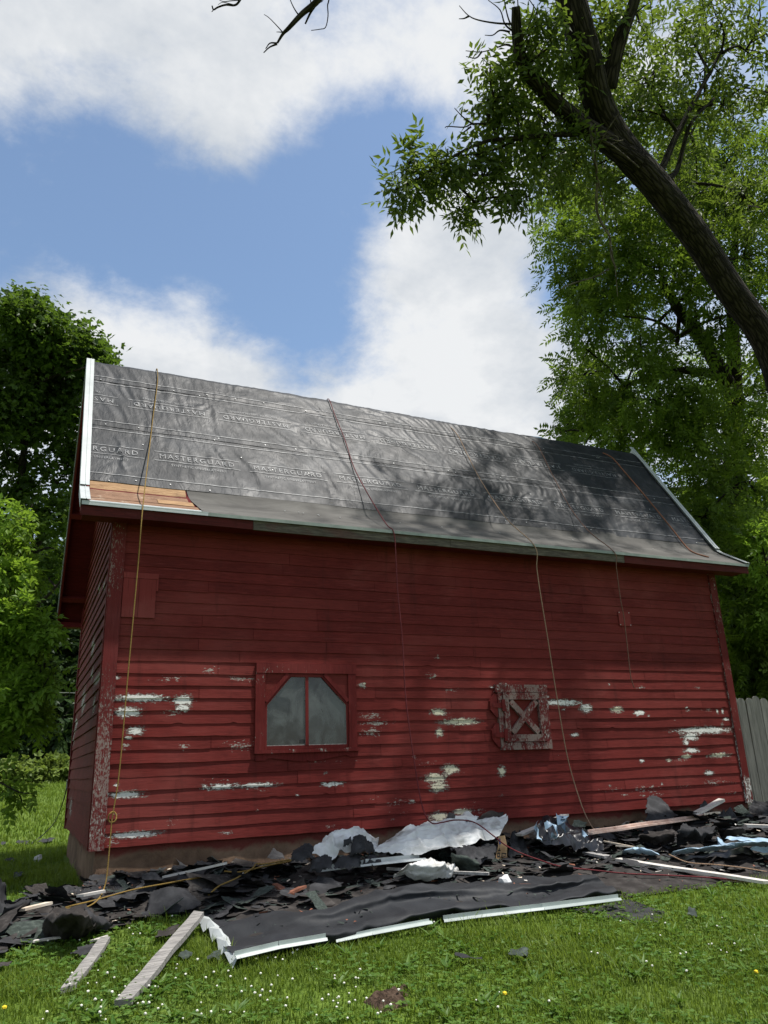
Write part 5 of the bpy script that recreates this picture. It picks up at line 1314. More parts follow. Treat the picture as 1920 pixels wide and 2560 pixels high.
sheet4('felt_scrap', 'dark felt piece caught on the short pale broken board', [[P_(1745, 2026, -0.42), P_(1762, 2034, -0.46), P_(1776, 2034, -0.46)], [P_(1748, 2014, -0.36), P_(1762, 2012, -0.36), P_(1772, 2022, -0.38)], [P_(1756, 2006, -0.34), P_(1762, 2004, -0.34), P_(1766, 2008, -0.34)]], 0.015, 'felt', 9, 19, 0.1, 14, 10)
sheet4('felt_scrap', 'curled brown felt slab below the pinkish laths', [[bp(1588, 2104, 0.04), bp(1640, 2112, 0.05), bp(1690, 2108, 0.06)], [bp(1596, 2092, 0.14), bp(1640, 2088, 0.17), bp(1690, 2084, 0.18)], [bp(1600, 2086, 0.1), bp(1640, 2080, 0.12), bp(1686, 2074, 0.12)]], 0.02, 'felt_brown', 5, 20, 0.1)
sheet4('felt_scrap', 'black felt fold right of the curled brown slab', [[bp(1690, 2108, 0.04), bp(1740, 2104, 0.06), bp(1790, 2096, 0.06)], [bp(1694, 2080, 0.22), bp(1740, 2080, 0.2), bp(1790, 2076, 0.2)], [bp(1700, 2072, 0.2), bp(1740, 2070, 0.2), bp(1790, 2066, 0.2)]], 0.04, 'felt', 5, 21, 0.1)
sheet4('felt_scrap', 'grey faced felt piece near the white board before fence', [[bp(1806, 2086, 0.08), bp(1840, 2090, 0.08), bp(1866, 2084, 0.08)], [bp(1812, 2074, 0.16), bp(1840, 2072, 0.18), bp(1862, 2070, 0.16)]], 0.012, 'felt_brown', 5, 22, 0.1, 16, 10)
sheet4('felt_scrap', 'black crumpled felt by the right end of barn foundation', [[P_(1790, 2070, -0.6), P_(1820, 2074, -0.6), P_(1850, 2066, -0.6)], [P_(1794, 2044, -0.5), P_(1816, 2034, -0.48), P_(1846, 2050, -0.5)], [P_(1800, 2038, -0.35), P_(1816, 2030, -0.33), P_(1842, 2046, -0.36)]], 0.05, 'felt', 7, 23, 0.1)
sheet4('felt_scrap', 'black felt tent right of the printed wrapper', [[P_(1268, 2150, -1.1), P_(1290, 2148, -1.1), P_(1330, 2140, -1.05)], [P_(1270, 2110, -0.95), P_(1288, 2104, -0.92), P_(1316, 2116, -0.95)], [P_(1276, 2086, -0.8), P_(1290, 2082, -0.8), P_(1310, 2098, -0.8)]], 0.04, 'felt', 6, 24, 0.1)
sheet4('felt_scrap', 'black felt hollow under the right half of large tarp', [[P_(1130, 2160, -1.4), P_(1180, 2160, -1.42), P_(1236, 2152, -1.35)], [P_(1130, 2136, -1.32), P_(1180, 2132, -1.32), P_(1240, 2126, -1.25)], [P_(1120, 2122, -1.2), P_(1180, 2116, -1.18), P_(1240, 2104, -1.12)]], 0.03, 'felt', 6, 25, 0.08)
sheet4('felt_scrap', 'greenish shingle piece between white channel and wrapper', [[bp(1125, 2172, 0.05), bp(1165, 2178, 0.05), bp(1205, 2172, 0.05)], [bp(1122, 2150, 0.18), bp(1160, 2152, 0.16), bp(1200, 2156, 0.12)], [bp(1126, 2134, 0.24), bp(1150, 2140, 0.2), bp(1190, 2150, 0.12)]], 0.015, 'felt_green', 6, 26, 0.1)
sheet4('felt_scrap', 'dark grey felt flap behind the large tarp near the wall', [[P_(1180, 2068, -0.5), P_(1215, 2066, -0.5), P_(1266, 2058, -0.5)], [P_(1196, 2046, -0.3), P_(1225, 2034, -0.26), P_(1262, 2040, -0.3)], [P_(1206, 2036, -0.15), P_(1232, 2028, -0.12), P_(1260, 2030, -0.15)]], 0.012, 'felt_brown', 5, 27, 0.06)
sheet4('felt_scrap', 'black felt peak behind the left side of tarp bulge', [[P_(1106, 2060, -0.4), P_(1124, 2062, -0.4), P_(1140, 2054, -0.4)], [P_(1114, 2046, -0.3), P_(1126, 2040, -0.28), P_(1142, 2046, -0.3)], [P_(1122, 2030, -0.2), P_(1127, 2028, -0.2), P_(1136, 2036, -0.2)]], 0.012, 'felt', 8, 28, 0.1, 14, 12)
sheet4('felt_scrap', 'greenish shingle leaning on foundation by the brown rope end', [[P_(1428, 2070, -0.35), P_(1445, 2072, -0.36), P_(1466, 2066, -0.35)], [P_(1432, 2050, -0.2), P_(1445, 2048, -0.2), P_(1468, 2056, -0.2)]], 0.01, 'felt_green', 8, 29, 0.1, 12, 10)
# loose pieces out on the lawn
for (pts, lb, m) in [([(1130, 2388), (1136, 2378), (1205, 2392), (1212, 2402)], 'narrow black felt strip lying in the grass before the sheet', 'felt'),
                     ([(1266, 2386), (1280, 2368), (1322, 2372), (1324, 2392)], 'small greenish shingle piece in the grass right of the felt strip', 'felt_green'),
                     ([(1718, 2288), (1722, 2270), (1740, 2272), (1744, 2290)], 'tiny black shingle piece in the grass at right', 'felt_green'),
                     ([(168, 2390), (196, 2366), (268, 2352), (240, 2384)], 'flat black felt piece under the short grey board top', 'felt'),
                     ([(432, 2398), (462, 2374), (484, 2380), (474, 2396)], 'black felt piece in grass right of long grey board', 'felt_green'),
                     ([(510, 2400), (530, 2380), (588, 2372), (560, 2394)], 'black felt piece in grass at the sheet near corner', 'felt_green'),
                     ([(386, 2346), (392, 2326), (452, 2312), (440, 2332)], 'dark felt strip in grass left of long grey board', 'felt_brown'),
                     ([(-10, 2424), (-8, 2404), (34, 2402), (24, 2416)], 'dark felt corner at the left edge of lawn', 'felt_brown'),
                     ([(30, 2192), (34, 2180), (58, 2180), (54, 2192)], 'black scrap on the lawn far left above the felt roll', 'felt_green'),
                     ([(54, 2224), (70, 2214), (100, 2210), (92, 2220)], 'thin black scrap on the lawn beside gable foundation', 'felt'),
                     ([(34, 2108), (44, 2100), (76, 2102), (70, 2110)], 'black scrap on the back lawn under the dangling cord', 'felt'),
                     ([(90, 2106), (106, 2096), (140, 2094), (128, 2104)], 'black scrap on the back lawn right of the cord end', 'felt'),
                     ([(10, 2150), (18, 2146), (38, 2146), (36, 2152)], 'small dark scrap on the back lawn at left', 'felt'),
                     ([(0, 2112), (2, 2105), (16, 2104), (14, 2112)], 'dark scrap on back lawn at the picture left edge', 'felt')]:
    q = [on_ground(u, v, 0.055) for u, v in pts]
    sheet4('felt_scrap', lb, [[q[0], q[3]], [q[1], q[2]]], 0.012, m, 9, random.uniform(0, 9), 0.12, 12, 9)
for (u, v, lb) in ((96, 2148, 'small crumpled white paper on the back lawn at left'), (1262, 2204, 'crumpled clear plastic ball on the black sheet')):
    p = on_bed(u, v, 0.03); bm = bmesh.new(); bmesh.ops.create_icosphere(bm, subdivisions=2, radius=0.055)
    for q in bm.verts: q.co *= 1 + 0.35 * mnoise.noise(q.co * 30)
    for q in bm.verts: q.co += Vector(p)
    me = bpy.data.meshes.new('crumpled_paper'); bm.to_mesh(me); bm.free(); me.materials.append(M['white_tarp']); o = bpy.data.objects.new('crumpled_paper', me); COL.objects.link(o); tag(o, lb, 'paper')
# many look-alike smaller scraps lying over the bed
PROTO = []
for k in range(12):
    n = 7; V = []; cur = random.uniform(-2.6, 2.6); asp = random.uniform(0.4, 1.0); sd = random.uniform(0, 30)
    for j in range(n):
        for i in range(n):
            x = (i / (n - 1) - 0.5); y = (j / (n - 1) - 0.5) * asp
            ed = max(abs(x) * 2, abs(y) * 2 / asp)
            if ed > 0.98: x *= random.uniform(0.74, 1.05); y *= random.uniform(0.74, 1.05)
            z = 0.16 * cur * (x * 0.8 + y * 0.5) ** 2 + 0.05 * float(vnoise(x * 4 + sd, y * 4)) + 0.10 * abs(float(vnoise(x * 2 + sd, y * 2 + 5)))
            V.append((x, y, z))
    if k % 4 == 3: V = [(V[i][0] * 1.0, (V[i][1] / asp) * 0.42, V[i][2] * 0.45) if 0 < i % n < n - 1 else ((i % n) / (n - 1) - 0.5, ((i // n) / (n - 1) - 0.5) * 0.42, V[i][2] * 0.45) for i in range(n * n)]
    me = bpy.data.meshes.new('felt_scrap'); me.from_pydata(V, [], grid_faces(n, n).tolist()); me.materials.append(M[('felt', 'felt_brown', 'felt', 'felt_green')[k % 4]]); PROTO.append(me)
k = 0
while k < 210:
    x = random.uniform(-2.1, 9.8); y = -abs(random.gauss(0.1, 1.1))
    if y < -3.9 or not in_poly(np.array([x]), np.array([y]), BED)[0]: continue
    if in_poly(np.array([x]), np.array([y]), SHEET_FREE)[0] and k % 12: continue
    o = bpy.data.objects.new('felt_scrap', random.choice(PROTO)); COL.objects.link(o)
    s = random.uniform(0.16, 0.42); o.scale = (s, s, s * random.uniform(0.5, 1.3)); o.location = (x, y, bz(x, y) + 0.02)
    o.rotation_euler = (random.gauss(0, 0.3), random.gauss(0, 0.3), random.uniform(0, 6.3))
    zone = 'left of the long grey board' if x < 0.75 else ('below the window' if x < 2.7 else ('before the white tarps' if x < 4.4 else ('under the hatch' if x < 6.0 else 'at the right end of barn')))
    tone = {'felt': 'black', 'felt_brown': 'brownish', 'felt_green': 'greenish'}[o.data.materials[0].name]
    tag(o, 'small torn %s felt scrap lying in the debris %s' % (tone, zone), 'scrap', 'small %s felt scraps in the debris %s' % (tone, zone)); k += 1

# ------------------------------------------------------------------ ropes
def rope(name, pts, r, mat, label, n=6, cat='rope', sm=7):
    b_ = MB(); b_.tube(spline(pts, sm), r, n); o = b_.build(name, M[mat], smooth=True); tag(o, label, cat); return o
def roof_hit(u, v, h=0.06):
    """pixel to the front slope of the roof"""
    d = ray(u, v); best = None; s = 6.0
    while s < 20:
        p = CAM + d * s
        lim = (K0[0] + (p[2] - K0[1]) * (R0[0] - K0[0]) / (R0[1] - K0[1]))
        if p[2] > K0[1] and p[1] > lim - h * 1.15: return p
        if p[2] <= K0[1] and p[1] > E0[0] and p[2] < E0[1] + (p[1] - E0[0]) * (K0[1] - E0[1]) / (K0[0] - E0[0]) + h: return p
        s += 0.01
    return CAM + d * 10
YE = -0.325                   # ropes hang just clear of the drip edge
def over_ridge(x, s=0.3): return roof_pt(np.array(x), np.array(SL + s), 0.075)
def on_ridge(x): return roof_pt(np.array(x), np.array(SL), 0.07)
R1 = [roof_hit(u, v) for u, v in ((394, 952), (383, 1040), (376, 1100))]
rope('yellow_rope', [over_ridge(R1[0][0]), on_ridge(R1[0][0])] + R1 + [on_y(357, 1268, YE), on_y(344, 1426, YE - 0.02), on_y(321, 1675, YE - 0.04), on_y(299, 1923, YE - 0.05), on_y(283, 2030, YE - 0.06), on_y(279, 2058, YE - 0.06), on_y(269, 2172, YE - 0.1),
     on_y(262, 2215, -0.55), bp(246, 2248, 0.06), bp(215, 2268, 0.06), bp(175, 2271, 0.05), bp(155, 2272, 0.05), bp(190, 2262, 0.06), bp(240, 2250, 0.06), bp(330, 2225, 0.08), bp(420, 2208, 0.08), bp(520, 2190, 0.08)], 0.0065, 'yellow_rope', 'yellow rope hanging from the roof at the barn left corner')
b_ = MB(); c0 = on_y(281, 2043, YE - 0.06)
b_.tube([(c0[0] + 0.035 * math.cos(a), c0[1] + 0.01 * math.sin(a * 2), c0[2] + 0.045 * math.sin(a)) for a in np.linspace(0, 12.6, 40)], 0.007, 6)
o = b_.build('rope_knot', M['yellow_rope'], bpy.data.objects['yellow_rope'], smooth=True)
rope('yellow_rope', [bp(521, 2238, 0.05), bp(548, 2215, 0.07), bp(590, 2196, 0.08), bp(632, 2170, 0.09), bp(640, 2160, 0.1), bp(662, 2160, 0.1), bp(720, 2150, 0.1), bp(728, 2152, 0.1), bp(660, 2166, 0.09), bp(600, 2180, 0.08), bp(560, 2178, 0.08)], 0.007, 'yellow_rope', 'yellow rope coiled on the debris left of the white tarps')
R2 = [roof_hit(u, v) for u, v in ((838, 1040), (863, 1102), (891, 1182))]
rope('red_rope', [over_ridge(R2[0][0]), on_ridge(R2[0][0])] + R2 + [on_y(960, 1302, -0.18), on_y(984, 1330, YE), on_y(990, 1400, YE - 0.02), on_y(994, 1478, YE - 0.03), on_y(1006, 1600, YE - 0.05), on_y(1015, 1751, YE - 0.08), on_y(1039, 1925, YE - 0.14), on_y(1056, 2016, -0.6), on_y(1077, 2056, -0.9), on_y(1105, 2056, -1.02), on_y(1140, 2050, -1.0),
     on_y(1186, 2056, -1.04), on_y(1233, 2089, -1.22), on_y(1262, 2112, -1.22), bp(1300, 2132, 0.12), bp(1346, 2149, 0.06), bp(1401, 2166, 0.05), bp(1480, 2175, 0.05), bp(1566, 2184, 0.05), bp(1660, 2188, 0.05), bp(1773, 2194, 0.05), bp(1870, 2203, 0.04), bp(1935, 2210, 0.03)], 0.0066, 'red_rope', 'dark red rope from the ridge down across tarp and debris')
R3 = [roof_hit(u, v) for u, v in ((1142, 1085), (1170, 1140), (1201, 1199))]
rope('brown_rope', [over_ridge(R3[0][0]), on_ridge(R3[0][0])] + R3 + [on_y(1264, 1294, -0.02), on_y(1336, 1364, YE), on_y(1342, 1420, YE - 0.02), on_y(1350, 1478, YE - 0.03), on_y(1370, 1600, YE - 0.05), on_y(1391, 1735, YE - 0.07), on_y(1418, 1889, YE - 0.12), on_y(1447, 1993, YE - 0.2), on_y(1473, 2056, -0.75), on_y(1496, 2084, -1.05)], 0.0062, 'brown_rope', 'brown rope hanging to the ground right of the hatch')
R4 = [roof_hit(u, v) for u, v in ((1342, 1112), (1380, 1185), (1425, 1268))]
rope('brown_rope', [over_ridge(R4[0][0] - 0.5, 0.05), on_ridge(R4[0][0] - 0.25) + np.array([0, 0, 0.05]), on_ridge(R4[0][0])] + R4 + [on_y(1472, 1328, -0.05), on_y(1535, 1380, YE), on_y(1541, 1420, YE - 0.02), on_y(1551, 1496, YE - 0.03), on_y(1561, 1552, YE - 0.04), on_y(1575, 1678, YE - 0.06), on_y(1579, 1700, YE - 0.06), on_y(1586, 1721, YE - 0.06)], 0.0062, 'dark_brown_rope', 'dark brown rope ending in mid air on the wall right part')
R5 = [roof_hit(u, v) for u, v in ((1524, 1140), (1560, 1178), (1627, 1257), (1680, 1322), (1714, 1365))]
rope('brown_rope', [on_ridge(R5[0][0] - 0.45), on_ridge(R5[0][0] - 0.08)] + R5 + [roof_hit(1736, 1382, 0.03), roof_hit(1772, 1393, 0.03)], 0.011, 'rust_rope', 'rust coloured rope lying on the roof nearest its right edge')
rope('twine', [bp(1672, 2136, 0.08), bp(1720, 2156, 0.05), bp(1790, 2162, 0.05), bp(1860, 2170, 0.05), bp(1930, 2182, 0.04)], 0.006, 'brown_rope', 'thin brown twine trailing right across the debris', 5, 'twine')
rope('cord', [on_x(168, 1950, -0.03), on_x(163, 1985, -0.12), on_ground(140, 2050, 0.35), on_ground(110, 2085, 0.12), on_ground(84, 2104, 0.02), on_ground(78, 2108, 0.02), on_ground(90, 2112, 0.02), on_ground(96, 2106, 0.02)], 0.008, 'cable', 'dark cord drooping from the gable wall to the back lawn', 5, 'cord')
# things left on the ridge
def ridge_item(x, dx, mat, label, name, cat, h, r):
    b_ = MB(); p0 = on_ridge(x) + np.array([0, 0.02, h]); p1 = on_ridge(x + dx) + np.array([0, 0.02, h])
    m_ = (p0 + p1) / 2
    b_.tube([p0, p0 * 0.9 + m_ * 0.1 + np.array([0, 0, 0.01]), m_ + np.array([0, 0, 0.012]), p1 * 0.9 + m_ * 0.1, p1], [r * 0.4, r * 0.9, r, r * 0.85, r * 0.35], 8)
    o = b_.build(name, M[mat], smooth=True); tag(o, label, cat)
ridge_item(6.52, 0.16, 'orange_plastic', 'orange tool grip lying on the ridge', 'tool_handle', 'tool', 0.02, 0.028)
ridge_item(6.69, 0.07, 'blue_plastic', 'small blue bottle cap end on the ridge', 'bottle_cap', 'cap', 0.02, 0.035)
ridge_item(6.765, 0.42, 'blue_film', 'pale bag lying on the ridge at right', 'plastic_bag', 'bag', 0.03, 0.06)
# soil mound in the lawn
def molehill(u, v, r, h, lb):
    c = on_ground(u, v); n = 26; V = [(c[0], c[1], c[2] + h)]; F = []
    rings = 9
    for j in range(1, rings + 1):
        for i in range(n):
            a = 2 * math.pi * i / n; rr = r * j / rings * (1 + 0.22 * float(vnoise(math.cos(a) * 2 + u, math.sin(a) * 2)))
            x, y = c[0] + rr * math.cos(a), c[1] + rr * math.sin(a)
            q = 1 - (j / rings) ** 2; V.append((x, y, gz(x, y) + h * q + 0.028 * float(fbm(x * 17, y * 17, 1, 3)) * (q + 0.25) - 0.004))
    for i in range(n): F.append((0, 1 + i, 1 + (i + 1) % n))
    for j in range(rings - 1):
        for i in range(n): F.append((1 + j * n + i, 1 + (j + 1) * n + i, 1 + (j + 1) * n + (i + 1) % n, 1 + j * n + (i + 1) % n))
    o = mesh_obj('soil_mound', V, F, M['dirt'], smooth=False); tag(o, lb, 'mound'); return c
MOLE = [molehill(968, 2508, 0.125, 0.06, 'small mound of bare brown soil in the foreground grass'), molehill(1010, 2482, 0.06, 0.015, 'little crumb patch of soil behind the brown mound')]
# ------------------------------------------------------------------ foliage helpers
def nrm(a): return a / (np.linalg.norm(a, axis=-1, keepdims=True) + 1e-9)
def leaflets(base, d, n, ll, lw, tint):
    """diamond leaflets folded along the midrib"""
    sd = nrm(np.cross(n, d)); N = len(base)
    ll = np.broadcast_to(ll, (N,))[:, None]; lw = np.broadcast_to(lw, (N,))[:, None]
    mid = base + d * ll * 0.42
    V = np.stack([base, mid + sd * lw * 0.5 + n * lw * 0.12, base + d * ll - n * ll * 0.08, mid - sd * lw * 0.5 + n * lw * 0.12], 1).reshape(-1, 3)
    i = np.arange(N) * 4
    F = np.concatenate([np.stack([i, i + 1, i + 2], 1), np.stack([i, i + 2, i + 3], 1)])
    return V, F, np.repeat(tint, 4)
def compound(pos, d, rach, pairs, ll, lw, rng, droop=0.3, spread=0.85, up=0.6):
    """compound leaves: rachis with leaflet pairs and a terminal leaflet"""
    N = len(pos); upv = np.array([0, 0, 1.0]) * up + rng.normal(0, 0.45, (N, 3))
    s = nrm(np.cross(d, upv)); n = nrm(np.cross(s, d)); tint0 = rng.random(N)
    Vs, Fs, Ts, off = [], [], [], 0
    sc = rng.uniform(0.75, 1.2, N)
    for k in range(pairs + 1):
        t_ = 1.0 if k == pairs else (k + 0.55) / (pairs + 0.35)
        b = pos + d * (rach * t_ * sc)[:, None] + np.array([0, 0, -1.0]) * (droop * rach * t_ * t_ * sc)[:, None]
        for sg in ((0,) if k == pairs else (-1, 1)):
            dd = nrm(d * (1.0 if sg == 0 else 0.55) + s * sg * spread + np.array([0, 0, -droop * 0.9]) + rng.normal(0, 0.14, (N, 3)))
            nn = nrm(n + rng.normal(0, 0.3, (N, 3)))
            V, F, T = leaflets(b, dd, nn, ll * sc, lw * sc, np.clip(tint0 * 0.75 + rng.random(N) * 0.25, 0, 1))
            Vs.append(V); Fs.append(F + off); Ts.append(T); off += len(V)
    return np.concatenate(Vs), np.concatenate(Fs), np.concatenate(Ts)
def fill(blobs, rng, gap=0.25, shell=0.5, freq=0.9):
    """twig points spread through a crown made of round masses; noise opens gaps"""
    P, D = [], []
    for (c, r, n) in blobs:
        c = np.asarray(c, float); r = np.broadcast_to(np.asarray(r, float), (3,))
        d = nrm(rng.normal(0, 1, (n, 3))); q = rng.random(n) ** shell
        q = q * (1 + 0.22 * vnoise(d[:, 0] * 2.3 + c[0], d[:, 1] * 2.3 + c[1], d[:, 2] * 2.3))
        p = c + d * q[:, None] * r
        g = vnoise(p[:, 0] * freq * 2, p[:, 1] * freq * 2, p[:, 2] * freq * 2)
        k = g > -1 + gap * 2
        P.append(p[k]); D.append(nrm(d[k] * 0.7 + rng.normal(0, 0.5, (k.sum(), 3)) + np.array([0, 0, 0.05])))
    return np.concatenate(P), np.concatenate(D)
def limb(mb, pts, r0, r1, n=8, wob=0.0, sm=6):
    P = spline(pts, sm)
    if wob:
        P = [p + Vector((mnoise.noise(p * 0.9) * wob, mnoise.noise(p * 0.9 + Vector((9, 3, 1))) * wob, mnoise.noise(p * 0.9 + Vector((2, 7, 5))) * wob)) for p in P]
    k = len(P); mb.tube(P, [r0 + (r1 - r0) * (i / (k - 1)) ** 0.8 for i in range(k)], n)
    return P
def twigs(mb, skel, pts, rng, r=0.006, every=4, n=4):
    S = np.array([tuple(p) for p in skel])
    for p in pts[::every]:
        d = np.linalg.norm(S - p, axis=1) + 0.6 * np.maximum(S[:, 2] - p[2], 0); j = int(np.argmin(d)); a = Vector(S[j]); c = Vector(p); m = (a + c) / 2 + Vector(rng.normal(0, 0.08, 3)) + Vector((0, 0, 0.06))
        mb.tube([a, m, c], [r * 1.6, r * 1.2, r * 0.5], n)
def tree(name, label, cat, trunk_pts, r0, r1, limbs, blobs, leafmat, barkmat, leaf, seed, per=3, gap=0.25, shell=0.5, every=4, twig_r=0.006, freq=0.9, group=None, auto=True, base=None, extra=None):
    rng = np.random.default_rng(seed); base = trunk_pts[0] if base is None else base
    root = empty(name, tuple(base)); tag(root, label, cat, group)
    mb = MB(); skel = limb(mb, trunk_pts, r0, r1, 12, 0.05)
    mb.build('trunk', M[barkmat], root, smooth=True)
    mb = MB(); sk = list(skel)
    for (pts, a, c) in limbs: sk += limb(mb, pts, a, c, 7, 0.06)
    if auto:
        for (c, r, n) in blobs:
            S = np.array([tuple(p) for p in skel] + [tuple(p) for p in sk[::3]]); c = np.asarray(c, float)
            w = np.linalg.norm(S - c, axis=1) + 1.2 * np.maximum(S[:, 2] - c[2] + 0.3, 0); j = int(np.argmin(w)); a = Vector(S[j]); e = Vector(c)
            if (e - a).length < 0.25: continue
            m1 = a.lerp(e, 0.4) + Vector(rng.normal(0, 0.12, 3)) * (e - a).length * 0.5 + Vector((0, 0, 0.08 * (e - a).length))
            sk += limb(mb, [a, m1, e], max(twig_r * 3, min(r0 * 0.3, 0.022 * (e - a).length + 0.01)), twig_r * 1.5, 6, 0.05)
    P, D = fill(blobs, rng, gap, shell, freq)
    if extra is not None: P = np.concatenate([P, extra[0]]); D = np.concatenate([D, extra[1]])
    twigs(mb, sk, P, rng, twig_r, every)
    if mb.v: mb.build('branches', M[barkmat], root, smooth=True)
    pos = np.repeat(P, per, 0) + rng.normal(0, leaf['jit'], (len(P) * per, 3))
    dd = nrm(np.repeat(D, per, 0) * 0.6 + rng.normal(0, 0.6, (len(P) * per, 3)) + np.array([0, 0, -leaf.get('down', 0.1)]))
    V, F, T = compound(pos, dd, leaf['rach'], leaf['pairs'], leaf['ll'], leaf['lw'], rng, leaf.get('droop', 0.3), leaf.get('spread', 0.85), leaf.get('up', 0.6))
    mesh_obj('crown', V, F, M[leafmat], root, tint=T)
    return root
def B(u, v, dist, rpx, n, flat=1.0):
    """round foliage mass seen at a pixel, at a distance, with a radius in pixels"""
    c = at(u, v, dist); r = rpx * dist / FPX
    return (c, (r, r, r * flat), n)
ASH = dict(rach=0.17, pairs=2, ll=0.115, lw=0.04, jit=0.07, droop=0.35, down=0.25)
WAL = dict(rach=0.34, pairs=6, ll=0.125, lw=0.045, jit=0.12, droop=0.35, down=0.2, spread=0.95)
MAP = dict(rach=0.02, pairs=1, ll=0.115, lw=0.08, jit=0.17, droop=0.35, spread=0.9, up=1.0)
BUS = dict(rach=0.10, pairs=2, ll=0.075, lw=0.042, jit=0.06, droop=0.25, up=0.9)
FAR = dict(rach=0.25, pairs=2, ll=0.42, lw=0.26, jit=0.3, droop=0.2)
def px3(lst): return [at(u, v, d) for (u, v, d) in lst]
# ---- the leaning ash over the yard
def gpt(u, v, d):
    p = at(u, v, d); return np.array([p[0], p[1], gz(p[0], p[1]) - 0.05])
tA = px3([(1975, 1090, 12.5), (1958, 990, 12.45), (1927, 890, 12.35), (1888, 817, 12.2), (1838, 742, 12.0), (1750, 600, 11.6), (1650, 470, 11.2), (1570, 380, 11.0), (1510, 280, 10.9), (1470, 150, 10.8), (1425, 0, 10.8), (1380, -160, 11.0), (1350, -330, 11.4)])
b0 = tA[0]; base = np.array([10.3, -1.3, gz(10.3, -1.3) - 0.05])
tA = [base, base * 0.6 + b0 * 0.4 + np.array([0.25, 0.05, 0]), base * 0.15 + b0 * 0.85 + np.array([0.12, 0, 0])] + tA
DA = 10.0
limA = [(px3([(1600, 410, 11.0), (1520, 350, 10.8), (1440, 290, 10.5), (1370, 230, 10.3), (1310, 160, 10.2), (1292, 80, 10.2), (1288, 20, 10.2)]), 0.16, 0.045),
        (px3([(1525, 215, 10.9), (1545, 120, 11.0), (1570, 50, 11.1), (1595, -20, 11.2), (1620, -160, 11.4)]), 0.11, 0.05),
        (px3([(1470, 330, 10.6), (1380, 330, 10.2), (1300, 335, 10.0), (1210, 350, 9.9), (1120, 400, 9.7), (1050, 450, 9.6), (990, 480, 9.5)]), 0.035, 0.008),
        (px3([(1300, 335, 10.0), (1230, 370, 9.9), (1150, 385, 9.8), (1070, 390, 9.7)]), 0.018, 0.006),
        (px3([(1200, 360, 9.9), (1205, 430, 9.8), (1185, 500, 9.7), (1165, 530, 9.7)]), 0.012, 0.005),
        (px3([(1560, 390, 11.0), (1640, 440, 11.6), (1690, 330, 12.2), (1740, 230, 12.8), (1800, 130, 13.4)]), 0.07, 0.02),
        (px3([(1640, 440, 11.4), (1690, 430, 12.0), (1720, 310, 12.4), (1780, 240, 13.0)]), 0.05, 0.015)]
blA = [B(998, 478, 9.5, 46, 26), B(1030, 394, 9.7, 34, 14), B(1075, 420, 9.7, 48, 26), B(1115, 440, 9.8, 44, 26), B(1155, 400, 9.8, 52, 34), B(1160, 540, 9.7, 34, 16), B(1290, 485, 9.9, 42, 22), B(1211, 440, 9.9, 52, 38), B(1245, 460, 9.9, 50, 34),
       B(1180, 350, 9.9, 40, 18), B(1218, 285, 10.1, 48, 30), B(1255, 225, 10.2, 48, 30), B(1228, 160, 10.2, 32, 12), B(1290, 260, 10.2, 50, 34), B(1352, 285, 10.4, 60, 46), B(1290, 370, 10.1, 60, 50), B(1350, 390, 10.3, 66, 56), B(1334, 60, 10.3, 40, 18), B(1345, 110, 10.3, 36, 16), B(1388, 110, 10.5, 46, 24),
       B(1406, 205, 10.7, 56, 40), B(1424, 370, 10.6, 66, 60), B(1440, 60, 11.0, 34, 14), B(1520, 45, 11.2, 48, 26), B(1600, 60, 11.6, 60, 36), B(1490, 130, 11.2, 44, 24), B(1609, 190, 12.0, 74, 60), B(1573, 270, 12.2, 66, 54), B(1663, 130, 12.6, 62, 42), B(1720, 75, 13.2, 60, 36), B(1790, 40, 13.6, 62, 36),
       B(1754, 170, 13.4, 74, 60), B(1862, 130, 14.0, 80, 60), B(1900, 40, 14.0, 66, 40), B(1645, 280, 12.6, 76, 64), B(1470, 240, 11.2, 50, 34), B(1480, 420, 11.2, 66, 50), B(1400, 450, 11.0, 46, 30), B(1520, 470, 11.6, 60, 40),
       B(1720, 290, 13.4, 84, 70), B(1820, 260, 14.2, 90, 74), B(1920, 230, 14.6, 90, 66)]
# the upper crown above the frame, over the right half of the roof
for (x, y, z, r, n) in [(6.1, -0.9, 11.2, 1.0, 120), (7.2, -0.6, 11.6, 1.1, 130), (8.3, -0.9, 11.4, 1.1, 130), (9.4, -0.4, 11.2, 1.1, 120), (7.7, 0.4, 12.3, 1.0, 90), (9.0, 0.5, 12.0, 1.0, 90), (10.3, -0.8, 10.6, 1.1, 110), (5.4, -1.6, 11.6, 0.9, 70), (6.6, -2.0, 12.2, 1.0, 80), (10.6, 0.4, 11.2, 1.1, 90), (8.0, -2.2, 12.4, 1.1, 80)]:
    blA.append((np.array([x, y, z]), r, n))
blA = [(c, r, max(4, int(n * (0.3 if c[2] < 10.4 and n > 30 else (0.32 if c[2] > 10.4 else 0.55))))) for (c, r, n) in blA]
root = tree('ash_tree', 'large leaning ash tree with dark trunk and long drooping branches', 'tree', tA, 0.215, 0.165, limA, blA, 'ash_leaf', 'ash_bark', ASH, 11, per=5, gap=0.2, shell=0.5, every=3, twig_r=0.006, base=base)
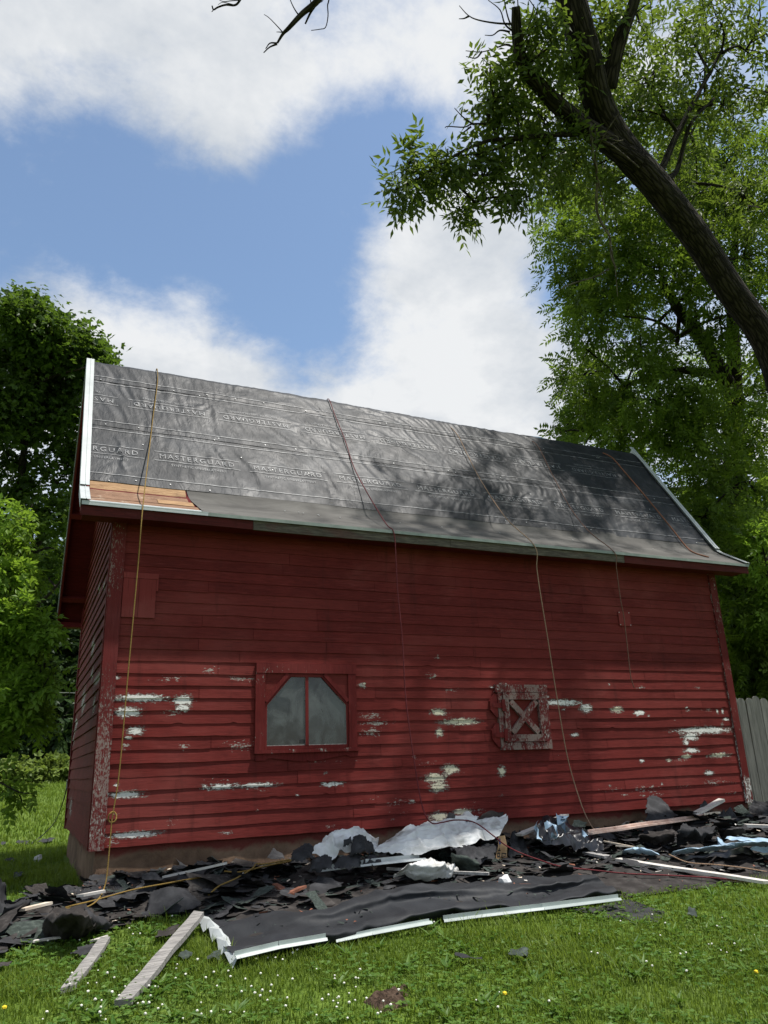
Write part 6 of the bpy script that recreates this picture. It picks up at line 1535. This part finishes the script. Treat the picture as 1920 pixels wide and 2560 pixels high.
# dead bare branches at its limb end and the dry hanging vine
mb = MB()
for pts in [[(1283, 60, 10.2), (1240, 58, 10.2), (1195, 50, 10.2), (1170, 38, 10.2), (1148, 14, 10.2)], [(1172, 40, 10.2), (1160, 46, 10.2), (1147, 47, 10.2)], [(1286, 75, 10.2), (1272, 50, 10.2), (1262, 10, 10.2), (1255, -30, 10.2)], [(1290, 55, 10.2), (1295, 20, 10.2), (1292, -30, 10.2)],
            [(1290, 120, 10.2), (1265, 112, 10.2), (1245, 118, 10.2), (1225, 125, 10.2), (1200, 130, 10.2), (1164, 127, 10.2)], [(1205, 128, 10.2), (1190, 145, 10.2), (1165, 141, 10.2)], [(1275, 80, 10.2), (1250, 76, 10.2), (1232, 88, 10.2), (1212, 88, 10.2)], [(1284, 80, 10.2), (1262, 60, 10.2), (1250, 25, 10.2), (1220, 0, 10.2)],
            [(1305, 95, 10.2), (1325, 60, 10.2), (1335, 10, 10.2)], [(1310, 128, 10.2), (1322, 105, 10.2), (1325, 85, 10.2)], [(1310, 128, 10.2), (1322, 118, 10.2), (1334, 114, 10.2)],
            [(1215, 310, 9.9), (1180, 310, 9.9), (1160, 318, 9.9), (1120, 316, 9.9), (1112, 320, 9.9)], [(1185, 312, 9.9), (1160, 295, 9.9), (1136, 270, 9.9)], [(1178, 316, 9.9), (1160, 330, 9.9), (1142, 344, 9.9)], [(1360, 165, 10.3), (1340, 155, 10.3), (1318, 146, 10.3)]]:
    if pts[0][:2] in ((1215, 310), (1360, 165)):
        mb.build('dead_twigs', M['dark_bark'], root, smooth=True); mb = MB()
    limb(mb, px3(pts), 0.013, 0.004, 5, 0.0, 4)
mb.build('dead_twigs', M['dark_bark'], root, smooth=True)
mb = MB()
for pts, r in [([(1478, 310, 10.5), (1484, 380, 10.4), (1494, 450, 10.4), (1492, 520, 10.4), (1505, 560, 10.4), (1524, 590, 10.4), (1528, 640, 10.4), (1540, 670, 10.4)], 0.022), ([(1490, 330, 10.5), (1492, 400, 10.4), (1500, 470, 10.4), (1512, 520, 10.4), (1516, 560, 10.4)], 0.01), ([(1528, 620, 10.4), (1538, 680, 10.4), (1543, 740, 10.4)], 0.009), ([(1522, 670, 10.4), (1490, 690, 10.4), (1440, 705, 10.4), (1415, 715, 10.4), (1402, 724, 10.4)], 0.012),
               ([(1490, 350, 10.5), (1520, 345, 10.4), (1545, 352, 10.4), (1560, 350, 10.4)], 0.008), ([(1500, 360, 10.5), (1530, 310, 10.4), (1558, 270, 10.4)], 0.009), ([(1505, 350, 10.5), (1535, 365, 10.5), (1600, 420, 10.7)], 0.016), ([(1482, 340, 10.4), (1540, 338, 10.4), (1545, 355, 10.4), (1520, 360, 10.4)], 0.006)]:
    limb(mb, px3(pts), r, r * 0.5, 5, 0.02, 4)
mb.build('dead_vine', M['dead_twig'], root, smooth=True)
# ---- walnut behind the barn's right end
DW = 17.0
tB = [gpt(1840, 1900, 19.0), at(1845, 1300, 18.6), at(1838, 1000, 18.4), at(1832, 800, 18.2), at(1838, 600, 18.2), at(1850, 470, 18.4)]
limB = [(px3([(1845, 1010, 18.2), (1790, 900, 17.6), (1740, 830, 17.0), (1700, 780, 16.6), (1660, 720, 16.2)]), 0.2, 0.08), (px3([(1795, 935, 17.4), (1700, 925, 17.0), (1640, 945, 16.8), (1570, 965, 16.4), (1555, 1010, 16.2)]), 0.1, 0.03), (px3([(1838, 760, 18.2), (1780, 640, 17.6), (1700, 560, 17.2)]), 0.13, 0.04), (px3([(1700, 780, 16.8), (1690, 860, 16.4), (1700, 840, 16.2)]), 0.05, 0.02),
        (px3([(1690, 450, 17.0), (1720, 350, 16.8), (1790, 240, 16.6)]), 0.04, 0.015)]
rr = np.random.default_rng(5)
blB = []
for (u, v, r, n) in [(1400, 520, 70, 62), (1380, 590, 50, 40), (1450, 600, 80, 80), (1480, 500, 70, 70), (1560, 560, 90, 100), (1440, 700, 66, 60), (1520, 680, 90, 100), (1600, 660, 90, 100), (1500, 780, 66, 70), (1580, 760, 80, 90), (1640, 560, 90, 100), (1700, 480, 90, 100), (1660, 400, 80, 80), (1760, 400, 90, 100), (1840, 380, 90, 100),
                     (1780, 520, 90, 100), (1860, 520, 90, 100), (1920, 450, 100, 90), (1700, 640, 80, 80), (1780, 660, 70, 60), (1880, 640, 90, 80), (1920, 760, 80, 70), (1440, 790, 44, 34), (1450, 860, 40, 26), (1445, 950, 62, 66), (1500, 920, 58, 56), (1490, 1000, 66, 76), (1460, 1030, 50, 48), (1560, 1030, 70, 86), (1600, 880, 54, 44), (1650, 870, 66, 60), (1640, 1000, 80, 100),
                     (1410, 955, 30, 14), (1420, 1060, 36, 22), (1400, 1080, 26, 12), (1720, 980, 80, 90), (1560, 1090, 60, 70), (1640, 1090, 76, 96), (1720, 1090, 80, 100), (1800, 1060, 80, 100), (1880, 980, 80, 80), (1880, 1100, 80, 100), (1740, 740, 60, 50), (1800, 820, 60, 50), (1920, 880, 70, 60), (1700, 1200, 80, 100), (1790, 1180, 86, 110), (1880, 1220, 90, 110), (1760, 1290, 80, 100), (1850, 1320, 80, 90), (1480, 1090, 50, 40), (1430, 1100, 34, 20)]:
    blB.append(B(u, v, 16.8 + rr.uniform(-1.2, 1.4) + (1.6 if v < 560 else 0), r, int(n * 0.82)))
for k in range(16):
    blB.append((np.array([rr.uniform(13, 18), rr.uniform(3, 9), rr.uniform(6, 13)]), 1.1, 50))
tree('walnut_tree', 'tall walnut tree with feathery leaves behind the barn right end', 'tree', tB, 0.3, 0.03, limB, blB, 'walnut_leaf', 'dark_bark', WAL, 21, per=2, gap=0.3, shell=0.55, every=6, twig_r=0.008)
# ---- lower trees behind the fence
tC = [gpt(1960, 1930, 17.4), at(1950, 1750, 17.2), at(1930, 1580, 17.0), at(1900, 1420, 16.8)]
blC = [B(u, v, 16.4 + rr.uniform(-0.8, 0.8), r * 1.1, n) for (u, v, r, n) in [(1800, 1420, 60, 66), (1870, 1400, 70, 76), (1920, 1480, 80, 80), (1830, 1500, 60, 66), (1860, 1580, 66, 76), (1920, 1600, 70, 70), (1830, 1640, 54, 60), (1880, 1700, 60, 70), (1930, 1740, 60, 60), (1850, 1740, 50, 50), (1900, 1640, 60, 60), (1980, 1560, 90, 80), (1980, 1700, 80, 60), (1700, 1320, 60, 50)]]
tree('black_walnut', 'shady smaller tree behind the grey fence', 'tree', tC, 0.12, 0.06, [(px3([(1935, 1600, 17.0), (1890, 1540, 16.6), (1860, 1500, 16.4)]), 0.06, 0.03)], blC, 'walnut_leaf', 'dark_bark', WAL, 23, per=2, gap=0.2, every=6, twig_r=0.008)
tH = [gpt(1960, 1900, 15.5), at(1960, 1700, 15.3), at(1950, 1560, 15.2)]
blH = [B(u, v, 15.2 + rr.uniform(-0.6, 0.6), r, n) for (u, v, r, n) in [(1900, 1340, 36, 26), (1925, 1380, 40, 30), (1880, 1420, 36, 24), (1915, 1450, 46, 36), (1900, 1540, 40, 30), (1860, 1530, 30, 18), (1950, 1560, 60, 40)]]
tree('sapling', 'sunlit yellow green sapling at the right edge above fence', 'tree', tH, 0.07, 0.03, [], blH, 'bush_leaf', 'dark_bark', dict(BUS, ll=0.11, lw=0.045), 29, per=5, gap=0.2, every=4, twig_r=0.007)
# ---- maple behind the barn at left
tD = [gpt(-50, 1960, 20), at(-40, 1700, 19.8), at(-5, 1500, 19.6), at(40, 1300, 19.4), at(60, 1100, 19.4), at(70, 950, 19.4)]
limD = [(px3([(-5, 1500, 19.6), (100, 1350, 19.2), (140, 1200, 19.0)]), 0.1, 0.03), (px3([(10, 1430, 19.5), (0, 1300, 19.4), (-40, 1180, 19.4)]), 0.1, 0.03), (px3([(-20, 1600, 19.7), (110, 1500, 19.0), (160, 1440, 18.8)]), 0.07, 0.02)]
blD = [B(u, v, 19.4 + rr.uniform(-1.2, 1.2), r, int(n * (0.85 if v < 1040 else 0.5))) for (u, v, r, n) in [(32, 752, 9, 12), (36, 765, 13, 18), (82, 766, 9, 12), (84, 778, 14, 18), (128, 790, 9, 10), (206, 832, 9, 10), (240, 866, 9, 10), (252, 892, 12, 14), (268, 905, 7, 5), (34, 782, 20, 22), (40, 810, 32, 40), (80, 785, 22, 20), (82, 830, 36, 54), (128, 805, 20, 16), (120, 860, 46, 80), (40, 880, 60, 120), (200, 846, 20, 18), (185, 890, 40, 64), (236, 880, 24, 24), (245, 915, 22, 26), (100, 930, 60, 120), (180, 950, 56, 110), (230, 960, 40, 60), (30, 980, 70, 140),
       (110, 1020, 62, 120), (180, 1040, 54, 100), (60, 1070, 56, 90), (0, 1060, 66, 100), (150, 1100, 44, 70), (190, 1130, 40, 60), (20, 1150, 50, 60), (170, 1200, 44, 64), (110, 1160, 30, 26), (60, 1210, 40, 40), (130, 1260, 40, 54), (170, 1290, 42, 60), (30, 1250, 36, 34), (110, 1330, 44, 60), (150, 1380, 40, 54), (80, 1300, 28, 20), (60, 1400, 40, 44), (120, 1440, 40, 44), (20, 1440, 44, 44), (100, 1240, 28, 20),
       (-70, 1000, 90, 130), (-90, 1180, 90, 110), (-80, 1340, 80, 80), (-150, 1100, 90, 90), (240, 1050, 40, 50), (250, 1150, 40, 40), (-60, 860, 60, 80)]]
tree('maple_tree', 'tall dark green maple tree behind the barn left gable', 'tree', tD, 0.26, 0.03, limD, blD, 'maple_leaf', 'dark_bark', MAP, 31, per=10, gap=0.3, shell=0.55, every=5, twig_r=0.009)
# ---- bright bush at the left edge
tE = [gpt(-60, 2120, 9.6), at(-50, 1950, 9.5), at(-40, 1800, 9.5), at(-30, 1640, 9.5), at(-10, 1480, 9.5), at(10, 1360, 9.4)]
limE = [(px3([(-46, 1900, 9.5), (0, 1800, 9.3), (60, 1740, 9.1), (110, 1700, 9.0)]), 0.02, 0.006), (px3([(-36, 1700, 9.5), (30, 1620, 9.2), (90, 1590, 9.0)]), 0.02, 0.006), (px3([(-50, 1960, 9.5), (0, 1960, 9.2), (50, 1985, 9.0), (85, 1990, 9.0)]), 0.012, 0.004), (px3([(-20, 1560, 9.5), (40, 1480, 9.2), (90, 1440, 9.1)]), 0.016, 0.005)]
blE = [B(u - 22, v, 9.2 + rr.uniform(-0.5, 0.5), r, int(n * (0.62 if v < 1800 else 0.34))) for (u, v, r, n) in [(40, 1290, 34, 16), (80, 1310, 30, 14), (20, 1360, 46, 30), (80, 1370, 34, 18), (50, 1430, 44, 30), (110, 1450, 26, 10), (0, 1490, 50, 40), (60, 1540, 44, 30), (130, 1585, 26, 12), (30, 1600, 50, 40), (90, 1620, 36, 24), (140, 1580, 22, 8), (20, 1680, 56, 54), (90, 1690, 44, 34), (130, 1720, 30, 16), (50, 1760, 56, 54), (120, 1790, 34, 22), (20, 1830, 44, 34), (30, 1985, 22, 12), (80, 1990, 18, 7), (-60, 1560, 70, 50), (-70, 1760, 80, 60), (-60, 1380, 60, 36)]]
tree('leafy_bush', 'bright green leafy shrub at the left edge before the maple', 'shrub', tE, 0.05, 0.015, limE, blE, 'bush_leaf', 'dark_bark', BUS, 41, per=7, gap=0.14, shell=0.6, every=3, twig_r=0.004, freq=1.6)
# ---- woodland far behind the lawn
k = 0
WL = ['dark woodland tree standing farthest left beyond the back lawn', 'dark woodland tree second from left beyond the back lawn', 'dark woodland tree between the shrub and barn gable', 'dark woodland tree directly beside the barn gable edge', 'dark woodland tree hidden mostly behind the barn left end', 'dark woodland tree behind the barn middle', 'dark woodland tree beyond the walnut at right', 'dark woodland tree at the far right behind fence']
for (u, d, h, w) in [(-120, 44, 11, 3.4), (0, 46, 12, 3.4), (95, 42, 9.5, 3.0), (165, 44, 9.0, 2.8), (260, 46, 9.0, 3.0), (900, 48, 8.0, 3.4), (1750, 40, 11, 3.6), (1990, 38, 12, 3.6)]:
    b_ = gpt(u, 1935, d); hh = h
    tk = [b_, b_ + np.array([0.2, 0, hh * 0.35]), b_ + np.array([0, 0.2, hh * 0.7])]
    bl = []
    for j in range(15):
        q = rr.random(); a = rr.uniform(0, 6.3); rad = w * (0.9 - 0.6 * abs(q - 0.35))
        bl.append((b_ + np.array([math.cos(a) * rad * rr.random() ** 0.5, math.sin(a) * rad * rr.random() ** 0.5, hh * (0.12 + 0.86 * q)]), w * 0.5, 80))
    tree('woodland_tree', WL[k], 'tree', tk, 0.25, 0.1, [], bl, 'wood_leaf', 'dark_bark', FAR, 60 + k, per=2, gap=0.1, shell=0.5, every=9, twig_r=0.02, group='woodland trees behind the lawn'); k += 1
# low pale hedge at the lawn's far edge
hb = [(gpt(u, 1938, 38) + np.array([0, 0, 0.45]), (0.8, 0.6, 0.55), 90) for u in (20, 50, 80, 105, 130, 155, 180)]
tree('hedge', 'low yellow green hedge along the far edge of back lawn', 'hedge', [gpt(60, 1938, 38), gpt(60, 1938, 38) + np.array([0, 0, 0.4]), gpt(60, 1938, 38) + np.array([0, 0, 0.7])], 0.04, 0.02, [], hb, 'hedge_leaf', 'dark_bark', dict(FAR, ll=0.22, lw=0.15, rach=0.1, jit=0.1), 81, per=3, gap=0.05, every=6, auto=False)
# ---- bare branch hanging into the top of the view, from a tree behind the camera
bt = empty('bare_tree', (-4.2, -9.2, gz(-4.2, -9.2))); tag(bt, 'dead bare branch hanging into the top of the sky', 'branch')
mb = MB(); limb(mb, [(-4.2, -9.2, gz(-4.2, -9.2) - 0.05), (-4.1, -9.1, 2.5), (-3.6, -8.8, 5.0), (-2.8, -8.0, 7.4)], 0.2, 0.1, 10, 0.05); mb.build('trunk', M['dark_bark'], bt, smooth=True)
mb = MB(); e = (-2.8, -8.0, 7.4)
limb(mb, [e, (-1.9, -6.6, 8.6)] + px3([(880, -220, 7.2), (830, -60, 7.2), (795, 0, 7.2), (755, 35, 7.2), (722, 70, 7.2), (708, 84, 7.2), (693, 108, 7.2)]), 0.05, 0.008, 7, 0.0)
for pts, r in [([(693, 108, 7.2), (675, 108, 7.2), (664, 122, 7.2)], 0.008), ([(693, 110, 7.2), (674, 118, 7.2), (659, 132, 7.2)], 0.009), ([(708, 82, 7.2), (690, 62, 7.2), (672, 44, 7.2), (660, 36, 7.2)], 0.005), ([(708, 81, 7.2), (698, 80, 7.2), (691, 80, 7.2)], 0.005), ([(746, 37, 7.2), (736, 22, 7.2), (726, 0, 7.2), (720, -30, 7.2)], 0.006),
               ([(800, -8, 7.2), (786, 16, 7.2), (775, 34, 7.2), (763, 60, 7.2)], 0.014), ([(830, -60, 7.2), (822, 0, 7.2), (819, 14, 7.2), (820, 40, 7.2), (814, 68, 7.2), (800, 73, 7.2), (778, 76, 7.2)], 0.006), ([(780, 20, 7.2), (776, 0, 7.2), (772, -40, 7.2)], 0.006), ([(790, 8, 7.2), (805, 4, 7.2), (812, -10, 7.2)], 0.004),
               ([(880, -220, 7.2), (700, -120, 7.2), (620, -40, 7.2), (600, 0, 7.2), (587, 13, 7.2), (565, 12, 7.2), (545, 18, 7.2), (534, 24, 7.2), (530, 14, 7.2)], 0.012), ([(587, 13, 7.2), (570, 8, 7.2), (555, 6, 7.2), (545, 12, 7.2)], 0.004), ([(600, 0, 7.2), (578, 2, 7.2), (560, 4, 7.2), (548, 0, 7.2)], 0.005), ([(534, 24, 7.2), (530, 29, 7.2), (529, 28, 7.2)], 0.004)]:
    limb(mb, px3(pts), r, r * 0.45, 6, 0.0, 4)
mb.build('branches', M['dark_bark'], bt, smooth=True)
# thin wire behind the gable
b_ = MB(); b_.tube([at(88, 1728, 22), at(140, 1731, 22), at(260, 1734, 22)], 0.008, 4); o = b_.build('wire', M['nail_cap']); tag(o, 'thin pale wire running behind the left gable', 'wire')

# ------------------------------------------------------------------ grass
def grass():
    rng = np.random.default_rng(3)
    P = []; H = []; Wd = []
    CX, CY = CAM[0], CAM[1]
    def ring(n, d0, d1, hmin, hmax, w, power=1.0, a0=-9, a1=58):
        a = np.radians(rng.uniform(a0, a1, n)); d = d0 + (d1 - d0) * rng.random(n) ** power
        x = CX + d * np.sin(a); y = CY + d * np.cos(a)
        hh = rng.uniform(hmin, hmax, n); P.append(np.stack([x, y], 1)); H.append(hh); Wd.append(np.full(n, w) * rng.uniform(0.7, 1.3, n))
    ring(80000, 3.2, 6.2, 0.03, 0.08, 0.005)
    ring(85000, 5.4, 9.5, 0.03, 0.078, 0.0065)
    ring(26000, 3.2, 9.5, 0.03, 0.08, 0.0075, 1, -36, -9)
    ring(26000, 3.2, 9.5, 0.03, 0.08, 0.0075, 1, 58, 80)
    ring(9000, 9.5, 16.0, 0.05, 0.1, 0.014, 1, -34, -9)
    ring(26000, 9.0, 14.0, 0.05, 0.1, 0.011, 1, -9, 8)
    ring(7000, 9.0, 17.0, 0.05, 0.1, 0.012, 1, 42, 60)
    ring(34000, 13.0, 40.0, 0.06, 0.14, 0.022, 0.8, -12, 12)
    P = np.concatenate(P); H = np.concatenate(H); Wd = np.concatenate(Wd)
    x, y = P[:, 0], P[:, 1]
    keep = ~in_poly(x, y, BED) & ~((x > -0.03) & (x < L + 0.05) & (y > -0.02) & (y < W + 0.1))
    for c in MOLE[:1]: keep &= np.hypot(x - c[0], y - c[1]) > 0.12
    clump = fbm(x * 1.5, y * 1.5, 6, 3)
    # thinner, shorter grass where it is trampled next to the gable
    P, H, Wd, clump = P[keep], H[keep], Wd[keep], clump[keep]; x, y = P[:, 0], P[:, 1]; n = len(P)
    H = H * (1 + 0.45 * clump) * np.where(rng.random(n) < 0.03, 1.6, 1)
    z = ground(x, y) - 0.006; a = rng.uniform(0, 6.283, n); lean = rng.normal(0.35, 0.25, n)
    d = np.stack([np.cos(a), np.sin(a), 0 * a], 1); s = np.stack([-np.sin(a), np.cos(a), 0 * a], 1); up = np.array([0, 0, 1.0])
    b = np.stack([x, y, z], 1); Hn = H[:, None]; w = Wd[:, None]; ln = lean[:, None]
    m = b + up * Hn * 0.55 + d * Hn * 0.25 * ln; tip = b + up * Hn * (1 - 0.18 * np.abs(ln)) + d * Hn * ln * 1.0
    V = np.stack([b - s * w * 0.5, b + s * w * 0.5, m + s * w * 0.42, m - s * w * 0.42, tip], 1).reshape(-1, 3)
    i = np.arange(n) * 5
    F4 = np.stack([i, i + 1, i + 2, i + 3], 1).tolist(); F3 = np.stack([i + 3, i + 2, i + 4], 1).tolist()
    tint = np.clip(0.45 + 0.35 * clump + rng.normal(0, 0.2, n), 0, 1)
    o = mesh_obj('grass', V, F4 + F3, M['grass_blade'], tint=np.repeat(tint, 5))
    tag(o, 'short green mown grass of the lawn round the barn', 'grass', kind='stuff')
    # clover and broad weeds between the blades
    n = 15000; a = np.radians(rng.uniform(-9, 58, n)); dd = 3.3 + 5.6 * rng.random(n); x = CX + dd * np.sin(a); y = CY + dd * np.cos(a)
    k = ~in_poly(x, y, BED) & ~((x > -0.03) & (y > -0.02)) & (fbm(x * 1.1, y * 1.1, 8, 3) > -0.25)
    x, y = x[k], y[k]; n = len(x); z = ground(x, y) + rng.uniform(0.015, 0.05, n)
    r = rng.uniform(0.008, 0.02, n); Vs, Fs, Ts, off = [], [], [], 0; t0 = rng.random(n); a0 = rng.uniform(0, 6.3, n)
    for j in range(3):
        aa = a0 + j * 2.094; d = nrm(np.stack([np.cos(aa), np.sin(aa), rng.uniform(-0.1, 0.5, n)], 1)); nn = nrm(np.stack([rng.normal(0, 0.3, n), rng.normal(0, 0.3, n), np.ones(n)], 1))
        V, F, T = leaflets(np.stack([x, y, z], 1), d, nn, r * 1.6, r * 1.5, t0); Vs.append(V); Fs.append(F + off); Ts.append(T); off += len(V)
    o = mesh_obj('clover_leaves', np.concatenate(Vs), np.concatenate(Fs), M['clover_leaf'], tint=np.concatenate(Ts))
    tag(o, 'small clover leaves mixed through the foreground grass', 'clover', kind='stuff')
    # broad dandelion-like rosettes
    n = 260; a = np.radians(rng.uniform(-9, 58, n)); dd = 3.4 + 4.8 * rng.random(n); x = CX + dd * np.sin(a); y = CY + dd * np.cos(a); k = ~in_poly(x, y, BED) & ~((x > -0.03) & (y > -0.02)); x, y = x[k], y[k]
    q = 9; X = np.repeat(x, q); Y = np.repeat(y, q); n = len(X); aa = rng.uniform(0, 6.3, n)
    d = nrm(np.stack([np.cos(aa), np.sin(aa), rng.uniform(0.2, 1.0, n)], 1)); nn = nrm(np.stack([-np.cos(aa) * 0.5, -np.sin(aa) * 0.5, np.ones(n)], 1) + rng.normal(0, 0.2, (n, 3)))
    V, F, T = leaflets(np.stack([X, Y, ground(X, Y) + 0.01], 1), d, nn, rng.uniform(0.06, 0.13, n), rng.uniform(0.018, 0.032, n), rng.random(n))
    o = mesh_obj('weed_leaves', V, F, M['clover_leaf'], tint=T); tag(o, 'broad weed leaves scattered through the foreground lawn', 'weeds', kind='stuff')
grass()
# ---- clover heads and dandelions
def flower_mesh(name, mat, r, stem):
    bm = bmesh.new(); bmesh.ops.create_icosphere(bm, subdivisions=1, radius=r, matrix=Matrix.Translation((0, 0, stem)))
    for v in bm.verts: v.co.z = stem + (v.co.z - stem) * 0.85; v.co += Vector((mnoise.noise(v.co * 200), mnoise.noise(v.co * 210), 0)) * r * 0.3
    nh = len(bm.faces)
    bmesh.ops.create_cone(bm, segments=4, radius1=0.0016, radius2=0.0013, depth=stem, cap_ends=False, matrix=Matrix.Translation((0, 0, stem / 2)))
    me = bpy.data.meshes.new(name); bm.to_mesh(me); bm.free(); me.materials.append(M[mat]); me.materials.append(M['clover_leaf'])
    nf = len(me.polygons); me.polygons.foreach_set('material_index', [0] * nh + [1] * (nf - nh))
    return me
fm = [flower_mesh('clover_flower', 'petal_white', r, s) for r, s in ((0.0075, 0.056), (0.0068, 0.05), (0.0062, 0.062))]
k = 0; rg = random.Random(5)
while k < 150:
    u = rg.uniform(-10, 1930); v = rg.uniform(2300, 2575)
    if rg.random() > (0.95 if u < 1000 else 0.5) * (1.0 if v > 2400 else 0.8): continue
    p = on_ground(u, v)
    if in_poly(np.array([p[0]]), np.array([p[1]]), BED)[0]: continue
    if float(fbm(p[0] * 1.3, p[1] * 1.3, 12, 2)) < -0.25: continue
    o = bpy.data.objects.new('clover_flower', rg.choice(fm)); COL.objects.link(o); s = rg.uniform(0.8, 1.25); o.scale = (s, s, s); o.location = (p[0], p[1], p[2] - 0.004); o.rotation_euler = (rg.gauss(0, 0.15), rg.gauss(0, 0.15), rg.uniform(0, 6))
    zone = 'left of the two grey boards' if u < 235 else ('between the grey boards and soil mound' if u < 900 else ('right of the soil mound' if u < 1400 else 'in the right foreground'))
    tag(o, 'round white clover flower head in the lawn %s' % zone, 'flower', 'white clover flowers in the lawn %s' % zone); k += 1
dm = flower_mesh('dandelion', 'petal_yellow', 0.013, 0.055)
for (u, v, lb) in ((1895, 2456, 'yellow dandelion flower at the right edge of the lawn'), (1264, 2512, 'yellow dandelion flower in the lawn right of soil mound'), (8, 2548, 'yellow dandelion flower at the lower left corner')):
    p = on_ground(u, v); o = bpy.data.objects.new('dandelion', dm); COL.objects.link(o); o.location = p; tag(o, lb, 'flower')
